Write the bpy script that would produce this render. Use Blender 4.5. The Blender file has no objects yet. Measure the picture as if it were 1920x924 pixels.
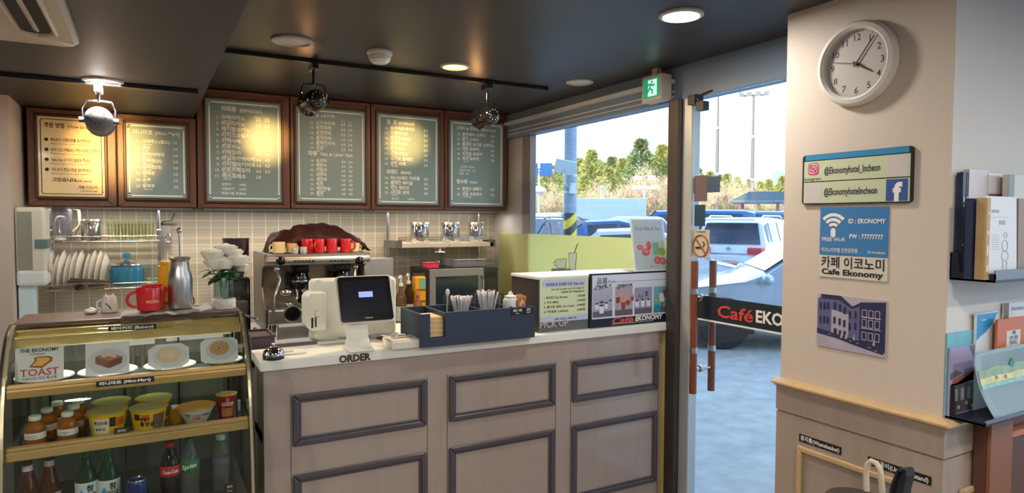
import bpy, bmesh, math, random
from mathutils import Vector, Matrix, Euler
random.seed(7)
C = bpy.context.scene.collection
SC = bpy.context.scene
PI = math.pi
# ------------------------------------------------------------------ camera
F, YAW, PIT, ROL = 1231.948, 0.507068, -0.0410908, -0.0039780
CAM = Vector((0, 0, 1.6))
_f = Vector((math.sin(YAW)*math.cos(PIT), math.cos(YAW)*math.cos(PIT), math.sin(PIT)))
_r = Vector((math.cos(YAW), -math.sin(YAW), 0)); _d = _f.cross(_r)
R2 = math.cos(ROL)*_r + math.sin(ROL)*_d; D2 = -math.sin(ROL)*_r + math.cos(ROL)*_d
cam = bpy.data.objects.new('camera', bpy.data.cameras.new('camera')); C.objects.link(cam)
m = Matrix.Identity(4)
for i in range(3):
    m[i][0] = R2[i]; m[i][1] = -D2[i]; m[i][2] = -_f[i]; m[i][3] = CAM[i]
cam.matrix_world = m
cam.data.sensor_width = 36; cam.data.lens = F/1920*36; cam.data.clip_start = .05; cam.data.clip_end = 2000
SC.camera = cam
# ------------------------------------------------------------------ view, sky, sun
SC.view_settings.view_transform = 'Standard'; SC.view_settings.look = 'None'
SC.view_settings.gamma = 1; SC.view_settings.use_curve_mapping = False
SC.view_settings.exposure = 0.35
SKY = 2.9
SUN = 4.6
w = bpy.data.worlds.new('sky'); SC.world = w; w.use_nodes = True
nt = w.node_tree; nt.nodes.clear()
_o = nt.nodes.new('ShaderNodeOutputWorld'); _b = nt.nodes.new('ShaderNodeBackground'); _b.inputs[1].default_value = SKY
_t = nt.nodes.new('ShaderNodeTexCoord'); _s = nt.nodes.new('ShaderNodeSeparateXYZ'); _c = nt.nodes.new('ShaderNodeValToRGB')
nt.links.new(_t.outputs['Generated'], _s.inputs[0]); nt.links.new(_s.outputs[2], _c.inputs[0])
nt.links.new(_c.outputs[0], _b.inputs[0]); nt.links.new(_b.outputs[0], _o.inputs[0])
_e = _c.color_ramp.elements
_e[0].position = 0.0; _e[0].color = (.80, .88, 1.0, 1); _e[1].position = .75; _e[1].color = (.42, .62, .95, 1)
_x = _e.new(.10); _x.color = (.74, .88, 1.0, 1); _x = _e.new(.22); _x.color = (.62, .80, 1.0, 1)
sl = bpy.data.lights.new('sun', 'SUN'); sl.energy = SUN; sl.angle = .009; sl.color = (1.0, .72, .42)
so = bpy.data.objects.new('sun', sl); C.objects.link(so)
so.rotation_euler = Vector((math.cos(.2)*math.cos(.30), math.cos(.2)*math.sin(.30), -math.sin(.2))).to_track_quat('-Z', 'Y').to_euler()
so.location = (-20, -10, 20)

# ------------------------------------------------------------------ helpers
def ray(px, py): return R2*((px-960)/F) + D2*((py-462)/F) + _f
def on(px, py, ax, val):
    v = ray(px, py); return CAM + v*((val-CAM[ax])/v[ax])
def PX(px, py, x): return on(px, py, 0, x)
def PY(px, py, y): return on(px, py, 1, y)
def PZ(px, py, z): return on(px, py, 2, z)
def PD(px, depth, z=0):
    v = ray(px, 405); v = v/v.dot(_f)*depth; return Vector((v.x, v.y, z))
def lin(v): v /= 255; return v/12.92 if v < .04045 else ((v+.055)/1.055)**2.4
def col(c): return tuple(lin(x) for x in c) + (1,)
_mats = {}
def M(name, c=(200, 200, 200), r=.5, metal=0, nz=.06, ns=12, bump=0, em=0, coat=0, stretch=None, trl=0):
    if name in _mats: return _mats[name]
    ma = bpy.data.materials.new(name); ma.use_nodes = True; n = ma.node_tree; b = n.nodes['Principled BSDF']
    cc = col(c); b.inputs['Base Color'].default_value = cc; b.inputs['Roughness'].default_value = r; b.inputs['Metallic'].default_value = metal
    if coat: b.inputs['Coat Weight'].default_value = coat; b.inputs['Coat Roughness'].default_value = .08
    if nz or bump:
        tc = n.nodes.new('ShaderNodeTexCoord'); mp = n.nodes.new('ShaderNodeMapping'); no = n.nodes.new('ShaderNodeTexNoise')
        n.links.new(tc.outputs['Object'], mp.inputs[0]); n.links.new(mp.outputs[0], no.inputs[0])
        if stretch: mp.inputs['Scale'].default_value = stretch
        no.inputs['Scale'].default_value = ns; no.inputs['Detail'].default_value = 4
        if nz:
            mx = n.nodes.new('ShaderNodeMix'); mx.data_type = 'RGBA'
            mx.inputs[6].default_value = tuple(x*(1-nz*2) for x in cc[:3])+(1,); mx.inputs[7].default_value = tuple(min(1, x*(1+nz*2)) for x in cc[:3])+(1,)
            n.links.new(no.outputs['Fac'], mx.inputs[0]); n.links.new(mx.outputs[2], b.inputs['Base Color'])
        if bump:
            bp = n.nodes.new('ShaderNodeBump'); bp.inputs['Strength'].default_value = bump; bp.inputs['Distance'].default_value = .01
            n.links.new(no.outputs['Fac'], bp.inputs['Height']); n.links.new(bp.outputs[0], b.inputs['Normal'])
    if em:
        b.inputs['Emission Color'].default_value = cc; b.inputs['Emission Strength'].default_value = em
    if trl:
        ot = n.nodes['Material Output']; t = n.nodes.new('ShaderNodeBsdfTranslucent'); t.inputs[0].default_value = cc
        ms = n.nodes.new('ShaderNodeMixShader'); ms.inputs[0].default_value = trl
        n.links.new(b.outputs[0], ms.inputs[1]); n.links.new(t.outputs[0], ms.inputs[2]); n.links.new(ms.outputs[0], ot.inputs[0])
    _mats[name] = ma; return ma
def G(name, tint=(235, 245, 245), r=.03, body=0.0, bc=None, refl=.045):
    """thin glass: tinted transparent + fresnel reflection, with an optional share of diffuse body"""
    if name in _mats: return _mats[name]
    ma = bpy.data.materials.new(name); ma.use_nodes = True; n = ma.node_tree; n.nodes.clear()
    o = n.nodes.new('ShaderNodeOutputMaterial'); t = n.nodes.new('ShaderNodeBsdfTransparent'); t.inputs[0].default_value = col(tint)
    g = n.nodes.new('ShaderNodeBsdfGlossy'); g.inputs['Roughness'].default_value = r
    lw = n.nodes.new('ShaderNodeLayerWeight'); lw.inputs[0].default_value = .5
    pw = n.nodes.new('ShaderNodeMath'); pw.operation = 'POWER'; pw.inputs[1].default_value = 4
    fr = n.nodes.new('ShaderNodeMath'); fr.operation = 'MULTIPLY_ADD'; fr.inputs[1].default_value = .85; fr.inputs[2].default_value = refl; fr.use_clamp = True
    n.links.new(lw.outputs['Facing'], pw.inputs[0]); n.links.new(pw.outputs[0], fr.inputs[0])
    a = t
    if body:
        df = n.nodes.new('ShaderNodeBsdfDiffuse'); df.inputs[0].default_value = col(bc or tint)
        mb = n.nodes.new('ShaderNodeMixShader'); mb.inputs[0].default_value = body
        n.links.new(t.outputs[0], mb.inputs[1]); n.links.new(df.outputs[0], mb.inputs[2]); a = mb
    ms = n.nodes.new('ShaderNodeMixShader')
    n.links.new(fr.outputs[0], ms.inputs[0]); n.links.new(a.outputs[0], ms.inputs[1]); n.links.new(g.outputs[0], ms.inputs[2]); n.links.new(ms.outputs[0], o.inputs[0])
    _mats[name] = ma; return ma
BASE = {}
def frame_of(d):
    d = Vector(d).normalized(); a = Vector((0, 0, 1)) if abs(d.z) < .95 else Vector((1, 0, 0))
    u = a.cross(d).normalized(); return u, d.cross(u), d
_tc = {}
def text_geo(s, bold):
    k = (s, bold)
    if k in _tc: return _tc[k]
    cu = bpy.data.curves.new('t', 'FONT'); cu.body = s; cu.size = 1; cu.resolution_u = 2; cu.offset = bold; cu.fill_mode = 'FRONT'
    o = bpy.data.objects.new('t', cu); me = bpy.data.meshes.new_from_object(o)
    r = ([tuple(v.co[:2]) for v in me.vertices], [tuple(p.vertices) for p in me.polygons])
    bpy.data.objects.remove(o); bpy.data.curves.remove(cu); bpy.data.meshes.remove(me)
    _tc[k] = r; return r
class MB:
    def __init__(s): s.bm = bmesh.new()
    def v(s, p): return s.bm.verts.new(p)
    def face(s, pts):
        try: return s.bm.faces.new([s.v(p) for p in pts])
        except ValueError: pass
    def hexa(s, p):
        vs = [s.v(q) for q in p]
        for f in ((3, 2, 1, 0), (4, 5, 6, 7), (0, 1, 5, 4), (1, 2, 6, 5), (2, 3, 7, 6), (3, 0, 4, 7)): s.bm.faces.new([vs[i] for i in f])
        return s
    def box(s, x0, x1, y0, y1, z0, z1):
        return s.hexa([(x0, y0, z0), (x1, y0, z0), (x1, y1, z0), (x0, y1, z0), (x0, y0, z1), (x1, y0, z1), (x1, y1, z1), (x0, y1, z1)])
    def obox(s, c, sz, rot=(0, 0, 0)):
        R = Euler(rot).to_matrix(); c = Vector(c); h = [x/2 for x in sz]
        return s.hexa([c + R @ Vector((a*h[0], b*h[1], d*h[2])) for d in (-1, 1) for a, b in ((-1, -1), (1, -1), (1, 1), (-1, 1))])
    def ring(s, c, u, v, r, n, r2=None):
        return [s.v(c + u*(r*math.cos(2*PI*i/n)) + v*((r2 or r)*math.sin(2*PI*i/n))) for i in range(n)]
    def bridge(s, a, b):
        n = len(a)
        for i in range(n): s.bm.faces.new((a[i], a[(i+1) % n], b[(i+1) % n], b[i]))
    def cyl(s, p, q, r, r2=None, n=16, cap=True):
        p, q = Vector(p), Vector(q); u, v, d = frame_of(q-p)
        a = s.ring(p, u, v, r, n); b = s.ring(q, u, v, r if r2 is None else r2, n); s.bridge(a, b)
        if cap: s.bm.faces.new(a[::-1]); s.bm.faces.new(b)
        return s
    def lathe(s, c, prof, n=24, axis=(0, 0, 1), cap0=True, cap1=True, sy=1):
        c = Vector(c); u, v, d = frame_of(axis); prev = None
        for i, (r, z) in enumerate(prof):
            k = s.ring(c + d*z, u, v, max(r, .0004), n, max(r, .0004)*sy)
            if prev: s.bridge(prev, k)
            elif cap0: s.bm.faces.new(k[::-1])
            prev = k
        if cap1: s.bm.faces.new(prev)
        return s
    def tube(s, pts, r, n=8, closed=False):
        pts = [Vector(p) for p in pts]; rs = []; N = len(pts); u = None
        for i, p in enumerate(pts):
            if closed: t = pts[(i+1) % N]-pts[i-1]
            else: t = pts[min(i+1, N-1)]-pts[max(i-1, 0)]
            t.normalize()
            if u is None: u = frame_of(t)[0]
            else: u = (u - t*u.dot(t)).normalized()
            rr = r[i] if isinstance(r, (list, tuple)) else r
            rs.append(s.ring(p, u, t.cross(u), rr, n))
        for a, b in zip(rs, rs[1:]): s.bridge(a, b)
        if closed: s.bridge(rs[-1], rs[0])
        else: s.bm.faces.new(rs[0][::-1]); s.bm.faces.new(rs[-1])
        return s
    def prism(s, pts, o, u, v, t):
        """2-D outline in plane (u,v) at o, thickened by vector t"""
        o, u, v, t = Vector(o), Vector(u), Vector(v), Vector(t)
        a = [s.v(o+u*x+v*y) for x, y in pts]; b = [s.v(o+u*x+v*y+t) for x, y in pts]
        s.bm.faces.new(a[::-1]); s.bm.faces.new(b); s.bridge(a, b); return s
    def ball(s, c, r, n=12, sc=(1, 1, 1)):
        mt = Matrix.Translation(c) @ Matrix.Diagonal((r*sc[0], r*sc[1], r*sc[2], 1))
        bmesh.ops.create_uvsphere(s.bm, u_segments=n, v_segments=max(6, n*2//3), radius=1, matrix=mt); return s
    def frame(s, o, u, v, t, W, H, b, b2=None):
        """rectangular picture-frame W x H with border b, thickness vector t"""
        b2 = b2 or b; o, u, v, t = Vector(o), Vector(u), Vector(v), Vector(t)
        for pts in (((0, 0), (W, 0), (W-b, b2), (b, b2)), ((W, 0), (W, H), (W-b, H-b2), (W-b, b2)), ((W, H), (0, H), (b, H-b2), (W-b, H-b2)), ((0, H), (0, 0), (b, b2), (b, H-b2))):
            s.prism(pts, o, u, v, t)
        return s
    def text(s, body, o, u, v, size, align='l', bold=.0, width=None, ext=None, slant=0):
        vs, fs = text_geo(body, bold)
        if not vs: return s
        o, u, v = Vector(o), Vector(u), Vector(v)
        x0 = min(p[0] for p in vs); x1 = max(p[0] for p in vs); k = size/.73; kx = k
        if width: kx = width/(x1-x0)
        ax = {'l': x0, 'c': (x0+x1)/2, 'r': x1}[align]
        def mk(off): return [s.v(o + u*((p[0]-ax)*kx+slant*p[1]*k) + v*(p[1]*k) + off) for p in vs]
        a = mk(Vector((0, 0, 0)))
        if ext is None:
            for f in fs:
                try: s.bm.faces.new([a[i] for i in f])
                except ValueError: pass
        else:
            b = mk(Vector(ext)); cnt = {}
            for f in fs:
                for i in range(len(f)):
                    e = (f[i], f[(i+1) % len(f)]); cnt[e] = 1
                for q in (a, b):
                    try: s.bm.faces.new([q[i] for i in f])
                    except ValueError: pass
            for (i, j) in cnt:
                if (j, i) not in cnt:
                    try: s.bm.faces.new((a[i], a[j], b[j], b[i]))
                    except ValueError: pass
        return s
    def xf(s, mat): bmesh.ops.transform(s.bm, matrix=mat, verts=s.bm.verts[:]); return s
    def build(s, name, mat, parent=None, smooth=False, bevel=0, sub=0, seg=2, flat=False):
        if parent is None:
            cs = [v.co for v in s.bm.verts]
            o = Vector(((min(c.x for c in cs)+max(c.x for c in cs))/2, (min(c.y for c in cs)+max(c.y for c in cs))/2, min(c.z for c in cs)))
        else: o = BASE.get(parent.name, Vector())
        bmesh.ops.translate(s.bm, vec=-o, verts=s.bm.verts[:])
        if not flat: bmesh.ops.recalc_face_normals(s.bm, faces=s.bm.faces[:])
        me = bpy.data.meshes.new(name); s.bm.to_mesh(me); s.bm.free(); me.materials.append(mat)
        ob = bpy.data.objects.new(name, me); C.objects.link(ob)
        BASE[ob.name] = o
        if parent: ob.parent = parent
        else: ob.location = o
        if smooth:
            for p in me.polygons: p.use_smooth = True
            if smooth != 2: me.set_sharp_from_angle(angle=math.radians(40))
        if bevel:
            b = ob.modifiers.new('bevel', 'BEVEL'); b.width = bevel; b.segments = seg; b.limit_method = 'ANGLE'
        if sub:
            b = ob.modifiers.new('subdivision', 'SUBSURF'); b.levels = b.render_levels = sub
        return ob
def tag(o, label, cat, group=None, kind=None):
    o['label'] = label; o['category'] = cat
    if group: o['group'] = group
    if kind: o['kind'] = kind
    return o
def T(name, label, cat, loc=(0, 0, 0), rz=0, group=None, world=True, rot=None):
    """an Empty at a thing's base; world=True: its parts are given in world coordinates"""
    o = bpy.data.objects.new(name, None); C.objects.link(o); o.empty_display_size = .05
    o.location = loc; o.rotation_euler = rot or (0, 0, rz); BASE[o.name] = Vector(loc) if world else Vector()
    return tag(o, label, cat, group)
def S(o): o['kind'] = 'structure'; return o
def dup(root, loc, label=None, rz=None, sc=None):
    def cp(o, par):
        c = o.copy(); C.objects.link(c); c.parent = par
        for ch in list(o.children): cp(ch, c)
        return c
    r = cp(root, None); r.location = loc
    if label: r['label'] = label
    if rz is not None: r.rotation_euler = (0, 0, rz)
    if sc: r.scale = sc
    return r
X_, Y_, Z_ = Vector((1, 0, 0)), Vector((0, 1, 0)), Vector((0, 0, 1))

# common materials
white = M('white_plastic', (226, 226, 220), .4, nz=.02)
chrome = M('chrome', (210, 210, 212), .18, 1, nz=.02)
steel = M('brushed_steel', (190, 190, 190), .32, 1, nz=.05, ns=60, stretch=(1, 1, .05))
black = M('black_plastic', (22, 22, 24), .4, nz=.03)
ink = M('black_ink', (20, 20, 22), .6, nz=0)
pale = M('white_print', (240, 240, 235), .6, nz=0)
paper = M('white_paper', (232, 232, 232), .6, nz=.015)
ceramic = M('white_ceramic', (228, 226, 218), .2, nz=.02, coat=.4)
red = M('red_glaze', (200, 28, 34), .25, nz=.04, coat=.5)
glass = G('clear_glass', (228, 238, 238))
pane_m = G('window_glass', (244, 250, 252))
# ================================================================== STRUCTURE
ZC, ZS, XW, YB = 2.42, 2.225, 2.518, 4.9
XP, YN = 2.25, 1.165
ceil_m = M('ceiling_paint', (52, 49, 52), .38, nz=.1, ns=3)
soff_m = M('soffit_paint', (54, 50, 53), .5, nz=.06, ns=3)
wall_m = M('warm_wall_paint', (212, 200, 188), .6, nz=.02, bump=.02, ns=80)
wall2_m = M('grey_wall_paint', (205, 200, 196), .65, nz=.02)
ext_m = M('exterior_render', (150, 150, 150), .8)
frame_m = M('window_frame_paint', (140, 132, 134), .5, nz=.08, stretch=(1, 1, .1))
head_m = M('header_paint', (122, 140, 162), .35, nz=.08, stretch=(1, .05, 1))
trim_m = M('header_trim_metal', (206, 208, 214), .4, .1, nz=.05)
floor_m = M('floor_tile', (150, 135, 120), .4, nz=.08)
ground_m = M('icy_asphalt', (164, 162, 158), .7, nz=.22, ns=5, bump=.3)
def tile_mat():
    ma = bpy.data.materials.new('strip_tile'); ma.use_nodes = True; n = ma.node_tree; b = n.nodes['Principled BSDF']
    tc = n.nodes.new('ShaderNodeTexCoord'); s = n.nodes.new('ShaderNodeSeparateXYZ'); c = n.nodes.new('ShaderNodeCombineXYZ')
    n.links.new(tc.outputs['Object'], s.inputs[0]); n.links.new(s.outputs[0], c.inputs[0]); n.links.new(s.outputs[2], c.inputs[1])
    def mth(op, a_, b_=None):
        q = n.nodes.new('ShaderNodeMath'); q.operation = op
        for i_, v_ in enumerate((a_, b_)):
            if v_ is None: continue
            if isinstance(v_, (int, float)): q.inputs[i_].default_value = v_
            else: n.links.new(v_, q.inputs[i_])
        return q.outputs[0]
    fx = mth('FRACT', mth('DIVIDE', s.outputs[0], .088)); fz = mth('FRACT', mth('DIVIDE', s.outputs[2], .0235))
    gv = mth('LESS_THAN', fx, .035); gh = mth('LESS_THAN', fz, .07)
    wn_ = n.nodes.new('ShaderNodeTexWhiteNoise'); wn_.noise_dimensions = '2D'; cb = n.nodes.new('ShaderNodeCombineXYZ')
    n.links.new(mth('FLOOR', mth('DIVIDE', s.outputs[2], .0235)), cb.inputs[0]); n.links.new(mth('FLOOR', mth('DIVIDE', s.outputs[0], 1.7)), cb.inputs[1]); n.links.new(cb.outputs[0], wn_.inputs['Vector'])
    def mix(fac, a_, b_):
        q = n.nodes.new('ShaderNodeMix'); q.data_type = 'RGBA'; n.links.new(fac, q.inputs[0])
        for i_, v_ in ((6, a_), (7, b_)):
            if isinstance(v_, tuple): q.inputs[i_].default_value = col(v_)
            else: n.links.new(v_, q.inputs[i_])
        return q.outputs[2]
    c1 = mix(wn_.outputs['Value'], (170, 163, 147), (196, 189, 172)); c2 = mix(gh, c1, (140, 134, 122)); c3 = mix(gv, c2, (240, 236, 224))
    n.links.new(c3, b.inputs['Base Color']); b.inputs['Roughness'].default_value = .25
    return ma
tile_m = tile_mat()
def slab(name, mat, *b): return S(MB().box(*b).build(name, mat))
slab('floor', floor_m, -3.5, XW, -4, YB, -.05, 0)
slab('floor_side', floor_m, XW, 4.2, -4, YN, -.05, 0)
slab('ceiling', ceil_m, .265, XW+.08, -4, YB+.2, ZC, 2.75)
slab('ceiling_side', ceil_m, XW+.08, 4.4, -4.2, YN+.62, ZC, 2.75)
slab('ceiling_lower', soff_m, -3.7, .265, -4.2, YB+.2, ZS, 2.75)
slab('wall_back', tile_m, -.61, XW+.08, YB, YB+.2, -.05, ZC)
slab('wall_left_front', M('beige_wall_paint', (196, 186, 176), .6, nz=.02), -3.5, -.61, 4.22, YB, 0, ZS)
slab('wall_left', wall2_m, -3.7, -3.5, -4.2, YB, -.05, ZS)
slab('wall_rear', wall2_m, -3.5, 4.4, -4.2, -4, -.05, 2.75)
# side wall with its own window, behind and right of the camera
sw = MB(); sw.box(4.2, 4.4, -4.2, -3.6, -.05, ZC); sw.box(4.2, 4.4, .95, YN, -.05, ZC); sw.box(4.2, 4.4, -3.6, .95, -.05, .3); sw.box(4.2, 4.4, -3.6, .95, 2.35, ZC)
S(sw.build('wall_right_side', wall2_m))
w2 = MB(); w2.frame((4.28, -3.6, .3), Y_, Z_, (.06, 0, 0), 4.55, 2.05, .05)
w2 = S(w2.build('window_2', frame_m)); MB().box(4.305, 4.31, -3.56, .91, .34, 2.31).build('pane', pane_m, w2)
# upper storeys of the building this cafe stands in
ub = MB(); ub.box(-12, XW+.08, YN, 14, 2.752, 13); ub.box(-12, 4.4, -12, YN, 2.752, 13); ub.box(-12, XW+.08, YB+.2, 14, -.05, 2.752)
S(ub.build('wall_exterior', ext_m))
slab('ground', ground_m, -60, 420, -120, 320, -.25, -.06)
# ---- window wall
hb = MB(); hb.box(2.50, 2.60, YN+.63, YB, 2.24, ZC); S(hb.build('wall_window_header', head_m))
for k, (z0, z1, x0) in enumerate(((2.335, 2.357, 2.462), (2.29, 2.297, 2.492), (2.262, 2.268, 2.494))):
    slab('trim_%d' % (k+1), trim_m, x0, 2.50, 2.70, 4.575, z0, z1)
slab('wall_window_sill', frame_m, 2.52, 2.60, 2.707, YB, -.05, 1.0)
slab('wall_window_corner', M('grey_panel', (196, 196, 198), .5), 2.55, 2.60, 4.42, YB, 1.0, 2.24)
win = T('window_1', 'large fixed shop window beside the counter', 'window', (2.53, 3.5, 1.0)); del win['category']; S(win)
MB().box(2.545, 2.60, 4.306, 4.425, 1.0, 2.24).build('post', frame_m, win, bevel=.004)
jb = MB(); jb.box(2.46, 2.58, 2.628, 2.705, -.04, 2.24); jb.build('jamb', M('bronze_aluminium', (78, 70, 68), .4, .3), win, bevel=.003)
MB().box(2.580, 2.588, 2.705, 4.31, 1.0, 2.24).build('pane', pane_m, win)
film_m = M('yellow_film', (232, 234, 186), .5, nz=.015, trl=.6)
MB().box(2.534, 2.542, 2.708, 4.78, 1.0, 1.492).build('lower_yellow_panel', film_m, win)
MB().box(2.475, 2.498, 2.712, 2.75, 0, 1.0).build('yellow_edge_strip', M('yellow_strip', (236, 216, 120), .5), win)
# cup-shaped stickers on the yellow panel
def on_film(px, py): p = PX(px, py, 2.532); return p
stk = MB()
for poly in (((1042, 486), (1062, 485), (1061, 500), (1057, 503), (1047, 503), (1043, 500)), ((1066, 474), (1081, 474), (1079, 505), (1068, 505))):
    stk.face([on_film(*q) for q in poly])
stk.build('cup_sticker', M('pale_blue_print', (196, 222, 226), .5, nz=0), win, flat=True)
ln = MB()
for poly in (((1042, 486), (1062, 485), (1061, 500), (1057, 503), (1047, 503), (1043, 500)), ((1066, 474), (1081, 474), (1079, 505), (1068, 505))):
    ln.tube([on_film(*q) for q in poly], .002, 5, True)
ln.tube([on_film(*q) for q in ((1042, 489), (1038, 492), (1039, 497), (1043, 498))], .002, 5)
ln.tube([on_film(*q) for q in ((1077, 474), (1081, 462), (1083, 457))], .003, 5)
ln.build('cup_sticker_outline', M('grey_outline', (70, 82, 84), .5, nz=0), win)
s2 = MB(); s2.face([on_film(*q) for q in ((1034, 503), (1072, 503), (1072, 511), (1034, 511))]); s2.build('grey_sticker', M('grey_print', (120, 136, 140), .5, nz=0), win, flat=True)

# ---- glass door
dr = T('door_1', 'frameless glass entrance door with a dark band', 'door', (2.52, 2.1, 0)); del dr['category']; S(dr)
dgl = MB(); dgl.box(2.514, 2.526, 1.62, 2.60, .02, 2.235); dgl.build('glass_leaf', pane_m, dr)
alu = M('satin_aluminium', (200, 206, 206), .35, .5, nz=.02)
MB().box(2.49, 2.55, 2.556, 2.626, 0, 2.24).build('edge_stile', alu, dr, bevel=.004)
MB().box(2.505, 2.535, 1.62, 2.55, 0, .09).build('bottom_rail', alu, dr)
band_m = M('band_vinyl', (30, 42, 50), .4, nz=.02)
MB().box(2.508, 2.513, 1.70, 2.66, 1.092, 1.212).build('name_band', band_m, dr)
be = MB(); be.box(2.507, 2.513, 1.70, 2.66, 1.082, 1.090); be.build('band_edge', pale, dr)
u = Vector((0, -1, 0))
t = MB(); p = PX(1344, 593, 2.506); t.text('Caf\u00e9', p, u, Z_, .062, bold=.02, width=.225, slant=.12); t.build('red_lettering', M('red_print', (214, 70, 62), .5, nz=0), dr, flat=True)
t = MB(); p = PX(1417, 603, 2.506); p.z = 1.122; t.text('EKONOMY', p, u, Z_, .058, bold=.03, width=.40); t.build('white_lettering', pale, dr, flat=True)
hw = M('handle_wood', (126, 66, 40), .35, nz=.15, ns=30, stretch=(1, 1, .08), coat=.3)
for hx in (2.455, 2.585):
    y = PX(1301, 600, 2.455).y
    h = MB().cyl((hx, y, .705), (hx, y, 1.39), .019, n=20).build('handle', hw, dr, smooth=True)
    b = MB()
    for z in (.93, 1.235): b.cyl((hx, y, z-.014), (hx, y, z+.014), .0205, n=20)
    b.build('band', chrome, h, smooth=True)
b = MB(); y = PX(1301, 600, 2.455).y
for z in (.83, 1.20): b.cyl((2.455, y, z), (2.585, y, z), .010, n=12); b.cyl((2.497, y, z), (2.511, y, z), .018, n=16)
b.build('handle_bolt', chrome, dr, smooth=True)
def sticker(name, q0, q1, mat, x=2.511):
    a, c = PX(*q0, x), PX(*q1, x)
    return MB().box(x-.002, x, c.y, a.y, c.z, a.z).build(name, mat, dr)
sticker('door_sticker', (1303, 330), (1326, 377), M('brown_sticker', (112, 92, 96), .5), 2.5105)
sticker('door_sticker', (1279, 335), (1350, 360), M('slate_sticker', (64, 88, 108), .5))
sticker('door_sticker', (1303, 384), (1322, 424), M('navy_sticker', (34, 66, 88), .5))
ns = sticker('no_smoking_notice', (1297, 430), (1330, 483), M('beige_sticker', (200, 190, 172), .5))
c0 = PX(1313.5, 461, 2.507); q = MB()
R_ = .052
q.tube([c0 + Vector((0, R_*math.cos(a), R_*1.1*math.sin(a))) for a in [i*2*PI/28 for i in range(28)]], .0045, 5, True)
q.tube([c0 + Vector((0, R_*.7, R_*.75)), c0 - Vector((0, R_*.7, R_*.75))], .0045, 5)
q.build('prohibition_ring', M('ochre_print', (150, 104, 70), .5, nz=0), ns)
q = MB(); q.box(2.504, 2.508, c0.y-.012, c0.y+.034, c0.z-.014, c0.z-.005); q.tube([c0+Vector((0, -.02, -.005)), c0+Vector((0, -.026, .012)), c0+Vector((0, -.014, .022))], .003, 5)
q.text('NO SMOKING', c0+Vector((-.001, 0, .07)), u, Z_, .008, 'c', .02); q.build('cigarette_mark', ink, ns)
cl = MB(); cl.box(2.44, 2.50, 2.49, 2.54, 2.19, 2.24); cl.tube([(2.47, 2.50, 2.2), (2.40, 2.44, 2.21), (2.43, 2.36, 2.235)], .006, 8); cl.box(2.43, 2.47, 2.42, 2.47, 2.15, 2.195)
o = cl.build('door_closer', M('dark_metal', (50, 50, 54), .4, .5)); tag(o, 'small dark closer fixed at the door header above the glass', 'door closer')

# ---- pillar and its wainscot
pl = MB(); pl.box(XP, 2.72, YN, 1.79, 0, ZC); S(pl.build('wall_right_pillar', wall_m))
slab('wall_right', M('cool_wall_paint', (222, 218, 214), .6, nz=.02), XP+.004, 4.2, YN-.0, 1.60, 0, ZC).location.y -= .0015
oak_g = M('greyed_oak', (168, 152, 140), .55, nz=.12, ns=14, stretch=(1, 1, .12), bump=.05)
oak_t = M('tan_oak_trim', (200, 170, 128), .45, nz=.1, ns=14)
wn = MB(); wn.box(XP-.014, 2.72, YN-.014, 1.795, 0, .826); wn.box(XP-.018, 2.72, YN-.018, 1.795, .834, .94); wn.box(XP-.008, 2.72, YN-.008, 1.793, .8, .9)
S(wn.build('baseboard_pillar_wainscot', oak_g))
rl = MB()
prof = [(0, 0), (.018, .0), (.024, .006), (.044, .014), (.044, .021), (.024, .029), (0, .032)]
for (a, b_) in (((XP, 1.80), (XP, YN)), ((XP, YN), (4.2, YN))):
    pass
def rail_ring(x, y, ox, oy): return [rl.v((x+ox*d, y+oy*d, .930+h)) for d, h in prof]
rings = [rail_ring(XP, 1.80, -1, 0), rail_ring(XP, YN, -1, -1), rail_ring(2.72, YN, 0, -1)]
for a, b_ in zip(rings, rings[1:]):
    for i in range(len(prof)-1): rl.bm.faces.new((a[i], a[i+1], b_[i+1], b_[i]))
S(rl.build('trim_4', oak_t))
fr = MB(); fr.frame((XP-.014, 1.688, .20), (0, -1, 0), Z_, (-.014, 0, 0), .42, .516, .022); S(fr.build('trim_5', oak_t, bevel=.005))
fr = MB(); fr.frame((2.33, YN-.014, .20), X_, Z_, (0, -.014, 0), .34, .516, .022); S(fr.build('trim_6', oak_t, bevel=.005))

# ================================================================== CEILING FITTINGS
lit_w = M('lit_diffuser_white', (255, 246, 235), .5, nz=0, em=14)
lit_a = M('lit_diffuser_amber', (255, 190, 100), .5, nz=0, em=14)
off_m = M('unlit_diffuser', (205, 202, 196), .5, nz=.02)
ring_m = M('downlight_ring', (196, 192, 186), .45)
def downlight(x, y, z, r, label, on_=None, power=0, colr=(1, .9, .78)):
    t = T('ceiling_downlight', label, 'ceiling light', (x, y, z), group='ceiling downlights')
    MB().lathe((x, y, z), [(r*.80, -.002), (r*.84, -.012), (r, -.008), (r*1.02, 0), (r*1.0, .004)], 40, cap0=False, cap1=False).build('trim_ring', ring_m, t, smooth=True)
    MB().cyl((x, y, z-.003), (x, y, z+.001), r*.82, n=40).build('diffuser', on_ or off_m, t)
    if power:
        l = bpy.data.lights.new('downlight_lamp', 'AREA'); l.shape = 'DISK'; l.size = r*1.6; l.energy = power; l.color = colr
        lo = bpy.data.objects.new('downlight_lamp', l); C.objects.link(lo); lo.location = (0, 0, -.016); lo.parent = t
    return t
WARM = (1, .72, .42)
NEU = (1, .92, .82)
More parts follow.
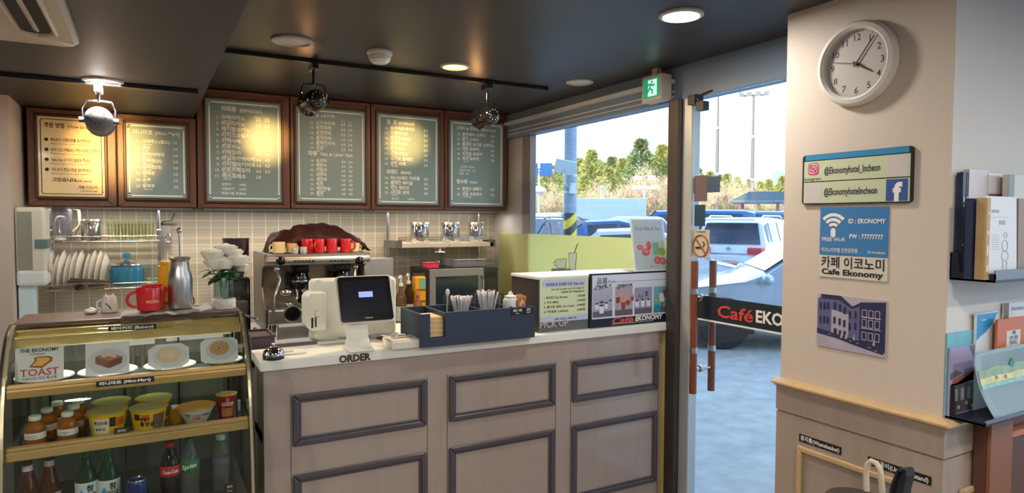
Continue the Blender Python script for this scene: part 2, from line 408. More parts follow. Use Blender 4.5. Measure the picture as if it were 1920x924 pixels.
for q, z, r, lab, mt, pw, cc in (
    ((193, 150), ZS, .082, 'lit white downlight in the lower ceiling above the left spotlight', lit_w, 20, NEU),
    ((548, 76), ZC, .092, 'unlit round downlight left of the smoke detector', None, 0, NEU),
    ((853, 123), ZC, .078, 'amber lit downlight right of the smoke detector', lit_a, 18, WARM),
    ((1277, 27), ZC, .088, 'large lit white downlight nearest to the glass door', lit_w, 8, NEU),
    ((1087, 153), ZC, .08, 'unlit round downlight nearest to the exit sign', None, 0, NEU)):
    p = PZ(*q, z); downlight(p.x, p.y, z, r, lab, mt, pw, cc)
# unseen downlights added further back, over the seating, to light the room
for k, (x, y, z) in enumerate(((-.9, 1.2, ZS), (-.4, .3, ZS), (1.3, .1, ZC), (.9, -1.2, ZC), (-1.2, -1.6, ZS), (2.6, -.4, ZC))):
    downlight(x, y, z, .085, 'lit white downlight in the ceiling over the seating area', lit_w, 13, NEU)
# smoke detector
p = PZ(712, 97, ZC); t = T('smoke_detector', 'small white ribbed smoke detector on the dark ceiling', 'smoke detector', p)
MB().lathe(p, [(.062, 0), (.062, -.012), (.058, -.014)], 32).build('base', white, t, smooth=True)
MB().lathe(p, [(.054, -.013), (.056, -.022), (.050, -.024), (.054, -.032), (.048, -.034), (.050, -.042), (.044, -.048), (.036, -.056), (.0, -.058)], 32).build('sensor_head', white, t, smooth=True)
# air conditioner cassette
acm = M('cassette_plastic', (214, 200, 180), .45, nz=.02)
t = T('ceiling_air_conditioner', 'beige ceiling air conditioner cassette with long black outlet slot', 'air conditioner', (-.66, 2.30, ZS))
# outline in plan: right-bottom corner fixed from the photo
xr, yb_ = -.195, 2.80
ac = MB(); r_ = .05
pts = []
for cx_, cy_, a0 in ((xr-r_, yb_-r_, 0), (xr-.95+r_, yb_-r_, 90), (xr-.95+r_, yb_-.95+r_, 180), (xr-r_, yb_-.95+r_, 270)):
    for k in range(7):
        a = math.radians(a0+k*15); pts.append((cx_+r_*math.cos(a), cy_+r_*math.sin(a)))
a = [ac.v((x, y, ZS)) for x, y in pts]; cxm, cym = xr-.475, yb_-.475
def inset(f, z): return [ac.v((cxm+(x-cxm)*f, cym+(y-cym)*f, z)) for x, y in pts]
b1 = inset(1, ZS-.018); b2 = inset(.975, ZS-.03); b3 = inset(.55, ZS-.034)
ac.bridge(a, b1); ac.bridge(b1, b2); ac.bridge(b2, b3); ac.bm.faces.new(b3[::-1])
ac.build('panel', acm, t, smooth=True)
def slot(mb, x0, x1, y0, y1, z, dz):
    L = []
    vert = (y1-y0) > (x1-x0); r = min(x1-x0, y1-y0)/2; cx, cy = (x0+x1)/2, (y0+y1)/2
    for k in range(16):
        a = 2*PI*k/16; c, s_ = math.cos(a), math.sin(a)
        L.append((cx+r*c, (y1-r if s_ >= 0 else y0+r)+r*s_) if vert else ((x1-r if c >= 0 else x0+r)+r*c, cy+r*s_))
    mb.prism(L, (0, 0, z), X_, Y_, (0, 0, dz))
d = MB(); slot(d, -.335, -.255, 2.08, 2.60, ZS-.036, .004); d.build('outlet_slot', M('slot_black', (12, 12, 12), .6), t)
d = MB(); d.obox((-.294, 2.33, ZS-.036), (.016, .46, .008), (0, .5, 0)); d.build('air_vane', acm, t, bevel=.003)
d = MB(); d.tube([(-.345, 2.09, ZS-.034), (-.345, 2.59, ZS-.034), (-.295, 2.625, ZS-.036), (-.246, 2.59, ZS-.034), (-.246, 2.09, ZS-.034)], .008, 8); d.build('slot_surround', acm, t, smooth=True)
# ceiling hatch seam at the far left
o = MB().box(-1.2, -.57, 3.1, 3.42, ZS-.004, ZS+.001).build('access_hatch', soff_m); tag(o, 'dark painted access hatch in the lower ceiling at far left', 'hatch')

# tracks and spotlights
trk_m = M('track_black', (24, 23, 24), .35)
def track(x0, x1, y, z, label):
    t = T('light_track', label, 'light track', ((x0+x1)/2, y, z), group='lighting tracks')
    b = MB(); b.box(x0, x1, y-.018, y+.018, z-.02, z-.001); b.build('rail', trk_m, t, bevel=.002)
    e = MB(); e.box(x0-.012, x0, y-.019, y+.019, z-.022, z-.001); e.box(x1, x1+.012, y-.019, y+.019, z-.022, z-.001); e.build('end_cap', trk_m, t)
YT = 3.50
p0, p1 = PY(410, 119, YT), PY(1022, 186, YT)
track(.28, p1.x, YT, ZC, 'long black lighting track on the upper ceiling')
YL = 3.575
p1 = PY(366, 178, YL); track(-1.6, p1.x, YL, ZS, 'short black lighting track on the lower ceiling')
def spot(stem_px, head_px, z, aim, mat, label, power, YT=YT, cone=22):
    st = PY(*stem_px, YT); hc = PY(*head_px, YT); hc.x = st.x
    aim = Vector(aim); d = (aim-hc).normalized(); u_, v_, _ = frame_of(d)
    t = T('track_spotlight', label, 'spotlight', (st.x, YT, z-.02), group='spotlights on the ceiling tracks')
    b = MB(); b.box(st.x-.016, st.x+.016, YT-.05, YT+.05, z-.055, z-.02); b.build('adapter', mat, t, bevel=.004)
    topz = hc.z + .085; y_ = MB(); y_.cyl((st.x, YT, z-.05), (st.x, YT, topz), .008, n=10)
    s = u_ if abs(u_.z) < .5 else v_; s = Vector((s.x, s.y, 0)).normalized()
    c = Vector((st.x, YT, hc.z))
    y_.tube([c-s*.064, c-s*.066+Z_*.05, c-s*.05+Z_*.085, c+Z_*.09, c+s*.05+Z_*.085, c+s*.066+Z_*.05, c+s*.064], .005, 8); y_.build('yoke', mat if mat is not grey_m else chrome, t, smooth=True)
    hd = MB(); hd.lathe(c, [(.0, -.082), (.018, -.081), (.036, -.074), (.049, -.06), (.056, -.04), (.058, -.015), (.058, .075), (.060, .078), (.060, .09), (.055, .09), (.052, .055)], 32, d, cap1=False)
    hd.build('lamp_head', mat, t, smooth=True)
    MB().cyl(c+d*.05, c+d*.056, .052, n=24).build('lens', lit_a, t)
    k = MB()
    for sg in (-1, 1): k.cyl(c+s*(sg*.056), c+s*(sg*.078), .013, n=12)
    k.build('pivot_knob', mat, t, smooth=True)
    vt = MB()
    for i in range(10):
        a = 2*PI*i/10; q = c - d*.0755 + u_*(.030*math.cos(a)) + v_*(.030*math.sin(a)); vt.ball(q, .0035, 6)
    vt.build('vent_holes', ink if mat is grey_m else M('vent_glint', (150, 150, 150), .3), t)
    l = bpy.data.lights.new('spot_lamp', 'SPOT'); l.energy = power; l.spot_size = math.radians(cone); l.spot_blend = 1; l.color = (1, .56, .16); l.shadow_soft_size = .03
    lo = bpy.data.objects.new('spot_lamp', l); C.objects.link(lo); lo.parent = t
    pl2 = bpy.data.lights.new('vent_leak', 'POINT'); pl2.energy = 1.3; pl2.color = (1, .5, .2); pl2.shadow_soft_size = .02  # added warm point lamp that tints the ceiling above the boards
    po = bpy.data.objects.new('vent_leak', pl2); C.objects.link(po); po.parent = t; po.location = c + d*.115 + Z_*.05 - BASE[t.name]
    lo.location = c + d*.1 - BASE[t.name]; lo.rotation_euler = d.to_track_quat('-Z', 'Y').to_euler()
grey_m = M('grey_lamp_paint', (120, 124, 128), .35, nz=.02)
gloss_k = M('gloss_black', (14, 14, 15), .12, nz=0, coat=.6)
spot((185, 180), (186, 226), ZS, PY(215, 285, 4.58), grey_m, 'grey perforated spotlight on the left track before the order board', 75, YL, 36)
spot((588, 145), (588, 190), ZC, PY(500, 264, 4.58), gloss_k, 'glossy black spotlight in front of the latte and tea board', 80)
spot((913, 180), (913, 219), ZC, PY(765, 268, 4.58), gloss_k, 'glossy black spotlight at the right end of the long track', 80)
# exit sign: a box fixed under the ceiling by the header, its green face to the room
xf = 2.40
ya, yb2 = PX(1240, 165, xf).y, PX(1203, 165, xf).y
zt, zb = PX(1222, 141, xf).z, PX(1222, 190, xf).z
t = T('exit_sign', 'green running-man exit sign box hanging below the window header', 'exit sign', (xf+.03, (ya+yb2)/2, zb))
ex = M('exit_box', (206, 192, 180), .5)
MB().box(xf, xf+.075, ya, yb2, zb, zt).build('housing', ex, t, bevel=.006)
gm = M('exit_green', (20, 150, 110), .4, nz=0, em=.5); gw = M('exit_white', (190, 240, 220), .4, nz=0, em=.7)
W_ = yb2-ya; H_ = zt-zb
def EX(fx, fy, d=0): return Vector((xf-.003-d, yb2-W_*fx, zb+H_*fy))
def exbox(mb, a, b, c, d_, off): mb.face([EX(a, c, off), EX(b, c, off), EX(b, d_, off), EX(a, d_, off)])
q = MB(); exbox(q, .12, .92, .14, .88, 0); q.build('sign_face', gm, t)
q = MB(); exbox(q, .36, .80, .20, .82, .001); q.build('doorway_symbol', gw, t)
rm = MB(); rm.ball(EX(.56, .73, .002), H_*.055, 8, (.3, 1, 1))
for s_ in (((.02, .12), (-.04, -.05)), ((-.04, -.05), (.10, -.14), (.08, -.28)), ((-.04, -.05), (-.12, -.17), (-.24, -.19)), ((.01, .10), (.12, .03), (.20, .08)), ((.01, .10), (-.12, .10), (-.16, .0))):
    rm.tube([EX(.5+a_, .55+b_, .002) for a_, b_ in s_], H_*.035, 6)
rm.build('running_man', gm, t)
MB().box(xf+.02, xf+.055, (ya+yb2)/2-.02, (ya+yb2)/2+.02, zt, ZC).build('hanger', ex, t)
# ================================================================== WALL CABINETS WITH MENU BOARDS
cab_m = M('cabinet_wood', (98, 62, 44), .42, nz=.16, ns=10, stretch=(6, 6, .5), bump=.04)
cabd_m = M('cabinet_wood_dark', (70, 44, 36), .45, nz=.12, ns=10, stretch=(6, 6, .5))
brd_m = M('teal_menu_board', (122, 148, 152), .4, nz=.02, coat=.0)
crm_m = M('cream_menu_board', (238, 220, 170), .45, nz=.02, coat=.2)
edge_m = M('board_line_print', (236, 242, 236), .5, nz=0)
YC = 4.58
def wall_cabinet(x0, x1, z0, z1, px0, px1, pz0, pz1, label, board, texts, cream=False):
    t = T('wall_cabinet', label, 'wall cabinet', ((x0+x1)/2, (YC+YB)/2, z0), group='wall cabinets with menu boards')
    MB().box(x0+.002, x1-.002, YC+.022, YB-.002, z0, z1).build('carcass', cabd_m, t)
    d = MB(); d.frame((x0+.004, YC+.02, z0+.003), X_, Z_, (0, -.02, 0), x1-x0-.008, z1-z0-.006, min(px0-x0, x1-px1)-.016, .026)
    d.box(x0+.012, x1-.012, YC+.012, YC+.02, z0+.01, z1-.008)
    dd = d.build('door', cab_m, t, bevel=.003)
    mo = MB(); mo.frame((px0-.020, YC+.004, pz0-.020), X_, Z_, (0, -.016, 0), px1-px0+.04, pz1-pz0+.04, .016); mo.build('moulding', cabd_m, dd, bevel=.005)
    pn = MB(); pn.box(px0-.006, px1+.006, YC-.002, YC+.012, pz0-.006, pz1+.006)
    pn = pn.build(board, crm_m if cream else brd_m, t)
    W = px1-px0; H = pz1-pz0; y = YC-.0032
    def P(fx, fy): return Vector((px0+W*fx, y, pz1-H*fy))
    ln = MB(); c = .045; w_ = .008 if not cream else .004
    path = [(c, .022), (1-c, .022), (1-c*.55, .05), (1-.022*H/W, .05), (1-.022*H/W, .95), (1-c*.55, .95), (1-c, .978), (c, .978), (c*.55, .95), (.022*H/W, .95), (.022*H/W, .05), (c*.55, .05)]
    for i in range(len(path)):
        a, b = P(*path[i]), P(*path[(i+1) % len(path)]); dv = (b-a).normalized(); nn = Vector((-dv.z, 0, dv.x))*w_/2
        ln.face([a-nn-dv*w_/2, b-nn+dv*w_/2, b+nn+dv*w_/2, a+nn-dv*w_/2])
    ln.build('border_line', edge_m if not cream else ink, pn, flat=True)
    tx = MB()
    for s in texts:
        body, fx, fy, sz = s[:4]; al = s[4] if len(s) > 4 else 'l'; bo = s[5] if len(s) > 5 else .0; wd = s[6] if len(s) > 6 else None
        if body == '*':
            q = P(fx, fy)
            tx.face([q + Vector((H*sz*math.cos(2*PI*k/16), 0, H*sz*math.sin(2*PI*k/16))) for k in range(16)])
        else: tx.text(body, P(fx, fy), X_, Z_, H*sz, al, bo, W*wd if wd else None)
    tx.build('lettering', ink if cream else edge_m, pn, flat=True)
def rows(items, fx, fy, dy, sz, num0, cols, sub=True, wsub=.75):
    out = []
    for i, (ko, en, *pr) in enumerate(items):
        y = fy+dy*i
        out.append(('%d.' % (num0+i), fx, y, sz, 'r', .012)); out.append((ko, fx+.03, y, sz*1.2, 'l', .024))
        if sub: out.append((en, fx+.05, y+dy*.36, sz*.52, 'l', .02))
        for c, v in zip(cols, pr):
            if v: out.append((v, c, y, sz*1.0, 'c', .022))
    return out
zlo, zhi1, zhi = 1.665, 2.225, 2.418
t1 = [('주문 방법', .09, .125, .052, 'l', .02, .30), ('(How to Order)', .44, .125, .048, 'l', .01, .50)]
for i, (k, e) in enumerate((('메뉴판의 상품번호를 알려주세요.', 'Please tell us the number of the menu.'), ('HOT / ICE 선택음료는 주문과 함께 알려주세요.', 'Please choose hot or ice when you order.'), ('Take Out 시 미리 말씀해 주세요.', 'Please tell us if you take out.'), ('기타 추가 주문사항을 알려주세요.', 'Please tell us your other requests.'))):
    y = .30+.128*i
    t1 += [('*', .115, y-.018, .022), (k, .18, y, .036, 'l', .014, .62+.16*(i == 1)), (e, .18, y+.04, .016, 'l', .005, .6)]
t1 += [('고맙습니다', .19, .815, .042, 'l', .016), ('(Thank you)', .46, .815, .026, 'l', .012, .34), ('- 카페 이코노미 -', .92, .905, .036, 'r', .016, .36), ('CAFE EKONOMY', .9, .945, .018, 'r', .01, .28)]
wall_cabinet(-.587, -.152, zlo, zhi1-.002, -.529, -.217, 1.727, 2.171, 'dark wooden wall cabinet with the cream how-to-order board', 'menu_board', t1, True)
t2 = [('미니마트 (Mini-Mart)', .5, .135, .054, 'c', .018, .80)] + rows([('사과주스(콜드)', 'Apple juice', '1.0'), ('생수', 'Water', '1.0'), ('콜라/사이다', 'Soft drink', '2.0'), ('컵라면(소)', 'Cup noodle', '2.0'), ('컵라면(대)', 'Big noodle', '4.0'), ('캔맥주', 'Beer', '3.0'), ('소주', 'Soju', '5.0'), ('병맥주', 'Bottle beer', '4.0')], .22, .25, .088, .034, 50, (.82,))
wall_cabinet(-.150, .279, zlo, zhi1-.002, -.097, .217, 1.726, 2.166, 'dark wooden wall cabinet with the mini-mart price board', 'menu_board', t2)
t3 = [('커피류', .19, .105, .045, 'l', .03, .2), ('ESPRESSO', .44, .105, .034, 'l', .024, .30), ('HOT', .675, .155, .018, 'c', .01), ('ICE', .81, .155, .018, 'c', .01)] + rows([('아메리카노', 'Americano', '2.5', '3.0'), ('바닐라카노', 'Vanillacano', '3.0', '3.5'), ('헤이즐넛카노', 'Hazelnutcano', '3.0', '3.5'), ('아이스크림카노', 'Affogato', '4.0', ''), ('카페라떼', 'Cafe latte', '3.5', '4.0'), ('카푸치노', 'Cappuccino', '3.5', '4.0'), ('카페모카', 'Cafe mocha', '4.0', '4.5'), ('바닐라카페라떼', 'Vanilla latte', '4.0', '4.5'), ('카라멜마끼아또', 'Caramel macchiato', '4.0', '4.5'), ('민트카페모카', 'Mint mocha', '4.5', '5.0'), ('에스프레소', 'Espresso', '2.0', '')], .16, .185, .0585, .030, 1, (.685, .81)) + \
    [(a, .18, .85+.045*i, .024, 'l', .014) for i, a in enumerate(('샷추가', '시럽추가', '휘핑크림 추가'))] + [('500원', .42, .85+.045*i, .020, 'l', .012) for i in range(3)]
wall_cabinet(.281, .845, zlo, zhi, .34, .784, 1.715, 2.35, 'dark wooden wall cabinet with the coffee list headed ESPRESSO', 'menu_board', t3)
t4 = [('라떼', .18, .085, .04, 'l', .03), ('LATTE', .35, .085, .032, 'l', .024, .2), ('HOT', .67, .125, .016, 'c', .01), ('ICE', .78, .125, .016, 'c', .01)] + rows([('고구마라떼', 'Sweet potato latte', '4.5', '5.0'), ('녹차라떼', 'Green tea latte', '4.5', '5.0'), ('초코라떼', 'Choco latte', '4.5', '5.0'), ('홍차라떼', 'Milk tea latte', '4.5', '5.0'), ('블랙티라떼', 'Black tea latte', '4.5', '5.0'), ('우유', 'Milk', '3.5', '3.5')], .24, .165, .055, .028, 12, (.675, .78)) + \
    [('차류', .15, .505, .042, 'l', .03, .14), ('TEA & LEAF TEA', .32, .505, .032, 'l', .024, .50)] + rows([('유자차', 'Citron', '4.5', '5.0'), ('레몬차', 'Lemon', '4.5', '5.0'), ('자몽차', 'Grapefruit', '4.5', '5.0'), ('대추차', 'Jujube', '4.5', '5.0'), ('생강차', 'Ginger', '4.5', '5.0'), ('녹차', 'Green tea', '4.0', '4.5'), ('캐모마일', 'Chamomile', '4.0', '4.5'), ('홍차', 'Black tea', '4.0', '4.5')], .24, .575, .051, .026, 18, (.675, .78))
wall_cabinet(.845, 1.397, zlo, zhi, .889, 1.351, 1.722, 2.345, 'dark wooden wall cabinet with the LATTE and leaf tea list', 'menu_board', t4)
t5 = [('음 료', .14, .105, .045, 'l', .03, .17), ('BEVERAGE', .34, .105, .034, 'l', .022, .26)] + rows([('블루레몬에이드', 'Lemonade', '5.0'), ('자몽에이드', 'Grapefruit', '5.0'), ('청포도에이드', 'Green grape', '5.0'), ('유자에이드', 'Citron', '5.0'), ('망고주스', 'Mango', '5.0'), ('오렌지주스', 'Orange', '4.5'), ('요거트 플레인', 'Yogurt', '5.0'), ('팥빙 라떼', 'Bean latte', '5.0')], .17, .165, .057, .028, 26, (.79,)) + \
    [('브레드', .14, .66, .042, 'l', .03, .18), ('BREAD', .37, .66, .032, 'l', .022, .17)] + rows([('허니브레드 카라멜', 'Honey bread', '5.5'), ('플레인 베이글', 'Bagel', '3.5'), ('치즈 케이크', 'Cheese cake', '4.5'), ('시나몬 호떡', 'Pancake', '5.0')], .17, .725, .055, .028, 34, (.79,)) + [('토스트', .22, .955, .022, 'l', .012), ('1,000원', .48, .955, .02, 'l', .012)]
wall_cabinet(1.397, 1.963, zlo, zhi, 1.447, 1.908, 1.711, 2.348, 'dark wooden wall cabinet with the BEVERAGE and BREAD list', 'menu_board', t5)
t6 = [('스무디 & 프라페', .12, .095, .036, 'l', .03, .4), ('SMOOTHIE', .58, .095, .026, 'l', .02, .28)] + rows([('블루베리 스무디', 'Blueberry', '5.0'), ('딸기 스무디', 'Strawberry', '5.0'), ('플레인 요거트 스무디', 'Yogurt', '5.0'), ('커피 프라페', 'Coffee', '5.0'), ('초코칩 프라페', 'Choco chip', '5.0'), ('녹차 프라페', 'Green tea', '5.0')], .19, .165, .058, .028, 38, (.8,)) + \
    [('소프트 아이스', .19, .55, .024, 'l', .012), ('바닐라 초코 .. 3.0', .17, .59, .022, 'l', .012), ('혼합 .. 3.5', .17, .63, .022, 'l', .012), ('빙수류', .12, .735, .04, 'l', .03, .2), ('FOOD', .36, .735, .03, 'l', .02, .14)] + rows([('팥빙수 곱빼기', 'Ice flakes', '8.0'), ('과일 우유빙수', 'Fruit ice flakes', '9.0')], .19, .815, .065, .028, 44, (.8,))
wall_cabinet(1.963, 2.498, zlo, zhi, 2.007, 2.456, 1.706, 2.341, 'dark wooden wall cabinet at the right end beside the window', 'menu_board', t6)

# ================================================================== SERVICE COUNTER
ct_m = M('counter_taupe', (166, 152, 144), .3, coat=.9, nz=.05, ns=30, stretch=(1, 1, .1))
mld_m = M('counter_moulding', (80, 74, 82), .35, nz=.05)
top_m = M('white_worktop', (232, 232, 226), .35, nz=.02)
dkt_m = M('dark_inner_worktop', (66, 56, 56), .4, nz=.05)
CX0, CX1, CY = .39, 2.47, 2.71
t = T('service_counter', 'long taupe panelled service counter with white top in front of the cabinets', 'counter', ((CX0+CX1)/2, 2.95, 0))
b = MB(); b.box(CX0, CX1-.05, CY, CY+.04, 0, 1.0); b.box(CX1-.05, CX1, CY+.03, CY+.3, 0, 1.0); b.box(CX0, CX0+.03, CY+.04, 3.35, 0, .985); b.box(CX0, CX1-.05, CY+.04, 3.32, .70, .74)
b.build('body', ct_m, t)
zr = ((.683, .894), (.177, .566))
for x0, x1 in ((.497, 1.072), (1.180, 1.750), (1.850, 2.413)):
    for z0, z1 in zr:
        f = MB(); f.frame((x0, CY, z0), X_, Z_, (0, -.014, 0), x1-x0, z1-z0, .026); f = f.build('panel_moulding', mld_m, t, bevel=.007, seg=3)
        q = MB(); q.frame((x0+.024, CY, z0+.024), X_, Z_, (0, -.006, 0), x1-x0-.048, z1-z0-.048, .012); q.build('inner_bead', mld_m, f, bevel=.003)
# fine joints between stiles and rails
j = MB()
for x in (.492, 1.078, 1.174, 1.756, 1.845, 2.418): j.box(x-.0012, x+.0012, CY-.0015, CY, 0, .9)
j.build('stile_joint', M('joint_shadow_gap', (92, 84, 80), .6), t)
tp = MB(); tp.box(CX0-.012, 2.515, CY-.012, 2.96, 1.0, 1.042); tp.box(1.07, 2.515, 2.96, 3.36, 1.0, 1.042)
tp = tp.build('countertop', top_m, t, bevel=.004)
MB().box(CX0, 1.07, 2.96, 3.36, .955, .985).build('inner_worktop', dkt_m, t)
q = MB(); p = PY(636, 681, CY-.0125); q.text('ORDER', (p.x, CY-.0122, 1.0065), X_, Z_, .030, bold=.03, width=.132, ext=(0, -.004, 0)); q.build('raised_lettering', M('bronze_letters', (74, 58, 46), .4, .3), tp)
# back counter along the tiled wall
t = T('back_counter', 'white topped work counter along the tiled wall under the coffee machine', 'counter', (.95, 4.4, 0))
MB().box(-.60, 2.45, 4.02, 4.88, 0, .84).build('body', M('back_counter_body', (60, 54, 54), .5), t)
bt = MB().box(-.60, 2.45, 3.98, 4.89, .84, .87).build('worktop', M('back_worktop', (206, 208, 210), .3), t, bevel=.003)
BC = .87
# LED bars added under the wall cabinets to brighten the tiles and work counter
for k, (x0, x1) in enumerate(((-.55, .25), (.32, 1.36), (1.44, 2.46))):
    t = T('under_cabinet_light', 'slim LED bar under the wall cabinets, %s' % ('over the dish rack', 'over the coffee machine', 'over the wall shelf')[k], 'light', ((x0+x1)/2, 4.66, zlo-.014), group='LED bars under the wall cabinets')
    MB().box(x0, x1, 4.645, 4.675, zlo-.012, zlo-.0005).build('bar_housing', M('bar_aluminium', (180, 180, 180), .4, .6), t)
    l = bpy.data.lights.new('bar_lamp', 'AREA'); l.shape = 'RECTANGLE'; l.size = x1-x0; l.size_y = .02; l.energy = 2.6*(x1-x0); l.color = (1, .90, .76)
    lo = bpy.data.objects.new('bar_lamp', l); C.objects.link(lo); lo.location = (0, 0, -.001); lo.parent = t
# ================================================================== DISPLAY CASE
gold = M('gold_trim', (206, 180, 120), .3, .45, nz=.08, ns=30)
woodg = M('golden_wood_edge', (196, 160, 100), .4, nz=.14, ns=18, stretch=(.3, 1, 1))
brass = M('brass_edge', (206, 198, 160), .25, .7, nz=.06)
casek = M('case_frame_black', (26, 24, 22), .4)
brown_top = M('brown_case_top', (92, 66, 56), .4, nz=.08)
case_glass = G('case_glass', (226, 232, 226), .02, refl=.05)
KX0, KX1, KB = -.40, .315, 2.99
prof = [(2.735, 1.235), (2.69, 1.228), (2.63, 1.205), (2.56, 1.14), (2.50, 1.05), (2.46, .93), (2.435, .80), (2.415, .64), (2.40, .45)]
def smooth_prof(p, n=4):
    out = []
    for i in range(len(p)-1):
        a, b, c, d = [Vector(p[max(0, min(len(p)-1, k))]) for k in (i-1, i, i+1, i+2)]
        for k in range(n):
            t_ = k/n; out.append(.5*((2*b)+(-a+c)*t_+(2*a-5*b+4*c-d)*t_*t_+(-a+3*b-3*c+d)*t_**3))
    return out+[Vector(p[-1])]
sp = smooth_prof(prof)
case = T('display_case', 'curved glass display case with wood-edged shelves left of the counter', 'display case', ((KX0+KX1)/2, 2.7, 0))
b = MB(); b.box(KX0, KX1, 2.735, KB, 1.222, 1.242); b.build('top_board', brown_top, case, bevel=.003)
b = MB(); b.box(KX0, KX1, 2.40, KB, .02, .42); b.build('plinth', casek, case, bevel=.004)
g = MB()
for a, c in zip(sp, sp[1:]): g.face([(KX0+.012, a.x, a.y), (KX1-.012, a.x, a.y), (KX1-.012, c.x, c.y), (KX0+.012, c.x, c.y)])
bmesh.ops.remove_doubles(g.bm, verts=g.bm.verts[:], dist=1e-5); g.build('curved_front_glass', case_glass, case, smooth=2)
for x, nm in ((KX0, 'side_edge'), (KX1-.010, 'side_edge')):
    e = MB(); n = len(sp)
    o_ = [(p.x-.006, p.y+.004) for p in sp]; i_ = [(p.x+.010, p.y-.008) for p in sp]
    for k in range(n-1):
        e.hexa([(x, *o_[k]), (x+.010, *o_[k]), (x+.010, *i_[k]), (x, *i_[k]), (x, *o_[k+1]), (x+.010, *o_[k+1]), (x+.010, *i_[k+1]), (x, *i_[k+1])])
    e.build(nm, brass, case)
    e = MB(); xo = x-.006 if x < 0 else x+.010
    o2 = [(p.x-.014, p.y+.008) for p in sp]
    for k in range(n-1):
        e.hexa([(xo, *o2[k]), (xo+.006, *o2[k]), (xo+.006, *i_[k]), (xo, *i_[k]), (xo, *o2[k+1]), (xo+.006, *o2[k+1]), (xo+.006, *i_[k+1]), (xo, *i_[k+1])])
    e.build('black_gasket', casek, case)
    sg = MB(); sg.face([(x+.005, p.x, p.y) for p in i_b] if False else [(x+.005, p.x+.01, p.y-.004) for p in sp]+[(x+.005, KB-.02, .45), (x+.005, KB-.02, 1.22)])
    sg.build('side_glass', case_glass, case, flat=True)
b = MB(); b.box(KX0+.012, KX1-.012, 2.655, 2.70, 1.172, 1.206); b.box(KX0+.012, KX1-.012, 2.70, 2.735, 1.19, 1.222)
hr = b.build('header_rail', gold, case, bevel=.003)
def strip_label(body, px0, px1, plane, par, name, y_off=.001):
    a, c = PY(*px0, plane), PY(*px1, plane); zc = (a.z+c.z)/2; hh = .0085
    b = MB().box(a.x, c.x, plane-.002, plane, zc-hh, zc+hh).build(name, ink, par)
    q = MB().text(body, ((a.x+c.x)/2, plane-.0025, zc-.0045), X_, Z_, .0098, 'c', .02, (c.x-a.x)*.88); q.build('label_lettering', pale, b, flat=True)
for yy_, zz_, ww_ in ((2.72, 1.168, 1.6),):  # added tube lamp that brightens the case interior
    l = bpy.data.lights.new('case_lamp', 'AREA'); l.shape = 'RECTANGLE'; l.size = .62; l.size_y = .015; l.energy = ww_; l.color = (1, .93, .82)
    lo = bpy.data.objects.new('case_lamp', l); C.objects.link(lo); lo.location = ((KX0+KX1)/2-BASE[case.name].x, yy_-BASE[case.name].y, zz_-.012); lo.parent = case
    MB().box(KX0+.04, KX1-.04, yy_-.012, yy_+.012, zz_-.008, zz_+.006).build('lamp_tube', white, case)
strip_label('베이커리 (Bakery)', (203, 615), (293, 613), 2.654, hr, 'shelf_label')
# back of the case: dark sliding doors with a mirror-like upper band and metal frames
b = MB(); b.box(KX0+.012, KX1-.012, KB-.015, KB, .42, 1.222); b.build('back_panel', M('case_back_grey', (112, 110, 104), .35, nz=.06), case)
b = MB()
for x0, x1 in ((KX0+.03, KX0+.35), (KX0+.37, KX1-.03)):
    b.frame((x0, KB-.016, .46), X_, Z_, (0, -.008, 0), x1-x0, .72, .014)
b.build('sliding_door_frame', M('case_metal_frame', (120, 112, 96), .35, .6), case)
b = MB(); b.box(-.20, .02, KB-.026, KB-.024, 1.10, 1.128); b.box(.06, .27, KB-.026, KB-.024, 1.105, 1.135); b.build('notice_strip', paper, case)
SH = ((1.052, 2.505), (.868, 2.465))
shelf_parts = []
for z, yf in SH:
    b = MB(); b.box(KX0+.012, KX1-.012, yf+.012, KB-.03, z-.004, z+.003); sh = b.build('shelf', G('shelf_glass', (206, 220, 208), .03), case)
    b = MB(); b.box(KX0+.012, KX1-.012, yf, yf+.022, z-.014, z+.014); b.box(KX0+.012, KX1-.012, yf+.004, yf+.03, z+.014, z+.026); b.build('wood_edge', woodg, sh, bevel=.003)
    b = MB()
    for x in (KX0+.02, KX1-.028): b.box(x, x+.008, yf+.01, KB-.03, z-.014, z-.004)
    b.build('shelf_bracket', casek, sh); shelf_parts.append(sh)
    b = MB()
b = MB(); b.box(KX0+.012, KX1-.012, 2.43, KB-.03, .595, .605); b.build('lower_shelf', M('case_floor', (60, 58, 56), .3), case)
strip_label('미니마트 (Mini-Mart)', (180, 719), (289, 711), SH[0][1]-.001, shelf_parts[0], 'shelf_label')
b = MB()
for x in (-.33, -.09, .10, .285): b.box(x, x+.006, KB-.034, KB-.026, .45, 1.20)
b.build('back_upright', casek, case)
S1, S2, S3 = SH[0][0]+.0035, SH[1][0]+.0035, .6055

# ---- plates with picture cards on the upper shelf
def plate(px, y, r, label):
    p = PY(*px, y); t_ = T('display_plate', label, 'plate', (p.x, y, S1), group='white plates on the bakery shelf')
    MB().lathe((p.x, y, S1), [(r*.5, 0), (r*.55, .001), (r*.62, .006), (r*.9, .014), (r, .020), (r*.99, .022), (r*.88, .017), (r*.6, .009), (0, .007)], 40).build('dish', ceramic, t_, smooth=True)
    MB().lathe((p.x, y, S1), [(r*.97, .0205), (r*.985, .0235), (r*1.0, .0205)], 40, cap0=False, cap1=False).build('rim', ceramic, t_, smooth=True)
    return p.x
YPL = 2.632
xs = [plate((84, 707), YPL, .084, 'white plate behind the toast card at the left end of the shelf'), plate((203, 700), YPL, .090, 'white plate under the chocolate cake picture card'),
      plate((319, 686), YPL, .085, 'white plate under the cream cake octagonal card'), plate((417, 676), YPL+.01, .070, 'white plate under the round cookie picture card at right')]
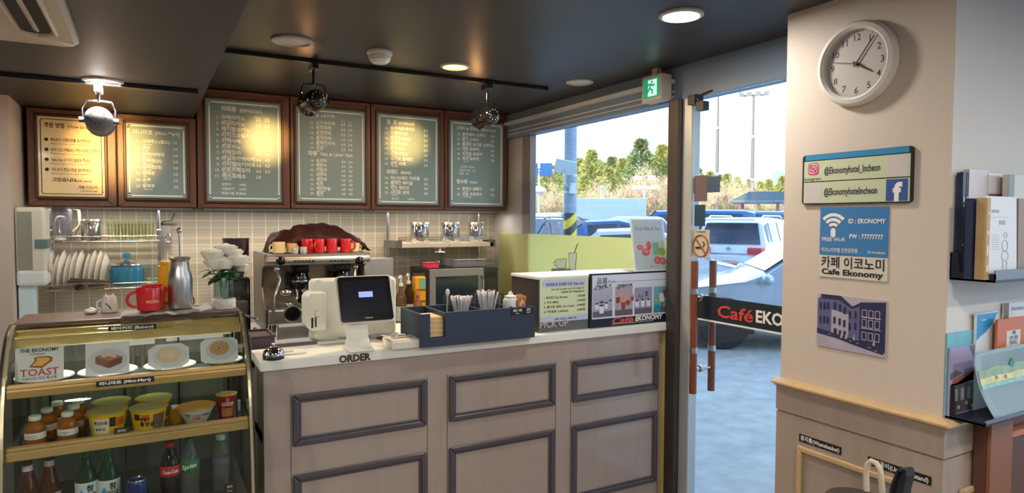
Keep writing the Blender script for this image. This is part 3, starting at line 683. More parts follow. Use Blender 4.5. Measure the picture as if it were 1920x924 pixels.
def card(name, label, corners_px, y, z0, tilt=.12, octa=0):
    """a stiff picture card leaning back; corners_px = left x, right x, top y"""
    x0 = PY(corners_px[0], 690, y).x; x1 = PY(corners_px[1], 690, y).x; zt_ = PY((corners_px[0]+corners_px[1])/2, corners_px[2], y).z
    H = zt_-z0; W = x1-x0; t_ = T(name, label, 'picture card', ((x0+x1)/2, y, z0), group='picture cards on the plates')
    uu, vv = X_, Vector((0, math.sin(tilt), math.cos(tilt))); nn = Vector((0, -math.cos(tilt), math.sin(tilt))); o = Vector((x0, y, z0))
    c = octa
    out = [(0, 0), (W, 0), (W, H), (0, H)] if not c else [(W*c, 0), (W*(1-c), 0), (W, H*c), (W, H*(1-c)), (W*(1-c), H), (W*c, H), (0, H*(1-c)), (0, H*c)]
    MB().prism(out, o, uu, vv, nn*-.0025).build('card', M('card_white', (226, 226, 230), .5, nz=.01), t_)
    def Q(fx, fy, d=.0008): return o+uu*(W*fx)+vv*(H*fy)+nn*d
    return t_, Q, uu, vv, nn, W, H
def poly(mb, Q, pts, d=.001): mb.face([Q(x, y, d) for x, y in pts])
def ell(mb, Q, cx, cy, rx, ry, d=.001, n=24, rot=0): poly(mb, Q, [(cx+rx*math.cos(2*PI*k/n)*math.cos(rot)-ry*math.sin(2*PI*k/n)*math.sin(rot), cy+rx*math.cos(2*PI*k/n)*math.sin(rot)+ry*math.sin(2*PI*k/n)*math.cos(rot)) for k in range(n)], d)
t_, Q, uu, vv, nn, W, H = card('toast_card', 'white card reading THE EKONOMY and TOAST above a toast picture', (27, 119, 651), 2.597, S1+.014, .2)
q = MB(); q.text('THE EKONOMY', Q(.5, .86), uu, vv, .0115, 'c', .03, W*.82); q.text('Cheese', Q(.46, .77), uu, vv, .007, 'c', .01, W*.3); q.text('이코노미 치즈 토스트', Q(.5, .05), uu, vv, .007, 'c', .01, W*.72); q.build('black_lettering', ink, t_, flat=True)
q = MB(); q.text('TOAST', Q(.5, .16), uu, vv, .023, 'c', .015, W*.8); q.build('red_lettering', M('red_print2', (206, 60, 60), .5, nz=0), t_, flat=True)
q = MB(); poly(q, Q, [(.28, .42), (.55, .37), (.76, .56), (.77, .66), (.70, .71), (.5, .72), (.38, .69), (.40, .6)], .0008); q.build('toast_crust', M('toast_crust', (170, 84, 40), .6, nz=0), t_, flat=True)
q = MB(); poly(q, Q, [(.33, .46), (.54, .43), (.70, .57), (.72, .63), (.66, .675), (.5, .685), (.42, .66), (.45, .6)], .0012); q.build('toast_bread', M('toast_bread', (236, 186, 84), .6, nz=.05), t_, flat=True)
t_, Q, uu, vv, nn, W, H = card('cake_card', 'square card with a brown chocolate cake picture', (160, 243, 643), 2.60, S1+.014, .2)
q = MB(); ell(q, Q, .5, .42, .46, .40, .0006); q.build('pictured_plate', M('pictured_plate', (205, 206, 216), .5, nz=.02), t_, flat=True)
q = MB(); poly(q, Q, [(.22, .58), (.52, .40), (.52, .18), (.22, .36)]); q.build('cake_side', M('cake_brown', (150, 92, 66), .6, nz=.1, ns=150), t_, flat=True)
q = MB(); poly(q, Q, [(.52, .40), (.84, .52), (.82, .32), (.52, .18)]); q.build('cake_side', M('cake_brown2', (124, 72, 52), .6, nz=.1, ns=150), t_, flat=True)
q = MB(); poly(q, Q, [(.22, .58), (.5, .70), (.84, .52), (.52, .40)]); q.build('cake_top', M('cake_top', (176, 118, 90), .6, nz=.1, ns=150), t_, flat=True)
q = MB()
for a_, b_, r_ in ((.42, .60, .07), (.56, .62, .08), (.64, .56, .06), (.5, .70, .07), (.58, .76, .05)): ell(q, Q, a_, b_, r_, r_*.9, .0014+a_*.0004, 14)
q.build('cake_cream', M('cake_cream', (216, 200, 190), .6, nz=.2, ns=200), t_, flat=True)
t_, Q, uu, vv, nn, W, H = card('cream_cake_card', 'octagonal card with a pale round cream cake picture', (278, 355, 645), 2.60, S1+.014, .2, .2)
q = MB(); ell(q, Q, .54, .48, .42, .44, .0006); q.build('pictured_plate', M('pictured_plate2', (210, 214, 220), .5, nz=.02), t_, flat=True)
q = MB(); ell(q, Q, .5, .54, .29, .33, .001); q.build('pictured_cake', M('pale_cake', (222, 196, 164), .6, nz=.08, ns=120), t_, flat=True)
q = MB(); ell(q, Q, .5, .60, .22, .22, .0014); ell(q, Q, .47, .63, .08, .07, .0017, 12); q.build('pictured_cake_top', M('pale_cake2', (232, 206, 176), .6, nz=.12, ns=200), t_, flat=True)
t_, Q, uu, vv, nn, W, H = card('cookie_card', 'white card with a golden round cookie picture at the right end', (377, 447, 634), 2.612, S1+.014, .24, .14)
q = MB(); ell(q, Q, .56, .54, .42, .42, .0006); q.build('pictured_plate', M('pictured_plate3', (200, 204, 214), .5, nz=.02), t_, flat=True)
q = MB(); ell(q, Q, .5, .60, .27, .29, .001); q.build('pictured_cookie', M('cookie_gold', (206, 164, 108), .6, nz=.16, ns=160), t_, flat=True)
q = MB()
for k in range(10):
    a = 2*PI*k/10; poly(q, Q, [(.5+.08*math.cos(a-.1), .6+.09*math.sin(a-.1)), (.5+.24*math.cos(a-.03), .6+.25*math.sin(a-.03)), (.5+.24*math.cos(a+.03), .6+.25*math.sin(a+.03)), (.5+.08*math.cos(a+.1), .6+.09*math.sin(a+.1))], .0013)
ell(q, Q, .5, .6, .035, .04, .0015, 10); q.build('cookie_pattern', M('cookie_dark', (150, 104, 60), .6, nz=0), t_, flat=True)

# ---- mini-mart shelf: juice bottles, noodle cups
juice = G('amber_juice', (232, 178, 90), .05, .35, (214, 142, 56), refl=.05)
capw = M('white_cap', (224, 222, 214), .35, nz=.02)
def juice_bottle(loc, label):
    t_ = T('juice_bottle', label, 'bottle', loc, group='amber juice bottles on the mini-mart shelf', world=False)
    MB().lathe((0, 0, 0), [(.022, 0), (.0275, .004), (.0285, .012), (.0285, .058), (.027, .068), (.020, .078), (.0135, .083), (.0125, .090)], 28).build('body', juice, t_, smooth=True)
    MB().lathe((0, 0, 0), [(.0288, .030), (.0290, .031), (.0290, .049), (.0288, .050)], 28, cap0=False, cap1=False).build('label_band', paper, t_, smooth=True)
    q = MB(); q.text('Premium Juice', (-.006, -.0294, .040), X_, Z_, .004, 'c', .01, .026); q.text('apple', (-.004, -.0294, .034), X_, Z_, .003, 'c', .01); q.build('label_print', ink, t_, flat=True)
    MB().lathe((0, 0, 0), [(.0155, .086), (.0172, .087), (.0172, .098), (.016, .100)], 28).build('cap', capw, t_, smooth=True)
    return t_
p1, p2 = PY(66, 800, 2.54), PY(127, 800, 2.54)
jb_ = juice_bottle((p1.x, 2.54, S2), 'front amber juice bottle with white cap at the left end of its shelf')
dup(jb_, (p2.x, 2.54, S2), 'front amber juice bottle beside the yellow noodle cups')
dup(jb_, (p1.x+.022, 2.625, S2), 'amber juice bottle in the middle of the left row'); dup(jb_, (p2.x+.010, 2.625, S2), 'amber juice bottle in the middle of the right row')
dup(jb_, (p1.x+.042, 2.70, S2), 'rearmost amber juice bottle of the left row'); dup(jb_, (p2.x+.018, 2.70, S2), 'rearmost amber juice bottle of the right row')
def noodle(loc, label, r0, r1, h, wall, lid, prints, group=None, rz=0):
    t_ = T('noodle_cup', label, 'noodle cup', loc, rz, group, world=False)
    MB().lathe((0, 0, 0), [(r0*.9, 0), (r0, .003), (r1, h-.004), (r1*1.02, h)], 36, cap1=False).build('cup', wall, t_, smooth=True)
    MB().lathe((0, 0, 0), [(r1*1.02, h-.003), (r1*1.07, h-.002), (r1*1.07, h+.001), (r1*1.0, h+.0015), (0, h+.0015)], 36, cap0=False).build('lid', lid, t_, smooth=True)
    def rad(z): return r0+(r1-r0)*z/h
    for nm, mt, a0, a1, z0, z1 in prints:
        q = MB(); n = 10
        for k in range(n):
            A, B = math.radians(a0+(a1-a0)*k/n-90), math.radians(a0+(a1-a0)*(k+1)/n-90)
            f = lambda a, z: (1.012*rad(z)*math.cos(a), 1.012*rad(z)*math.sin(a), z)
            q.face([f(A, z0*h), f(B, z0*h), f(B, z1*h), f(A, z1*h)])
        q.build(nm, mt, t_, flat=True)
    def curved(body, ang, z, size, mat, nm, wd=None):
        q = MB(); q.text(body, (0, 0, 0), X_, Z_, size, 'c', .02, wd)
        for v in q.bm.verts:
            a = math.radians(ang-90)+v.co.x/rad(z); rr = 1.03*rad(z+v.co.z); v.co = (rr*math.cos(a), rr*math.sin(a), z+v.co.z)
        q.build(nm, mat, t_, flat=True)
    return t_, curved
yel = M('noodle_yellow', (232, 190, 40), .4, nz=.05, ns=60); lidc = M('noodle_lid', (196, 176, 110), .3, .2, nz=.15, ns=60)
cream_p = M('cream_print', (226, 220, 200), .5, nz=.05); dkp = M('dark_print', (60, 44, 40), .5, nz=.05); orp = M('orange_print', (214, 100, 40), .5, nz=.1)
pz = M('noodle_picture', (120, 90, 78), .5, nz=.3, ns=120)
p = PY(202, 790, 2.55)
nA, cv = noodle((p.x, 2.55, S2), 'left yellow noodle cup with a cream text panel in front', .044, .056, .088, yel, lidc, (('text_panel', cream_p, -48, 6, .25, .82), ('orange_motif', orp, 30, 62, .5, .8), ('dark_motif', dkp, 8, 28, .5, .85)), 'yellow noodle cups')
cv('튀김우동', -20, .054, .009, ink, 'print', .04); cv('순한맛', -22, .034, .007, ink, 'print', .03)
dup(nA, (p.x+.006, 2.675, S2), 'left yellow noodle cup at the back of its pair', .3)
p = PY(279, 785, 2.55)
nB, cv = noodle((p.x, 2.55, S2), 'yellow noodle cup with a dark swirl picture and brush lettering', .044, .056, .084, yel, lidc, (('picture_disc', pz, 14, 62, .18, .82), ('orange_motif', orp, -24, 2, .62, .82), ('dark_motif', dkp, -52, -30, .6, .85)), 'yellow noodle cups')
cv('참좋은', -12, .048, .010, ink, 'print', .03); cv('통영굴', -6, .030, .013, ink, 'print', .042)
dup(nB, (p.x+.016, 2.675, S2), 'yellow noodle cup behind the brush-lettered one', .4)
p = PY(368, 785, 2.58)
nC, cv = noodle((p.x, 2.58, S2), 'wide white noodle bowl with an orange lid on the mini-mart shelf', .034, .060, .060, M('bowl_white', (222, 216, 206), .4, nz=.03), M('orange_lid', (216, 150, 70), .4, nz=.2, ns=50), (('red_panel', M('pink_print', (196, 60, 84), .5), -8, 14, .35, .6), ('orange_panel', M('amber_print', (226, 160, 60), .5), -16, -9, .35, .62)))
cv('쌀국수', 3, .026, .007, pale, 'print', .02); cv('사리곰탕', 34, .032, .007, ink, 'print', .026); cv('맛', -34, .032, .009, ink, 'print', .016)
p = PY(425, 768, 2.60)
nD, cv = noodle((p.x, 2.60, S2), 'tall red noodle cup at the right end of its shelf', .026, .035, .085, M('noodle_red', (150, 32, 30), .4, nz=.1, ns=60), lidc, (('noodle_picture', M('noodle_photo', (186, 112, 62), .5, nz=.35, ns=140), -40, 40, .08, .45), ('crest', M('pink_crest', (214, 120, 110), .5), -8, 10, .72, .9)))
cv('신라면', 0, .046, .013, pale, 'print', .04)
# yellow round sauce tub, price tags, small pale bottle
p = PY(330, 795, 2.60); t_ = T('yellow_jar', 'round yellow jar between the noodle cup and the white bowl', 'jar', (p.x, 2.60, S2))
MB().lathe((p.x, 2.60, S2), [(.016, 0), (.022, .006), (.026, .02), (.025, .04), (.019, .052), (.012, .056)], 28).build('body', G('yellow_sauce', (236, 190, 60), .1, .6, (214, 160, 30)), t_, smooth=True)
MB().cyl((p.x-.004, 2.60, S2+.055), (p.x-.004, 2.60, S2+.064), .012, n=20).build('cap', capw, t_, smooth=True)
def price_tag(px, y, z, wd, hh, lines, label):
    p = PY(*px, y); t_ = T('price_tag', label, 'price tag', (p.x, y, z), group='black price tags in the display case')
    b = MB(); b.hexa([(p.x-wd/2, y, z), (p.x+wd/2, y, z), (p.x+wd/2, y+.002, z), (p.x-wd/2, y+.002, z), (p.x-wd/2, y+.006, z+hh), (p.x+wd/2, y+.006, z+hh), (p.x+wd/2, y+.008, z+hh), (p.x-wd/2, y+.008, z+hh)]); b.box(p.x-wd/2, p.x+wd/2, y+.002, y+.02, z, z+.002)
    b.build('tag_board', M('tag_black', (44, 40, 38), .5), t_)
    q = MB()
    for k, s_ in enumerate(lines): q.text(s_, (p.x, y-.001+.004*(1-k*.3), z+hh*(.7-.26*k)), X_, Z_, hh*(.16 if k == 0 else .1), 'c', .02)
    q.build('tag_lettering', pale, t_, flat=True)
price_tag((228, 805), 2.479, S2, .044, .040, ('컵라면', 'Noodle', '4,000'), 'black price tag card leaning before the yellow noodle cups')
price_tag((431, 915), 2.50, S3, .04, .05, ('생수', 'Water', '1,000'), 'black price tag card beside the water bottle')
p = PY(448, 776, 2.66); t_ = T('stick_sachet', 'thin pale blue stick sachet standing beside the red noodle cup', 'sachet', (p.x, 2.66, S2))
b = MB(); b.box(p.x-.0055, p.x+.0055, 2.658, 2.662, S2, S2+.042); b.build('sachet', M('pale_blue_foil', (150, 196, 206), .3), t_, bevel=.0015)
b = MB(); b.box(p.x-.0055, p.x+.0055, 2.6565, 2.6578, S2+.036, S2+.0415); b.build('seal_band', paper, t_)

# ---- bottom shelf drinks
def bottle(name, label, px, y, prof_, mat, parts, cat='bottle', group=None, n=28):
    p = PY(*px, y); t_ = T(name, label, cat, (p.x, y, S3), group=group, world=False)
    MB().lathe((0, 0, 0), prof_, n).build('body', mat, t_, smooth=True)
    for nm, pr, mt in parts: MB().lathe((0, 0, 0), pr, n, cap0=(nm == 'cap'), cap1=(nm == 'cap')).build(nm, mt, t_, smooth=True)
    return t_
def wrap(t_, body, r, z, size, mat, nm='print', wd=None, ang=0, tilt=0):
    q = MB(); q.text(body, (0, 0, 0), X_, Z_, size, 'c', .03, wd)
    for v in q.bm.verts:
        a = math.radians(ang-90)+v.co.x/r; v.co = (r*math.cos(a), r*math.sin(a), z+v.co.z+v.co.x*tilt)
    q.build(nm, mat, t_, flat=True)
beer = G('amber_beer_glass', (196, 132, 64), .05, .25, (140, 84, 36))
bp = [(.026, 0), (.0295, .004), (.0295, .11), (.026, .14), (.015, .185), (.0128, .20), (.0128, .232)]
for px, lab in (((52, 905), 'leftmost amber beer bottle on the lowest shelf'), ((93, 900), 'amber beer bottle beside the green soju bottles')):
    t_ = bottle('beer_bottle', lab, px, 2.56 if px[0] < 60 else 2.58, bp, beer, (('label_band', [(.0298, .04), (.0300, .042), (.0300, .10), (.0298, .102)], M('beer_label', (214, 206, 186), .5)), ('neck_label', [(.0155, .178), (.0136, .199), (.0131, .205)], paper)), group='amber beer bottles')
    MB().lathe((0, 0, 0), [(.0145, .228), (.0148, .236), (.0125, .239)], 20).build('cap', M('gold_cap', (190, 160, 90), .3, .7), t_, smooth=True)
soju = G('green_soju_glass', (60, 150, 80), .05, .4, (20, 96, 44))
sp_ = [(.028, 0), (.0325, .004), (.0325, .125), (.030, .145), (.018, .178), (.0135, .19), (.0128, .218)]
blue_p = M('blue_print', (60, 160, 216), .5)
for px, y, lab in (((162, 900), 2.56, 'left green soju bottle with a white and blue label'), ((204, 895), 2.55, 'right green soju bottle with lettering on its white label')):
    t_ = bottle('soju_bottle', lab, px, y, sp_, soju, (('label_band', [(.0328, .05), (.0331, .052), (.0331, .124), (.0328, .126)], M('soju_label', (216, 226, 226), .5)),), group='green soju bottles')
    MB().lathe((0, 0, 0), [(.0142, .205), (.0145, .206), (.0145, .225), (.0138, .227)], 20).build('cap', M('green_cap', (30, 110, 60), .35), t_, smooth=True)
    q = MB(); pts_ = [(-.012, .085), (-.008, .072), (0, .068), (.008, .072), (.010, .085), (0, .106)]
    q.face([(.0336*math.sin((x_-.012)/.033), -.0336*math.cos((x_-.012)/.033), z_) for x_, z_ in pts_]); q.build('droplet_mark', blue_p, t_, flat=True)
    wrap(t_, '참', .0337, .098, .017, ink, ang=22); wrap(t_, '이슬', .0337, .076, .015, ink, ang=24)
t_ = bottle('beer_can', 'blue beer can on the lowest shelf', (257, 905), 2.50, [(.025, 0), (.029, .005), (.0325, .012), (.0325, .108), (.028, .118), (.0265, .1205), (.0255, .119), (.024, .116)], M('can_blue', (24, 52, 120), .25, .4, nz=.08), (('top_rim', [(.0268, .118), (.0275, .121), (.0265, .123), (.0252, .121)], chrome),), 'can')
wrap(t_, 'Cass', .0329, .052, .034, pale, wd=.050, tilt=.12)
b = MB(); b.obox((.004, 0, .1175), (.016, .008, .0012)); b.build('pull_tab', chrome, t_)
cola = G('cola_plastic', (50, 22, 16), .05, .6, (24, 10, 8))
cp_ = [(.026, 0), (.031, .006), (.0315, .03), (.029, .05), (.0315, .075), (.0325, .12), (.031, .145), (.024, .17), (.0135, .195), (.0125, .205), (.0125, .215)]
t_ = bottle('cola_bottle', 'dark cola bottle with a red label on the lowest shelf', (319, 880), 2.54, cp_, cola, (('label_band', [(.0322, .108), (.0330, .109), (.0326, .140), (.0316, .142)], M('cola_red', (206, 30, 36), .4)), ('cap', [(.0145, .203), (.015, .204), (.015, .220), (.014, .221)], M('cola_cap', (190, 26, 30), .4))))
wrap(t_, 'Coca-Cola', .0337, .119, .012, pale, wd=.052)
clearp = G('clear_plastic', (226, 236, 230), .08, .06)
t_ = bottle('lemon_soda_bottle', 'clear soda bottle with a green label beside the cola', (356, 878), 2.55, cp_, clearp, (('label_band', [(.0322, .106), (.0330, .107), (.0326, .146), (.0312, .148)], M('soda_green', (16, 122, 64), .4)), ('cap', [(.0145, .203), (.015, .204), (.015, .220), (.014, .221)], M('soda_cap', (24, 120, 60), .4))))
wrap(t_, 'Sprite', .0337, .122, .016, pale, wd=.05, ang=-6, tilt=.15)
rib = [(.024, 0), (.0285, .005)]
for k in range(9): rib += [(.0285, .012+.013*k), (.0268, .018+.013*k)]
rib += [(.0285, .135), (.027, .15), (.016, .172), (.0125, .18), (.0125, .192)]
t_ = bottle('water_bottle', 'ribbed clear water bottle at the right end of the lowest shelf', (414, 870), 2.60, rib, clearp, (('label_band', [(.0289, .098), (.0291, .1), (.0291, .118), (.0289, .12)], M('water_label', (110, 96, 120), .5)), ('cap', [(.0145, .184), (.0148, .185), (.0148, .199), (.014, .2)], white)))
t_['label'] = 'ribbed clear water bottle with a violet label on the lowest shelf'
t_ = bottle('water_bottle', 'clear water bottle with a pink cap standing behind the ribbed one', (417, 860), 2.70, [(r_, z_*1.12) for r_, z_ in rib], clearp, (('cap', [(.0145, .206), (.0148, .207), (.0148, .221), (.014, .223)], M('pink_cap', (206, 60, 130), .4)),))

# ================================================================== ON TOP OF THE CASE
KT = 1.2425
def mug(name, label, loc, r, h, mat, hang, group=None, letter=None, base=None):
    t_ = T(name, label, 'mug', loc, 0, group, world=False)
    MB().lathe((0, 0, 0), [(r*.86, 0), (r*.97, .004), (r, .012), (r, h-.003), (r*.98, h), (r*.93, h-.002), (r*.92, .012), (0, .008)], 32).build('body', mat, t_, smooth=True)
    c, s_ = math.cos(hang), math.sin(hang); pts_ = []
    for k in range(11):
        a = -PI/2+PI*k/10; d = r*.94+math.cos(a)*h*.36; pts_.append((c*d, s_*d, h*.5+math.sin(a)*h*.34))
    MB().tube(pts_, h*.065, 10).build('handle', mat, t_, smooth=True)
    if letter: wrap(t_, letter, r*1.01, h*.36, h*.12, M('gold_print', (214, 170, 120), .5, nz=0), wd=r*1.1, ang=20)
    return t_
yT = 2.80
cl_ = MB(); x0, x1 = PY(225, 585, 2.77).x, PY(393, 585, 2.80).x
n = 26; rows_ = []
for jy in range(9):
    row = []
    for i in range(n+1):
        fx, fy = i/n, jy/8
        x = x0+(x1-x0)*fx; y = 2.715+.16*fy; z = KT+.004+.0075*(1-abs(2*fy-1))**.3+.0025*math.sin(fx*17+fy*5)+.002*math.sin(fx*41)
        z += .012*max(0, fx-.86)/.14
        row.append(cl_.v((x+.004*math.sin(fy*9), y+.006*math.sin(fx*9), z)))
    rows_.append(row)
for a, c in zip(rows_, rows_[1:]):
    for i in range(n): cl_.bm.faces.new((a[i], a[i+1], c[i+1], c[i]))
r_ = bmesh.ops.solidify(cl_.bm, geom=cl_.bm.faces[:], thickness=.003)
o = cl_.build('tray_cloth', M('white_cloth', (226, 224, 214), .85, nz=.03, bump=.1, ns=60), smooth=2); tag(o, 'folded white cloth under the red mugs and steel flask', 'cloth')
MTOP = KT+.0175
p = PY(279, 560, 2.765); mug('red_mug', 'red mug with gold lettering and handle to the left on white cloth', (p.x, 2.765, MTOP), .042, .084, red, PI*1.02, letter='MODENA')
p = PY(287, 560, 2.835); mug('red_mug', 'red mug with handle to the right behind the lettered mug', (p.x, 2.85, MTOP-.002), .040, .086, red, -.1)
p = PY(338, 530, 2.79); t_ = T('steel_flask', 'tall brushed steel flask standing on the white cloth', 'flask', (p.x, 2.79, MTOP))
MB().lathe((p.x, 2.79, MTOP), [(.040, 0), (.0425, .004), (.0425, .105), (.040, .128), (.033, .150), (.0315, .165), (.0315, .180), (.037, .186), (.038, .190), (.036, .192), (.031, .184)], 40).build('body', steel, t_, smooth=True)
MB().lathe((p.x, 2.79, MTOP), [(.032, .176), (.0335, .178), (.032, .180)], 36, cap0=False, cap1=False).build('neck_ring', chrome, t_, smooth=True)
a = PY(338, 478, 2.79); c = PY(336, 432, 2.79); t_ = T('bar_spoon', 'long chrome stick standing in the steel flask', 'spoon', (p.x, 2.79, MTOP+.012))
MB().cyl((p.x+.004, 2.79, MTOP+.012), (c.x, 2.79, c.z), .004, .0035, 12).build('rod', chrome, t_, smooth=True)
MB().ball((c.x, 2.79, c.z), .010, 14, (1, .7, 1.1)).build('knob', chrome, t_, smooth=True)
p = PY(311, 525, 2.90); t_ = T('yellow_bottle', 'yellow bottle partly hidden between red mug and steel flask', 'bottle', (p.x, 2.90, KT))
ybm = M('yellow_plastic', (236, 182, 20), .35, nz=.04)
MB().lathe((p.x, 2.90, KT), [(.026, 0), (.0285, .005), (.0285, .16), (.027, .172), (.020, .176)], 30).build('body', ybm, t_, smooth=True)
MB().lathe((p.x, 2.90, KT), [(.0225, .174), (.0235, .176), (.0235, .186), (.022, .188)], 30).build('cap', ybm, t_, smooth=True)
# whisk-like wire tool between mug and flask
p = PY(325, 560, 2.86); t_ = T('wire_stand', 'small black wire loop tool behind the steel flask', 'wire tool', (p.x+.03, 2.88, KT))
b = MB(); b.tube([(p.x+.05+.024*math.cos(a), 2.885, KT+.03+.027*math.sin(a)) for a in [2*PI*k/20 for k in range(20)]], .0025, 6, True); b.build('loop', black, t_, smooth=True)
b = MB(); b.cyl((p.x+.05, 2.885, KT), (p.x+.05, 2.885, KT+.005), .014); b.build('foot', black, t_)
# flower vase
p = PY(420, 560, 2.83); vx, vy = p.x, 2.83
t_ = T('flower_vase', 'glass vase of white roses standing on a pebble base at the case end', 'vase', (vx, vy, KT))
k = (PY(442, 560, vy).x-PY(398, 560, vy).x)/2
MB().lathe((vx, vy, KT), [(k*.96, 0), (k, .003), (k*1.02, .034), (k*.95, .040), (0, .041)], 32).build('pebble_base', M('white_pebbles', (222, 220, 212), .6, nz=.12, ns=160, bump=.9), t_, smooth=True)
MB().lathe((vx, vy, KT), [(k*.86, .041), (k*.86, .115), (k*.84, .118), (k*.80, .117), (k*.80, .045)], 32, cap1=False).build('glass_cylinder', glass, t_, smooth=True)
st = MB()
for i in range(6):
    a = 2*PI*i/6; st.tube([(vx+.012*math.cos(a), vy+.012*math.sin(a), KT+.045), (vx+.016*math.cos(a+.8), vy+.016*math.sin(a+.8), KT+.10), (vx+.045*math.cos(a+1), vy+.035*math.sin(a+1), KT+.165)], .0022, 6)
st.build('stem', M('stem_green', (150, 172, 130), .6), t_, smooth=True)
lf = MB()
for i in range(120):
    a = random.uniform(0, 2*PI); rr = random.uniform(.01, .072); zc = KT+.142+random.uniform(-.014, .024)-rr*.22
    c = Vector((vx+rr*math.cos(a), vy+rr*.75*math.sin(a), zc)); L = random.uniform(.026, .040); d = Vector((math.cos(a), math.sin(a), random.uniform(-.7, .25))).normalized()
    s_ = d.cross(Z_).normalized()*L*.42; up = Vector((0, 0, L*.12))
    lf.face([c, c+d*L*.35+s_+up*.3, c+d*L]); lf.face([c, c+d*L, c+d*L*.35-s_+up*.3])
lf.build('leaves', M('rose_leaf', (44, 96, 50), .5, nz=.2, ns=40), t_, flat=True)
rose_m = M('white_rose', (240, 236, 222), .6, nz=.03)
for i, (px, py, rr) in enumerate(((398, 476, .030), (424, 466, .028), (446, 486, .030), (420, 492, .030), (436, 474, .028), (402, 492, .026), (452, 500, .022), (412, 470, .022))):
    c = PY(px, py, vy+(-.02 if i in (0, 2, 3, 5) else .02)); q = MB()
    q.ball(c+Z_*rr*.12, rr*.74, 12, (1, 1, .9))
    for layer, (n_, r0, e0, e1, hw_) in enumerate(((3, .62, 1.45, -.5, 1.1), (4, .80, 1.05, -.8, .95), (5, 1.0, .72, -1.0, .82), (6, 1.16, .35, -1.0, .66))):
        for j in range(n_):
            a0 = 2*PI*j/n_+layer*.7+i*1.3; rows2 = []
            for k in range(5):
                e = e1+(e0-e1)*k/4; fl = 1+.16*max(0, k-2)*(layer > 0); row = []
                for m_ in range(6):
                    a = a0+hw_*(m_/2.5-1)*math.cos(max(-.9, e)*.6); edge = 1+.07*abs(m_/2.5-1)
                    rad_ = rr*r0*fl*edge; ee = e-.12*(m_/2.5-1)**2*k/4
                    row.append(q.v(c+Vector((rad_*math.cos(a)*math.cos(ee*.85), rad_*math.sin(a)*math.cos(ee*.85), rr*r0*.85*math.sin(ee)))))
                rows2.append(row)
            for r1, r2_ in zip(rows2, rows2[1:]):
                for m_ in range(5): q.bm.faces.new((r1[m_], r1[m_+1], r2_[m_+1], r2_[m_]))
    q.build('rose_bloom', rose_m, t_, smooth=2, flat=True)
# small white creamer and spoon rest
p = PY(205, 575, 2.90); t_ = T('white_creamer', 'small white cup with a black line drawing behind the red mug', 'cup', (p.x, 2.92, KT))
MB().lathe((p.x, 2.92, KT), [(.026, 0), (.028, .004), (.024, .05), (.020, .062), (.019, .06)], 28).build('body', ceramic, t_, smooth=True)
q = MB()
for s_ in (-1, 1): q.lathe((p.x+s_*.012, 2.92, KT+.058), [(.005, 0), (.0005, .016)], 8)
q.build('ear_spout', ceramic, t_, smooth=True)
q = MB(); q.tube([(p.x-.012, 2.893, KT+.036), (p.x-.002, 2.8925, KT+.026), (p.x+.006, 2.8935, KT+.012)], .0018, 6); q.build('line_drawing', ink, t_)
q = MB(); q.tube([(p.x-.024, 2.92, KT+.048), (p.x-.04, 2.92, KT+.04), (p.x-.042, 2.92, KT+.02), (p.x-.026, 2.92, KT+.008)], .0035, 8); q.build('handle', ceramic, t_, smooth=True)
p = PY(171, 582, 2.90); t_ = T('spoon_rest', 'small white spoon rest left of the white creamer', 'dish', (p.x, 2.90, KT))
MB().lathe((p.x, 2.90, KT), [(.022, 0), (.03, .006), (.031, .012), (.026, .009), (0, .006)], 28, sy=.7).build('dish', ceramic, t_, smooth=True)
MB().tube([(p.x-.02, 2.90, KT+.01), (p.x, 2.90, KT+.018), (p.x+.016, 2.90, KT+.012)], .005, 8).build('raised_lip', ceramic, t_, smooth=True)
# ================================================================== LEFT OF THE BACK WALL: DISPENSER, DISH RACK
t = T('towel_dispenser', 'tall white and grey paper towel dispenser on the left wall corner', 'dispenser', (-.56, 4.36, 1.05))
x0, x1 = PY(28, 480, 4.30).x, PY(80, 480, 4.30).x
zt, zm, zb_ = PY(55, 388, 4.3).z, PY(55, 512, 4.3).z, PY(55, 583, 4.3).z
xw_ = -.608
b = MB(); b.box(xw_, xw_+.135, 4.28, 4.46, zm, zt); b.build('cover', M('dispenser_white', (206, 210, 198), .4, nz=.02), t, bevel=.018, seg=3)
b = MB(); b.box(xw_+.012, xw_+.075, 4.276, 4.282, zm+.02, zt-.025); b.build('grey_window', M('dispenser_grey', (136, 140, 128), .35), t, bevel=.002)
b = MB(); b.box(xw_, xw_+.137, 4.275, 4.45, zm-.07, zm+.02); b.build('chin', M('dispenser_pale', (214, 226, 230), .4, nz=.02), t, bevel=.02, seg=3)
b = MB(); b.box(xw_+.136, xw_+.138, 4.30, 4.44, zm+.13, zm+.18); b.box(xw_+.085, xw_+.137, 4.2775, 4.2795, zm+.13, zm+.18); b.build('teal_lock_plate', M('teal_plate', (92, 128, 134), .35), t)
b = MB(); b.box(xw_+.005, xw_+.075, 4.30, 4.42, zb_-.05, zm-.07); b.build('paper_stack', M('towel_paper', (196, 222, 236), .6, nz=.02), t, bevel=.006)
b = MB(); b.cyl((xw_+.137, 4.36, zm+.03), (xw_+.150, 4.36, zm+.03), .03, n=20); b.build('latch', M('latch_cream', (210, 212, 190), .4), t, smooth=True)
YR = 4.70
rack = T('dish_rack', 'two-tier chrome wire dish rack on the tiled wall', 'dish rack', (-.02, YR, 1.02))
xa, xb = PY(90, 450, YR).x, PY(299, 450, YR).x
zu, zl = PY(190, 452, YR).z, PY(190, 538, YR).z
for x in (xa, xb):
    b = MB(); b.cyl((x, YR+.12, BC), (x, YR+.12, 1.66), .011, n=14); b.build('post', chrome, rack, smooth=True)
wire = M('wire_chrome', (176, 168, 156), .25, 1, nz=.03)
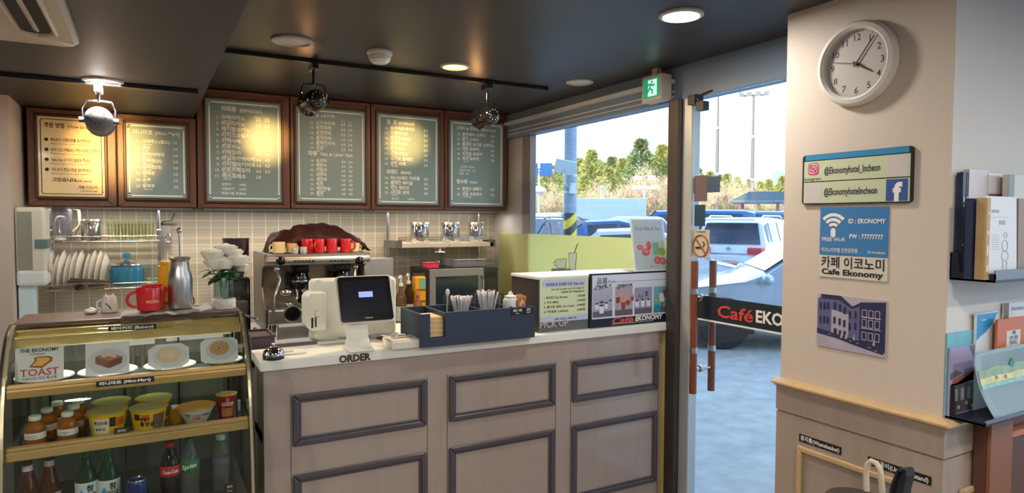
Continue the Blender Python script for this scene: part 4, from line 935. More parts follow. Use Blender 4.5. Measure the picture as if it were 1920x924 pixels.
for z, nm in ((zu, 'upper_wire_shelf'), (zl, 'lower_wire_shelf')):
    b = MB()
    for y in (YR-.13, YR+.11):
        b.cyl((xa, y, z), (xb, y, z), .0055, n=8); b.cyl((xa, y, z+.030), (xb, y, z+.030), .004, n=8)
    for x in (xa, xb): b.cyl((x, YR-.13, z), (x, YR+.12, z), .0055, n=8)
    for i in range(41):
        x = xa+(xb-xa)*i/40; b.cyl((x, YR-.13, z+.004), (x, YR+.11, z+.004), .0018, n=5); b.cyl((x, YR-.13, z), (x, YR-.13, z+.03), .0018, n=5)
    b.build(nm, wire, rack)
for x, sgn in ((xa, 1), (xb, -1)):
    b = MB(); b.box(x-.014, x+.014, YR+.10, YR+.135, zu+.02, zu+.07); b.build('shelf_clamp', chrome, rack, bevel=.004)
zu += .007; zl += .007
# plates standing in the lower tier
def stand_plate(px, r, label, lean):
    p = PY(px, 500, YR-.02); t_ = T('dish_plate', label, 'plate', (p.x, YR-.02, zl), group='plates standing in the dish rack', world=False)
    ax = (math.cos(lean), -.10, math.sin(lean))
    MB().lathe((0, 0, r*1.0), [(.0, .014), (r*.6, .014), (r*.72, .010), (r*.98, -.006), (r, -.009), (r*.97, -.0105), (r*.70, .004), (r*.6, .007), (0, .007)], 36, ax).build('dish', ceramic, t_, smooth=True)
    return t_
for i, (px, r) in enumerate(((96, .112), (109, .100), (119, .112), (130, .10), (141, .108), (152, .112), (166, .10), (176, .110), (187, .108), (197, .100))):
    stand_plate(px, r, 'white plate standing upright in the lower dish rack tier, %s' % ('first from the dispenser', 'second from the dispenser', 'third from the dispenser', 'fourth from the dispenser', 'fifth from the dispenser', 'sixth from the dispenser', 'fourth from the blue jar', 'third from the blue jar', 'second from the blue jar', 'next to the blue jar')[i], -.16)
# blue glass jar with lid
p = PY(238, 505, YR-.02); bl = G('blue_glass', (130, 206, 232), .05, .4, (90, 186, 226))
t = T('blue_jar', 'round blue glass jar with chrome lid and knob in the dish rack', 'jar', (p.x, YR-.02, zl))
MB().lathe((p.x, YR-.02, zl), [(.075, 0), (.088, .006), (.092, .04), (.090, .09), (.084, .12), (.078, .126)], 40, cap1=False).build('body', bl, t, smooth=True)
l_ = MB().lathe((p.x, YR-.02, zl), [(.084, .124), (.090, .126), (.088, .134), (.060, .148), (.02, .156), (0, .157)], 40).build('lid', chrome, t, smooth=True)
MB().lathe((p.x, YR-.02, zl), [(.008, .155), (.007, .166), (.018, .172), (.022, .186), (.016, .198), (0, .202)], 24).build('knob', bl, l_, smooth=True)
b = MB()
for k in range(12):
    a = 2*PI*k/12; b.obox((p.x+.091*math.cos(a), YR-.02+.091*math.sin(a), zl+.06), (.003, .02, .085), (0, 0, a))
b.build('facet', bl, t)
# clear jar next to it
p = PY(283, 505, YR-.02); t = T('glass_storage_jar', 'clear glass jar between the blue jar and the rack post', 'jar', (p.x, YR-.02, zl))
MB().lathe((p.x, YR-.02, zl), [(.042, 0), (.048, .006), (.048, .10), (.044, .115), (.045, .122)], 32, cap1=False).build('body', glass, t, smooth=True)
b = MB().lathe((p.x, YR-.02, zl), [(.046, .118), (.048, .122), (.046, .126)], 32, cap0=False, cap1=False); b.build('rim', glass, t, smooth=True)
# dark tongs and pan lying in front of the plates
p = PY(165, 530, YR-.10); t = T('serving_tongs', 'dark metal tongs lying across the front of the dish rack', 'tongs', (p.x, YR-.11, zl))
dk = M('dark_steel', (60, 54, 48), .35, .7)
q0, q1 = PY(128, 522, YR-.10).x, PY(212, 522, YR-.10).x
for k in (0, 1):
    b = MB(); b.tube([(q0+.01*k, YR-.150+.02*k, zl+.046+.01*k), ((q0+q1)/2, YR-.146+.010*k, zl+.042+.006*k), (q1, YR-.142, zl+.036)], [.009, .006, .005], 8); b.build('arm', dk, t, smooth=True)
p = PY(150, 528, YR-.1); t = T('small_pan', 'dark shallow little pan hooked on the front of the lower dish rack tier', 'pan', (p.x, YR-.165, zl-.005))
MB().lathe((p.x, YR-.165, zl-.005), [(.03, 0), (.042, .004), (.05, .022), (.048, .024), (.038, .008), (0, .006)], 32, sy=.5).build('bowl', dk, t, smooth=True)
MB().tube([(p.x+.045, YR-.165, zl+.016), (p.x+.12, YR-.16, zl+.022)], [.007, .006], 8).build('handle', black, t, smooth=True)
# upper tier
p = PY(113, 420, YR); t = T('plastic_pitcher', 'tall smoky clear pitcher on the upper dish rack tier', 'pitcher', (p.x, YR, zu))
smoky = G('smoky_plastic', (196, 198, 206), .06, .25, (150, 150, 160))
MB().lathe((p.x, YR, zu), [(.056, 0), (.060, .006), (.064, .21), (.066, .218)], 32, cap1=False).build('body', smoky, t, smooth=True)
MB().tube([(p.x+.062, YR, zu+.19), (p.x+.095, YR-.01, zu+.18), (p.x+.098, YR-.01, zu+.09), (p.x+.062, YR, zu+.05)], .008, 8).build('handle', M('cream_handle', (220, 206, 160), .4), t, smooth=True)
p = PY(112, 443, YR-.09); t = T('white_saucer', 'white lid-shaped dish lying before the smoky pitcher', 'dish', (p.x, YR-.095, zu))
MB().lathe((p.x, YR-.095, zu), [(.045, 0), (.064, .006), (.063, .014), (.02, .020), (.018, .026), (0, .028)], 32, sy=.45).build('lid', ceramic, t, smooth=True)
MB().lathe((p.x, YR-.095, zu), [(.0645, .0075), (.0655, .0105), (.0645, .0135)], 32, cap0=False, cap1=False, sy=.45).build('rim', ceramic, t, smooth=True)
def canister(px, y, z, r, h, label, knob=True, group='steel canisters'):
    p = PY(px, 430, y); t_ = T('steel_canister', label, 'canister', (p.x, y, z), group=group)
    MB().lathe((p.x, y, z), [(r*.97, 0), (r, .004), (r, h-.02), (r*.985, h-.018)], 36, cap1=False).build('body', M('mirror_steel', (205, 205, 208), .12, 1, nz=.03), t_, smooth=True)
    MB().lathe((p.x, y, z), [(r*1.02, h-.020), (r*1.05, h-.018), (r*1.05, h-.006), (r*1.0, h), (0, h+.002)], 36).build('lid', steel, t_, smooth=True)
    b = MB(); b.tube([(p.x+r*.3, y-r*1.02, z+h*.8), (p.x+r*.3, y-r*1.12, z+h*.7), (p.x+r*.3, y-r*1.12, z+h*.4), (p.x+r*.3, y-r*1.02, z+h*.32)], .004, 6); b.build('clasp', chrome, t_, smooth=True)
    return t_
canister(171, YR, zu, .052, .125, 'steel canister with lid on the upper dish rack tier')
p = PY(144, 440, YR); t = T('tea_strainer', 'small wire strainer leaning beside the rack canister', 'strainer', (p.x-.01, YR-.03, zu))
b = MB(); b.tube([(p.x-.012+.003*k, YR-.03, zu+.004+.012*k) if k < 5 else (p.x+.02-.003*(9-k), YR-.03, zu+.02+.008*k) for k in range(10)], .003, 6); b.build('handle', chrome, t, smooth=True)
b = MB(); b.lathe((p.x-.012, YR-.03, zu), [(.006, 0), (.018, .006), (.022, .018)], 18, cap1=False); b.build('mesh_bowl', wire, t, smooth=True)
tum = G('green_tumbler_glass', (244, 246, 234), .05, .02, (200, 208, 170))
tumdef = [(.026, 0), (.029, .004), (.034, .112), (.0345, .118)]
first = None
for i, (px, dy, lab) in enumerate(((213, .0, 'leftmost pale green tumbler on the upper rack tier'), (226, -.075, 'tumbler in front of the second gap on the upper rack tier'), (238, .0, 'middle tumbler of the back row on the upper rack tier'), (252, -.075, 'tumbler in the middle of the front row'), (263, .0, 'tumbler at right of the back row with a dark rim behind'), (277, -.075, 'rightmost tumbler of the front row by the rack post'))):
    p = PY(px, 430, YR+dy+.02)
    if first is None:
        first = T('tumbler', lab, 'glass', (p.x, YR+dy+.02, zu), group='pale green tumblers on the rack', world=False)
        MB().lathe((0, 0, 0), tumdef, 24, cap1=False).build('bowl', tum, first, smooth=True)
        b = MB()
        for k in range(10):
            a = 2*PI*k/10; b.tube([(.0295*math.cos(a), .0295*math.sin(a), .008), (.0335*math.cos(a), .0335*math.sin(a), .10)], .0022, 5)
        b.build('flute', tum, first, smooth=True)
    else: dup(first, (p.x, YR+dy+.02, zu), lab)
# hanging scoop/opener at the rack post
p = PY(312, 440, YR+.10); t = T('hanging_grater', 'small chrome tool hanging beside the rack post on the tiles', 'utensil', (p.x, YR+.16, p.z-.09))
b = MB(); b.box(p.x-.026, p.x+.026, YR+.15, YR+.165, p.z-.10, p.z+.06); b.build('blade', steel, t, bevel=.004)
b = MB(); b.tube([(p.x-.024, YR+.15, p.z+.06), (p.x-.02, YR+.14, p.z+.085), (p.x+.03, YR+.14, p.z+.09), (p.x+.05, YR+.14, p.z+.14)], .0045, 6); b.build('hook_handle', dk, t, smooth=True)
b = MB(); b.tube([(p.x+.01+.016*math.cos(a), YR+.145, p.z-.02+.03*math.sin(a)) for a in [2*PI*k/14 for k in range(14)]], .003, 6, True); b.build('ring', chrome, t, smooth=True)
b = MB(); b.box(p.x-.035, p.x+.06, YR+.165, YB-.001, p.z+.07, p.z+.08); b.build('wall_hook', chrome, t)

# ================================================================== COFFEE GRINDER, ESPRESSO MACHINE
YG = 4.25
xg0, xg1 = PY(417, 460, YG).x, PY(467, 460, YG).x; xg = (xg0+xg1)/2; rg = (xg1-xg0)/2
zg = PY(442, 446, YG).z
t = T('coffee_grinder', 'tall dark coffee grinder with wide hopper behind the flowers', 'coffee grinder', (xg, YG, BC))
plum = M('smoked_hopper', (52, 30, 34), .25, nz=.05, coat=.4)
MB().lathe((xg, YG, BC), [(rg*.5, zg-BC-.25), (rg*.62, zg-BC-.20), (rg*.98, zg-BC-.10), (rg, zg-BC-.01), (rg*1.03, zg-BC-.008), (rg*1.03, zg-BC), (0, zg-BC+.004)], 36).build('hopper', plum, t, smooth=True)
b = MB(); b.box(xg-.055, xg+.075, YG-.04, YG+.14, BC+.02, zg-.235); b.build('body', gloss_k, t, bevel=.02, seg=3)
b = MB(); b.lathe((xg-.01, YG-.10, BC), [(.055, .17), (.062, .18), (.062, .24), (.05, .25)], 28); b.build('dosing_chamber', G('smoky_clear', (190, 190, 190), .05, .3, (120, 120, 120)), t, smooth=True)
b = MB(); b.cyl((xg-.01, YG-.10, BC+.14), (xg-.01, YG-.10, BC+.172), .05, .058, 24); b.build('doser_base', chrome, t, smooth=True)
b = MB(); b.box(xg-.075, xg+.09, YG-.16, YG+.16, BC, BC+.022); b.build('base_plate', gloss_k, t, bevel=.006)
b = MB(); b.tube([(xg+.04, YG-.12, BC+.16), (xg+.07, YG-.15, BC+.145), (xg+.09, YG-.165, BC+.14)], .007, 8); b.ball((xg+.095, YG-.17, BC+.138), .012, 10); b.build('lever', chrome, t, smooth=True)
b = MB(); b.box(xg-.05, xg+.03, YG-.14, YG-.05, BC+.105, BC+.115); b.build('portafilter_fork', chrome, t)

YM = 4.10
def mx(px, py=500, y=YM): return PY(px, py, y).x
def mz(py, px=590, y=YM): return PY(px, py, y).z
ex0, ex1 = mx(497), mx(694)
t = T('espresso_machine', 'two-group chrome espresso machine on the back counter', 'coffee machine', ((ex0+ex1)/2, 4.35, BC))
zt_, zr0, zb0, zb1 = mz(477), mz(497), mz(575), mz(603)
bodyb = MB(); bodyb.box(ex0+.015, ex1-.015, YM+.20, YM+.50, zb1+.01, zt_-.01); bodyb.build('rear_body', M('warm_steel', (150, 132, 116), .25, .9, nz=.05), t, bevel=.006)
b = MB(); b.box(ex0+.012, ex1-.012, YM+.0, YM+.50, zt_-.006, zt_+.004); b.build('cup_tray', steel, t)
b = MB(); b.lathe((ex0, YM+.02, (zt_+zr0)/2), [(.0, 0), ((zt_-zr0)*.5, .004), ((zt_-zr0)*.53, .02), ((zt_-zr0)*.53, ex1-ex0-.02), ((zt_-zr0)*.5, ex1-ex0-.004), (0, ex1-ex0)], 28, (1, 0, 0)); b.build('front_rail', M('satin_rail', (196, 194, 188), .3, .85, nz=.03), t, smooth=True)
b = MB(); b.box(ex0+.01, ex1-.01, YM+.02, YM+.3, zr0, zt_); b.build('head_housing', M('warm_steel', (150, 132, 116), .25, .9, nz=.05), t)
for x0 in (ex0, ex1-.016):
    b = MB(); b.prism([(0, BC+.05), (0, zb0), (.10, zb0+.03), (.14, zb0+.12), (.11, zr0-.02), (.0, zr0+.01), (.0, zt_+.006), (.5, zt_+.006), (.5, BC+.05)], (x0, YM+.005, 0), Y_, Z_, (.016, 0, 0)); b.build('side_panel', M('side_chrome', (118, 108, 98), .3, .8, nz=.04), t, bevel=.005)
b = MB(); b.box(ex0+.01, ex1-.01, YM-.03, YM+.42, zb1, zb0); b.build('drip_tray_housing', steel, t, bevel=.012, seg=3)
b = MB(); b.box(ex0+.02, ex1-.02, YM-.02, YM+.20, zb0, zb0+.006)
for i in range(20): x = ex0+.03+(ex1-ex0-.06)*i/19; b.box(x-.004, x+.004, YM-.015, YM+.19, zb0+.006, zb0+.010)
b.build('drip_grate', chrome, t)
for x in (ex0+.05, ex1-.05):
    for y in (YM+.03, YM+.40):
        b = MB(); b.cyl((x, y, BC), (x, y, zb1+.004), .022, .028, 18); b.build('foot', chrome, t, smooth=True)
for px in (527, 675):
    c = PY(px, 489, YM-.03); k = MB(); k.lathe((c.x, YM+.0, c.z), [(.026, 0), (.028, .012), (.027, .03), (.018, .038), (0, .040)], 24, (0, -1, 0)); k.build('steam_knob', gloss_k, t, smooth=True)
for a, c in ((553, 587), (621, 655)):
    b = MB()
    for i in range(6):
        q = PY(a+(c-a)*i/5, 489, YM-.012); b.box(q.x-.006, q.x+.006, YM-.022, YM-.008, q.z-.004, q.z+.004)
    b.build('button_row', ink, t)
c = PY(548, 587, YM-.03)
g = MB(); g.lathe((c.x, YM-.03, c.z), [(.052, 0), (.054, .006), (.050, .012), (.044, .013)], 32, (0, -1, 0)); g = g.build('pressure_gauge', chrome, t, smooth=True)
MB().cyl((c.x, YM-.043, c.z), (c.x, YM-.0445, c.z), .042, n=30).build('gauge_face', gloss_k, g)
MB().frame((c.x+.075, YM-.031, c.z-.02), X_, Z_, (0, -.006, 0), .045, .042, .006).build('power_switch', ink, t)
for gx in (mx(567), mx(647)):
    b = MB(); b.box(gx-.055, gx+.055, YM+.05, YM+.22, zr0-.05, zr0); b.build('group_mount', gloss_k, t, bevel=.01)
    b = MB(); b.lathe((gx, YM+.10, 0), [(.052, zr0-.15), (.060, zr0-.13), (.062, zr0-.09), (.05, zr0-.05)], 28); gh_ = b.build('group_head', gloss_k, t, smooth=True)
    MB().lathe((gx, YM+.10, 0), [(.0625, zr0-.105), (.0640, zr0-.10), (.0625, zr0-.095)], 28, cap0=False, cap1=False).build('chrome_ring', chrome, gh_, smooth=True)
    b = MB(); b.cyl((gx, YM+.10, zr0-.19), (gx, YM+.10, zr0-.15), .030, .045, 24); b.build('portafilter_basket', chrome, t, smooth=True)
    b = MB(); b.tube([(gx, YM+.06, zr0-.165), (gx-.015, YM-.02, zr0-.185), (gx-.03, YM-.09, zr0-.20)], [.011, .016, .018], 12); b.build('portafilter_handle', gloss_k, t, smooth=True)
    b = MB(); b.tube([(gx-.008, YM+.10, zr0-.19), (gx-.02, YM+.09, zr0-.215)], .007, 8); b.tube([(gx+.008, YM+.10, zr0-.19), (gx+.02, YM+.09, zr0-.215)], .007, 8); b.build('twin_spout', chrome, t, smooth=True)
for px, sg in ((520, -1), (668, 1)):
    x = mx(px); b = MB(); b.ball((x, YM+.02, zr0-.02), .020, 12); b.tube([(x, YM+.02, zr0-.02), (x-sg*.01, YM-.02, zr0-.08), (x+sg*.02, YM-.04, zr0-.17), (x+sg*.03, YM-.04, zr0-.27)], .0065, 8); b.build('steam_wand', chrome, t, smooth=True)
x = mx(535); b = MB(); b.ball((x, YM+.0, zr0-.16), .034, 14, (1.2, 1, .8)); b.ball((x+.02, YM-.005, zr0-.235), .026, 14, (1.1, 1, .8)); b.build('chrome_jug', chrome, t, smooth=True)
b = MB(); b.box(mx(600), mx(640), YM+.18, YM+.21, zr0-.22, zr0-.19); b.build('amber_label_strip', M('amber_strip', (206, 150, 90), .5), t)
# cup rail + things on top
YM2 = YM+.12
ct = zt_+.004
mg = None
for i, (px, ha, lab) in enumerate(((564, 2.6, 'leftmost red mug on the coffee machine, turned handle first'), (576, -1.3, 'second red mug on the coffee machine, next to cream cups'), (598, -2.2, 'third red mug on the coffee machine with a loop handle'), (622, 1.4, 'fourth red mug on the coffee machine with faint gold lettering'), (648, -.7, 'rightmost red mug on the coffee machine'))):
    p = PY(px, 462, YM2+(.10 if i == 0 else 0))
    q = (p.x, YM2+(.13 if i == 0 else 0), ct)
    if mg is None: mg = mug('red_mug', lab, q, .036, .088, red, 0, 'red mugs on top of the coffee machine'); mg.rotation_euler = (0, 0, ha)
    else: dup(mg, q, lab, ha)
cup_m = M('cream_glaze', (226, 204, 150), .3, nz=.08, ns=30, coat=.4)
def cup(px, y, r, h, label, mat, name='cream_cup', rx=0, hang=PI):
    p = PY(px, 470, y); t_ = T(name, label, 'cup', (p.x, y, ct), world=False)
    MB().lathe((0, 0, 0), [(r*.6, 0), (r*.9, .006), (r, h*.5), (r*.95, h), (r*.88, h-.002), (r*.85, .01), (0, .008)], 28).build('body', mat, t_, smooth=True)
    pts_ = [(math.cos(hang)*(r*.9+math.cos(a)*h*.3), math.sin(hang)*(r*.9+math.cos(a)*h*.3), h*.5+math.sin(a)*h*.3) for a in [-PI/2+PI*k/8 for k in range(9)]]
    MB().tube(pts_, h*.06, 8).build('handle', mat, t_, smooth=True)
cup(523, YM2-.03, .038, .072, 'tall cream cup with handle at the left of the machine top', cup_m)
cup(547, YM2-.01, .034, .062, 'orange-cream cup next to the tall cream cup on the machine', M('orange_cream_glaze', (222, 176, 110), .3, nz=.08, coat=.4), hang=.4)
pat = M('patterned_glaze', (196, 188, 178), .3, nz=.5, ns=60, coat=.3)
cup(553, YM2-.085, .022, .042, 'left small patterned espresso cup at the machine edge', pat, 'patterned_cup'); cup(569, YM2-.085, .022, .042, 'right small patterned espresso cup before the red mugs', pat, 'patterned_cup', hang=PI*1.3)
cup(664, YM2, .036, .060, 'cream cup behind the right end of the mug row', cup_m, hang=.2)
# cloth cover folded back over the machine
cv = MB(); NX, NY = 44, 12
sil = [(499, 480), (504, 452), (512, 441), (530, 434), (546, 434), (552, 424), (580, 419), (606, 420), (632, 425), (655, 436), (674, 445), (684, 452), (692, 476)]
def silz(px):
    for (a, za), (b_, zb__) in zip(sil, sil[1:]):
        if a <= px <= b_: return za+(zb__-za)*(px-a)/(b_-a)
    return 480
grid = []
for j in range(NY+1):
    fy = j/NY; row = []
    for i in range(NX+1):
        px = 499+(692-499)*i/NX; y = YM2+.055+.22*fy
        q = PY(px, silz(px), YM2+.10); h = max(0, q.z-ct)
        prof_ = min(1, (.50+.5*math.sin(min(1, fy*2.2)*PI/2)) if fy < .55 else math.cos((fy-.55)/.45*PI/2*.9))
        z = ct+h*prof_+.010*math.sin(i*.32+j*.9)*prof_+.004*math.sin(i*.8-j)*prof_
        row.append(cv.v((q.x, y+.014*math.sin(i*.5), max(ct+.001, z))))
    grid.append(row)
for a, c in zip(grid, grid[1:]):
    for i in range(NX): cv.bm.faces.new((a[i], a[i+1], c[i+1], c[i]))
front = []
for i in range(NX+1):
    v = grid[0][i].co; front.append(cv.v((v.x, v.y+.012, max(ct+.001, v.z-.5*(v.z-ct)))))
for i in range(NX): cv.bm.faces.new((front[i], front[i+1], grid[0][i+1], grid[0][i]))
bmesh.ops.solidify(cv.bm, geom=cv.bm.faces[:], thickness=.003)
o = cv.build('machine_cover', M('maroon_nylon', (84, 40, 38), .5, nz=.12, ns=14, bump=.15), smooth=2); tag(o, 'maroon cloth cover folded back on top of the coffee machine', 'cover')
# white sheet and brass things before the machine
p = PZ(470, 612, BC); t = T('brass_tampers', 'cluster of brass and copper tampers left of the coffee machine', 'tampers', (PY(480, 610, 4.05).x, 4.05, BC))
cop = M('copper', (176, 110, 70), .25, .9, nz=.05)
for k, (px, h, r) in enumerate(((470, .075, .026), (483, .06, .022), (478, .095, .018))):
    x = PY(px, 610, 4.05).x; b = MB(); b.lathe((x, 4.03+.018*(k == 2), BC), [(r, 0), (r, .02), (r*.5, .028), (r*.45, h*.6), (r*.8, h*.85), (r*.5, h), (0, h+.003)], 20); b.build('tamper', cop if k else M('brass_tamper', (206, 160, 90), .25, .9), t, smooth=True)
t = T('blue_sheet', 'pale blue printed sheet lying in front of the coffee machine', 'sheet', (PY(585, 628, 4.02).x, 4.02, BC))
xs0, xs1 = PY(530, 628, 4.02).x, PY(640, 628, 4.02).x
MB().box(xs0, xs1, 3.985, 4.055, BC+.0002, BC+.0014).build('sheet', M('pale_blue_sheet', (188, 206, 232), .5, nz=.02), t)
b = MB()
for k in range(5): b.box(xs0+.02, xs1-.05-.03*(k % 2), 3.995+.011*k, 3.998+.011*k, BC+.0014, BC+.0017)
b.build('printed_lines', M('grey_lines', (140, 150, 170), .5), t)

# ================================================================== RIGHT END OF THE BACK WALL
YS = 4.72
sh = T('wall_shelf', 'white wall shelf with steel guard rail under the right menu boards', 'wall shelf', (PY(830, 460, YS).x, YS, PY(830, 462, YS).z))
xs0, xs1 = PY(742, 458, YS-.12).x, PY(926, 458, YS-.12).x
zs = PY(840, 463, YS-.12).z; zs1 = PY(840, 455, YS-.12).z; xm = PY(843, 458, YS-.12).x
for a, c in ((xs0+.05, xm-.002), (xm+.002, xs1)):
    b = MB(); b.box(a, c, YS-.12, YS+.14, zs, zs1); b.build('shelf_board', M('shelf_cream', (226, 218, 196), .4), sh, bevel=.003)
for x in (xs0+.02, xs1-.015):
    b = MB(); b.cyl((x, YS+.12, BC), (x, YS+.12, 1.66), .013, n=14); b.build('post', chrome, sh, smooth=True)
    b = MB(); b.box(x-.02, x+.03, YS-.12, YS+.15, zs-.004, zs1+.02); b.build('bracket', M('bracket_grey', (120, 116, 110), .4, .5), sh, bevel=.004)
b = MB()
for z in (zs1+.024, zs1+.040): b.cyl((xs0+.02, YS-.115, z), (xs1-.015, YS-.115, z), .003, n=8)
for i in range(9): x = xs0+.03+(xs1-xs0-.06)*i/8; b.cyl((x, YS-.115, zs1), (x, YS-.115, zs1+.042), .0025, n=6)
b.build('guard_rail', chrome, sh, smooth=True)
for px, lab in ((787, 'left of three steel canisters on the cream wall shelf'), (845, 'middle of three steel canisters on the cream wall shelf'), (893, 'right of three steel canisters on the cream wall shelf')):
    canister(px, YS-.02, zs1, .070 if px < 890 else .064, .155, lab, group='steel canisters on the wall shelf')
p = PY(931, 432, YS-.06); t = T('small_plant', 'small upright green plant at the shelf end by the window', 'plant', (xs1-.03, YS+.02, zs1))
px_ = xs1-.032
MB().lathe((px_, YS+.02, zs1), [(.018, 0), (.022, .03), (.023, .034)], 18).build('pot', M('pot_grey', (150, 140, 130), .6), t, smooth=True)
b = MB()
for k in range(6):
    a = k*1.05; b.tube([(px_+.006*math.cos(a), YS+.02+.006*math.sin(a), zs1+.03), (px_+.012*math.cos(a), YS+.02+.012*math.sin(a), zs1+.08), (px_+.022*math.cos(a), YS+.02+.02*math.sin(a), zs1+.13)], [.006, .006, .001], 6)
b.build('leaf_blades', M('leaf_green', (96, 150, 60), .5, nz=.1), t, smooth=True)
# microwave
YW = 4.32
x0, x1 = PY(806, 550, YW).x, PY(934, 550, YW).x; z0, z1 = PY(870, 600, YW).z, PY(870, 503, YW).z
t = T('microwave_oven', 'dark microwave oven with steel face under the wall shelf', 'microwave', ((x0+x1)/2, YW+.2, BC))
MB().box(x0, x1, YW+.012, YW+.40, BC+.012, z1).build('case', M('micro_black', (34, 32, 36), .4), t, bevel=.004)
for x in (x0+.05, x1-.05):
    for y in (YW+.05, YW+.36): MB().cyl((x, y, BC), (x, y, BC+.014), .015, n=12).build('foot', black, t)
z0 = BC+.015
xd = x0+(x1-x0)*.78
dd = MB(); dd.frame((x0, YW+.012, z0), X_, Z_, (0, -.014, 0), xd-x0, z1-z0, .045, .055); dd = dd.build('door', M('micro_steel', (150, 150, 152), .35, .3, nz=.04), t, bevel=.003)
MB().box(x0+.04, xd-.04, YW+.004, YW+.011, z0+.05, z1-.05).build('door_window', M('micro_glass', (40, 52, 62), .08, nz=0, coat=.5), dd)
b = MB(); b.tube([(xd-.022, YW-.002, z0+.06), (xd-.022, YW-.03, z0+.08), (xd-.022, YW-.03, z1-.08), (xd-.022, YW-.002, z1-.06)], .009, 8); b.build('door_handle', chrome, dd, smooth=True)
MB().box(xd+.004, x1, YW, YW+.013, z0, z1).build('control_panel', M('micro_panel', (46, 46, 50), .3), t)
b = MB(); b.box(xd+.02, x1-.02, YW-.002, YW, z1-.07, z1-.035); b.build('display', M('micro_display', (14, 18, 20), .15), t)
b = MB()
for r_ in range(4):
    for c_ in range(2): b.box(xd+.03+.04*c_, xd+.055+.04*c_, YW-.002, YW, z0+.07+.035*r_, z0+.09+.035*r_)
b.build('key_marks', M('key_grey', (170, 170, 170), .4), t)
mzt = z1+.0005
# on the microwave
p = PY(806, 494, YW+.10); t = T('pink_container', 'small pink plastic container on the microwave', 'container', (p.x+.02, YW+.12, mzt))
pk = M('pink_plastic', (222, 70, 96), .35)
MB().box(p.x-.03, p.x+.06, YW+.07, YW+.17, mzt, mzt+.035).build('box', pk, t, bevel=.008); MB().box(p.x-.034, p.x+.064, YW+.066, YW+.174, mzt+.035, mzt+.043).build('lid', pk, t, bevel=.003)
p = PY(827, 485, YW+.12); t = T('glass_press', 'glass tea press with a chrome top bar on the microwave', 'tea press', (p.x, YW+.14, mzt))
MB().lathe((p.x, YW+.14, mzt), [(.038, 0), (.041, .004), (.041, .105), (.043, .112)], 26, cap1=False).build('beaker', glass, t, smooth=True)
MB().lathe((p.x, YW+.14, mzt), [(.042, .110), (.044, .114), (.03, .122), (.008, .124), (.006, .14)], 26).build('lid', chrome, t, smooth=True)
MB().cyl((p.x-.045, YW+.14, mzt+.145), (p.x+.045, YW+.14, mzt+.145), .006, n=10).build('top_bar', M('red_brown_bar', (150, 80, 60), .4), t, smooth=True)
p = PY(875, 492, YW+.12); t = T('plastic_food_tray', 'clear plastic lidded tray on the microwave', 'food container', (p.x, YW+.15, mzt))
gp = G('cloudy_plastic', (220, 222, 228), .1, .25, (200, 200, 210))
MB().box(p.x-.13, p.x+.13, YW+.06, YW+.24, mzt, mzt+.05).build('tray', gp, t, bevel=.01); MB().box(p.x-.135, p.x+.135, YW+.055, YW+.245, mzt+.05, mzt+.06).build('lid', gp, t, bevel=.004)
# white panel / paper beside the machine on the wall
p0, p1 = PY(697, 485, 4.6), PY(738, 555, 4.6); o = MB().box(p0.x, p1.x, 4.60, 4.75, BC, p0.z).build('stainless_box', M('grey_steel_box', (176, 180, 190), .4, .3, nz=.04), bevel=.004)
tag(o, 'tall pale grey box between the coffee machine and syrup bottles', 'box')
# syrup pump bottles + amber bottles
def pump(px, y, h, r, liquid, label, group='syrup pump bottles'):
    p = PY(px, 560, y); t_ = T('syrup_bottle', label, 'bottle', (p.x, y, BC), group=group)
    MB().lathe((p.x, y, BC), [(r*.95, 0), (r, .005), (r, h*.62), (r*.8, h*.72), (r*.36, h*.82), (r*.34, h*.88)], 24).build('body', liquid, t_, smooth=True)
    MB().lathe((p.x, y, BC), [(r*1.01, h*.18), (r*1.02, h*.19), (r*1.02, h*.46), (r*1.01, h*.47)], 24, cap0=False, cap1=False).build('label_band', M('syrup_label', (190, 196, 186), .5, nz=.2, ns=40), t_, smooth=True)
    b = MB(); b.cyl((p.x, y, BC+h*.87), (p.x, y, BC+h*.93), r*.42, n=16); b.cyl((p.x, y, BC+h*.93), (p.x, y, BC+h*1.06), r*.13, n=10); b.tube([(p.x+r*.2, y+.005, BC+h*1.05), (p.x-r*.1, y, BC+h*1.075), (p.x-r*.6, y-.03, BC+h*1.06), (p.x-r*.7, y-.036, BC+h*1.03)], r*.16, 8); b.build('pump', white, t_, smooth=True)
pump(752, 4.14, .33, .036, G('clear_syrup', (210, 200, 180), .05, .3, (140, 110, 90)), 'left syrup bottle with white pump beside the order screen')
pump(766, 4.22, .335, .036, G('brown_syrup', (150, 110, 80), .05, .4, (90, 60, 40)), 'right syrup bottle with white pump behind the left one')
p = PY(781, 550, 4.12); t = T('amber_bottle', 'reddish brown syrup bottle beside the tall yellow bottle', 'bottle', (p.x, 4.10, BC))
MB().lathe((p.x, 4.10, BC), [(.028, 0), (.03, .004), (.03, .15), (.026, .18), (.014, .2), (.013, .23)], 24).build('body', M('russet_bottle', (140, 76, 52), .2, nz=.15, coat=.5), t, smooth=True)
MB().lathe((p.x, 4.10, BC), [(.015, .225), (.016, .226), (.016, .25), (.014, .252)], 20).build('cap', M('salmon_cap', (206, 120, 100), .4), t, smooth=True)
p = PY(790, 560, 4.16); t = T('yellow_powder_can', 'tall yellow drink powder bag left of the microwave', 'drink powder', (p.x, 4.20, BC))
b = MB(); b.box(p.x-.04, p.x+.04, 4.17, 4.24, BC, BC+.345); b.build('bag', M('yellow_bag', (232, 170, 30), .35, nz=.06), t, bevel=.014, seg=3)
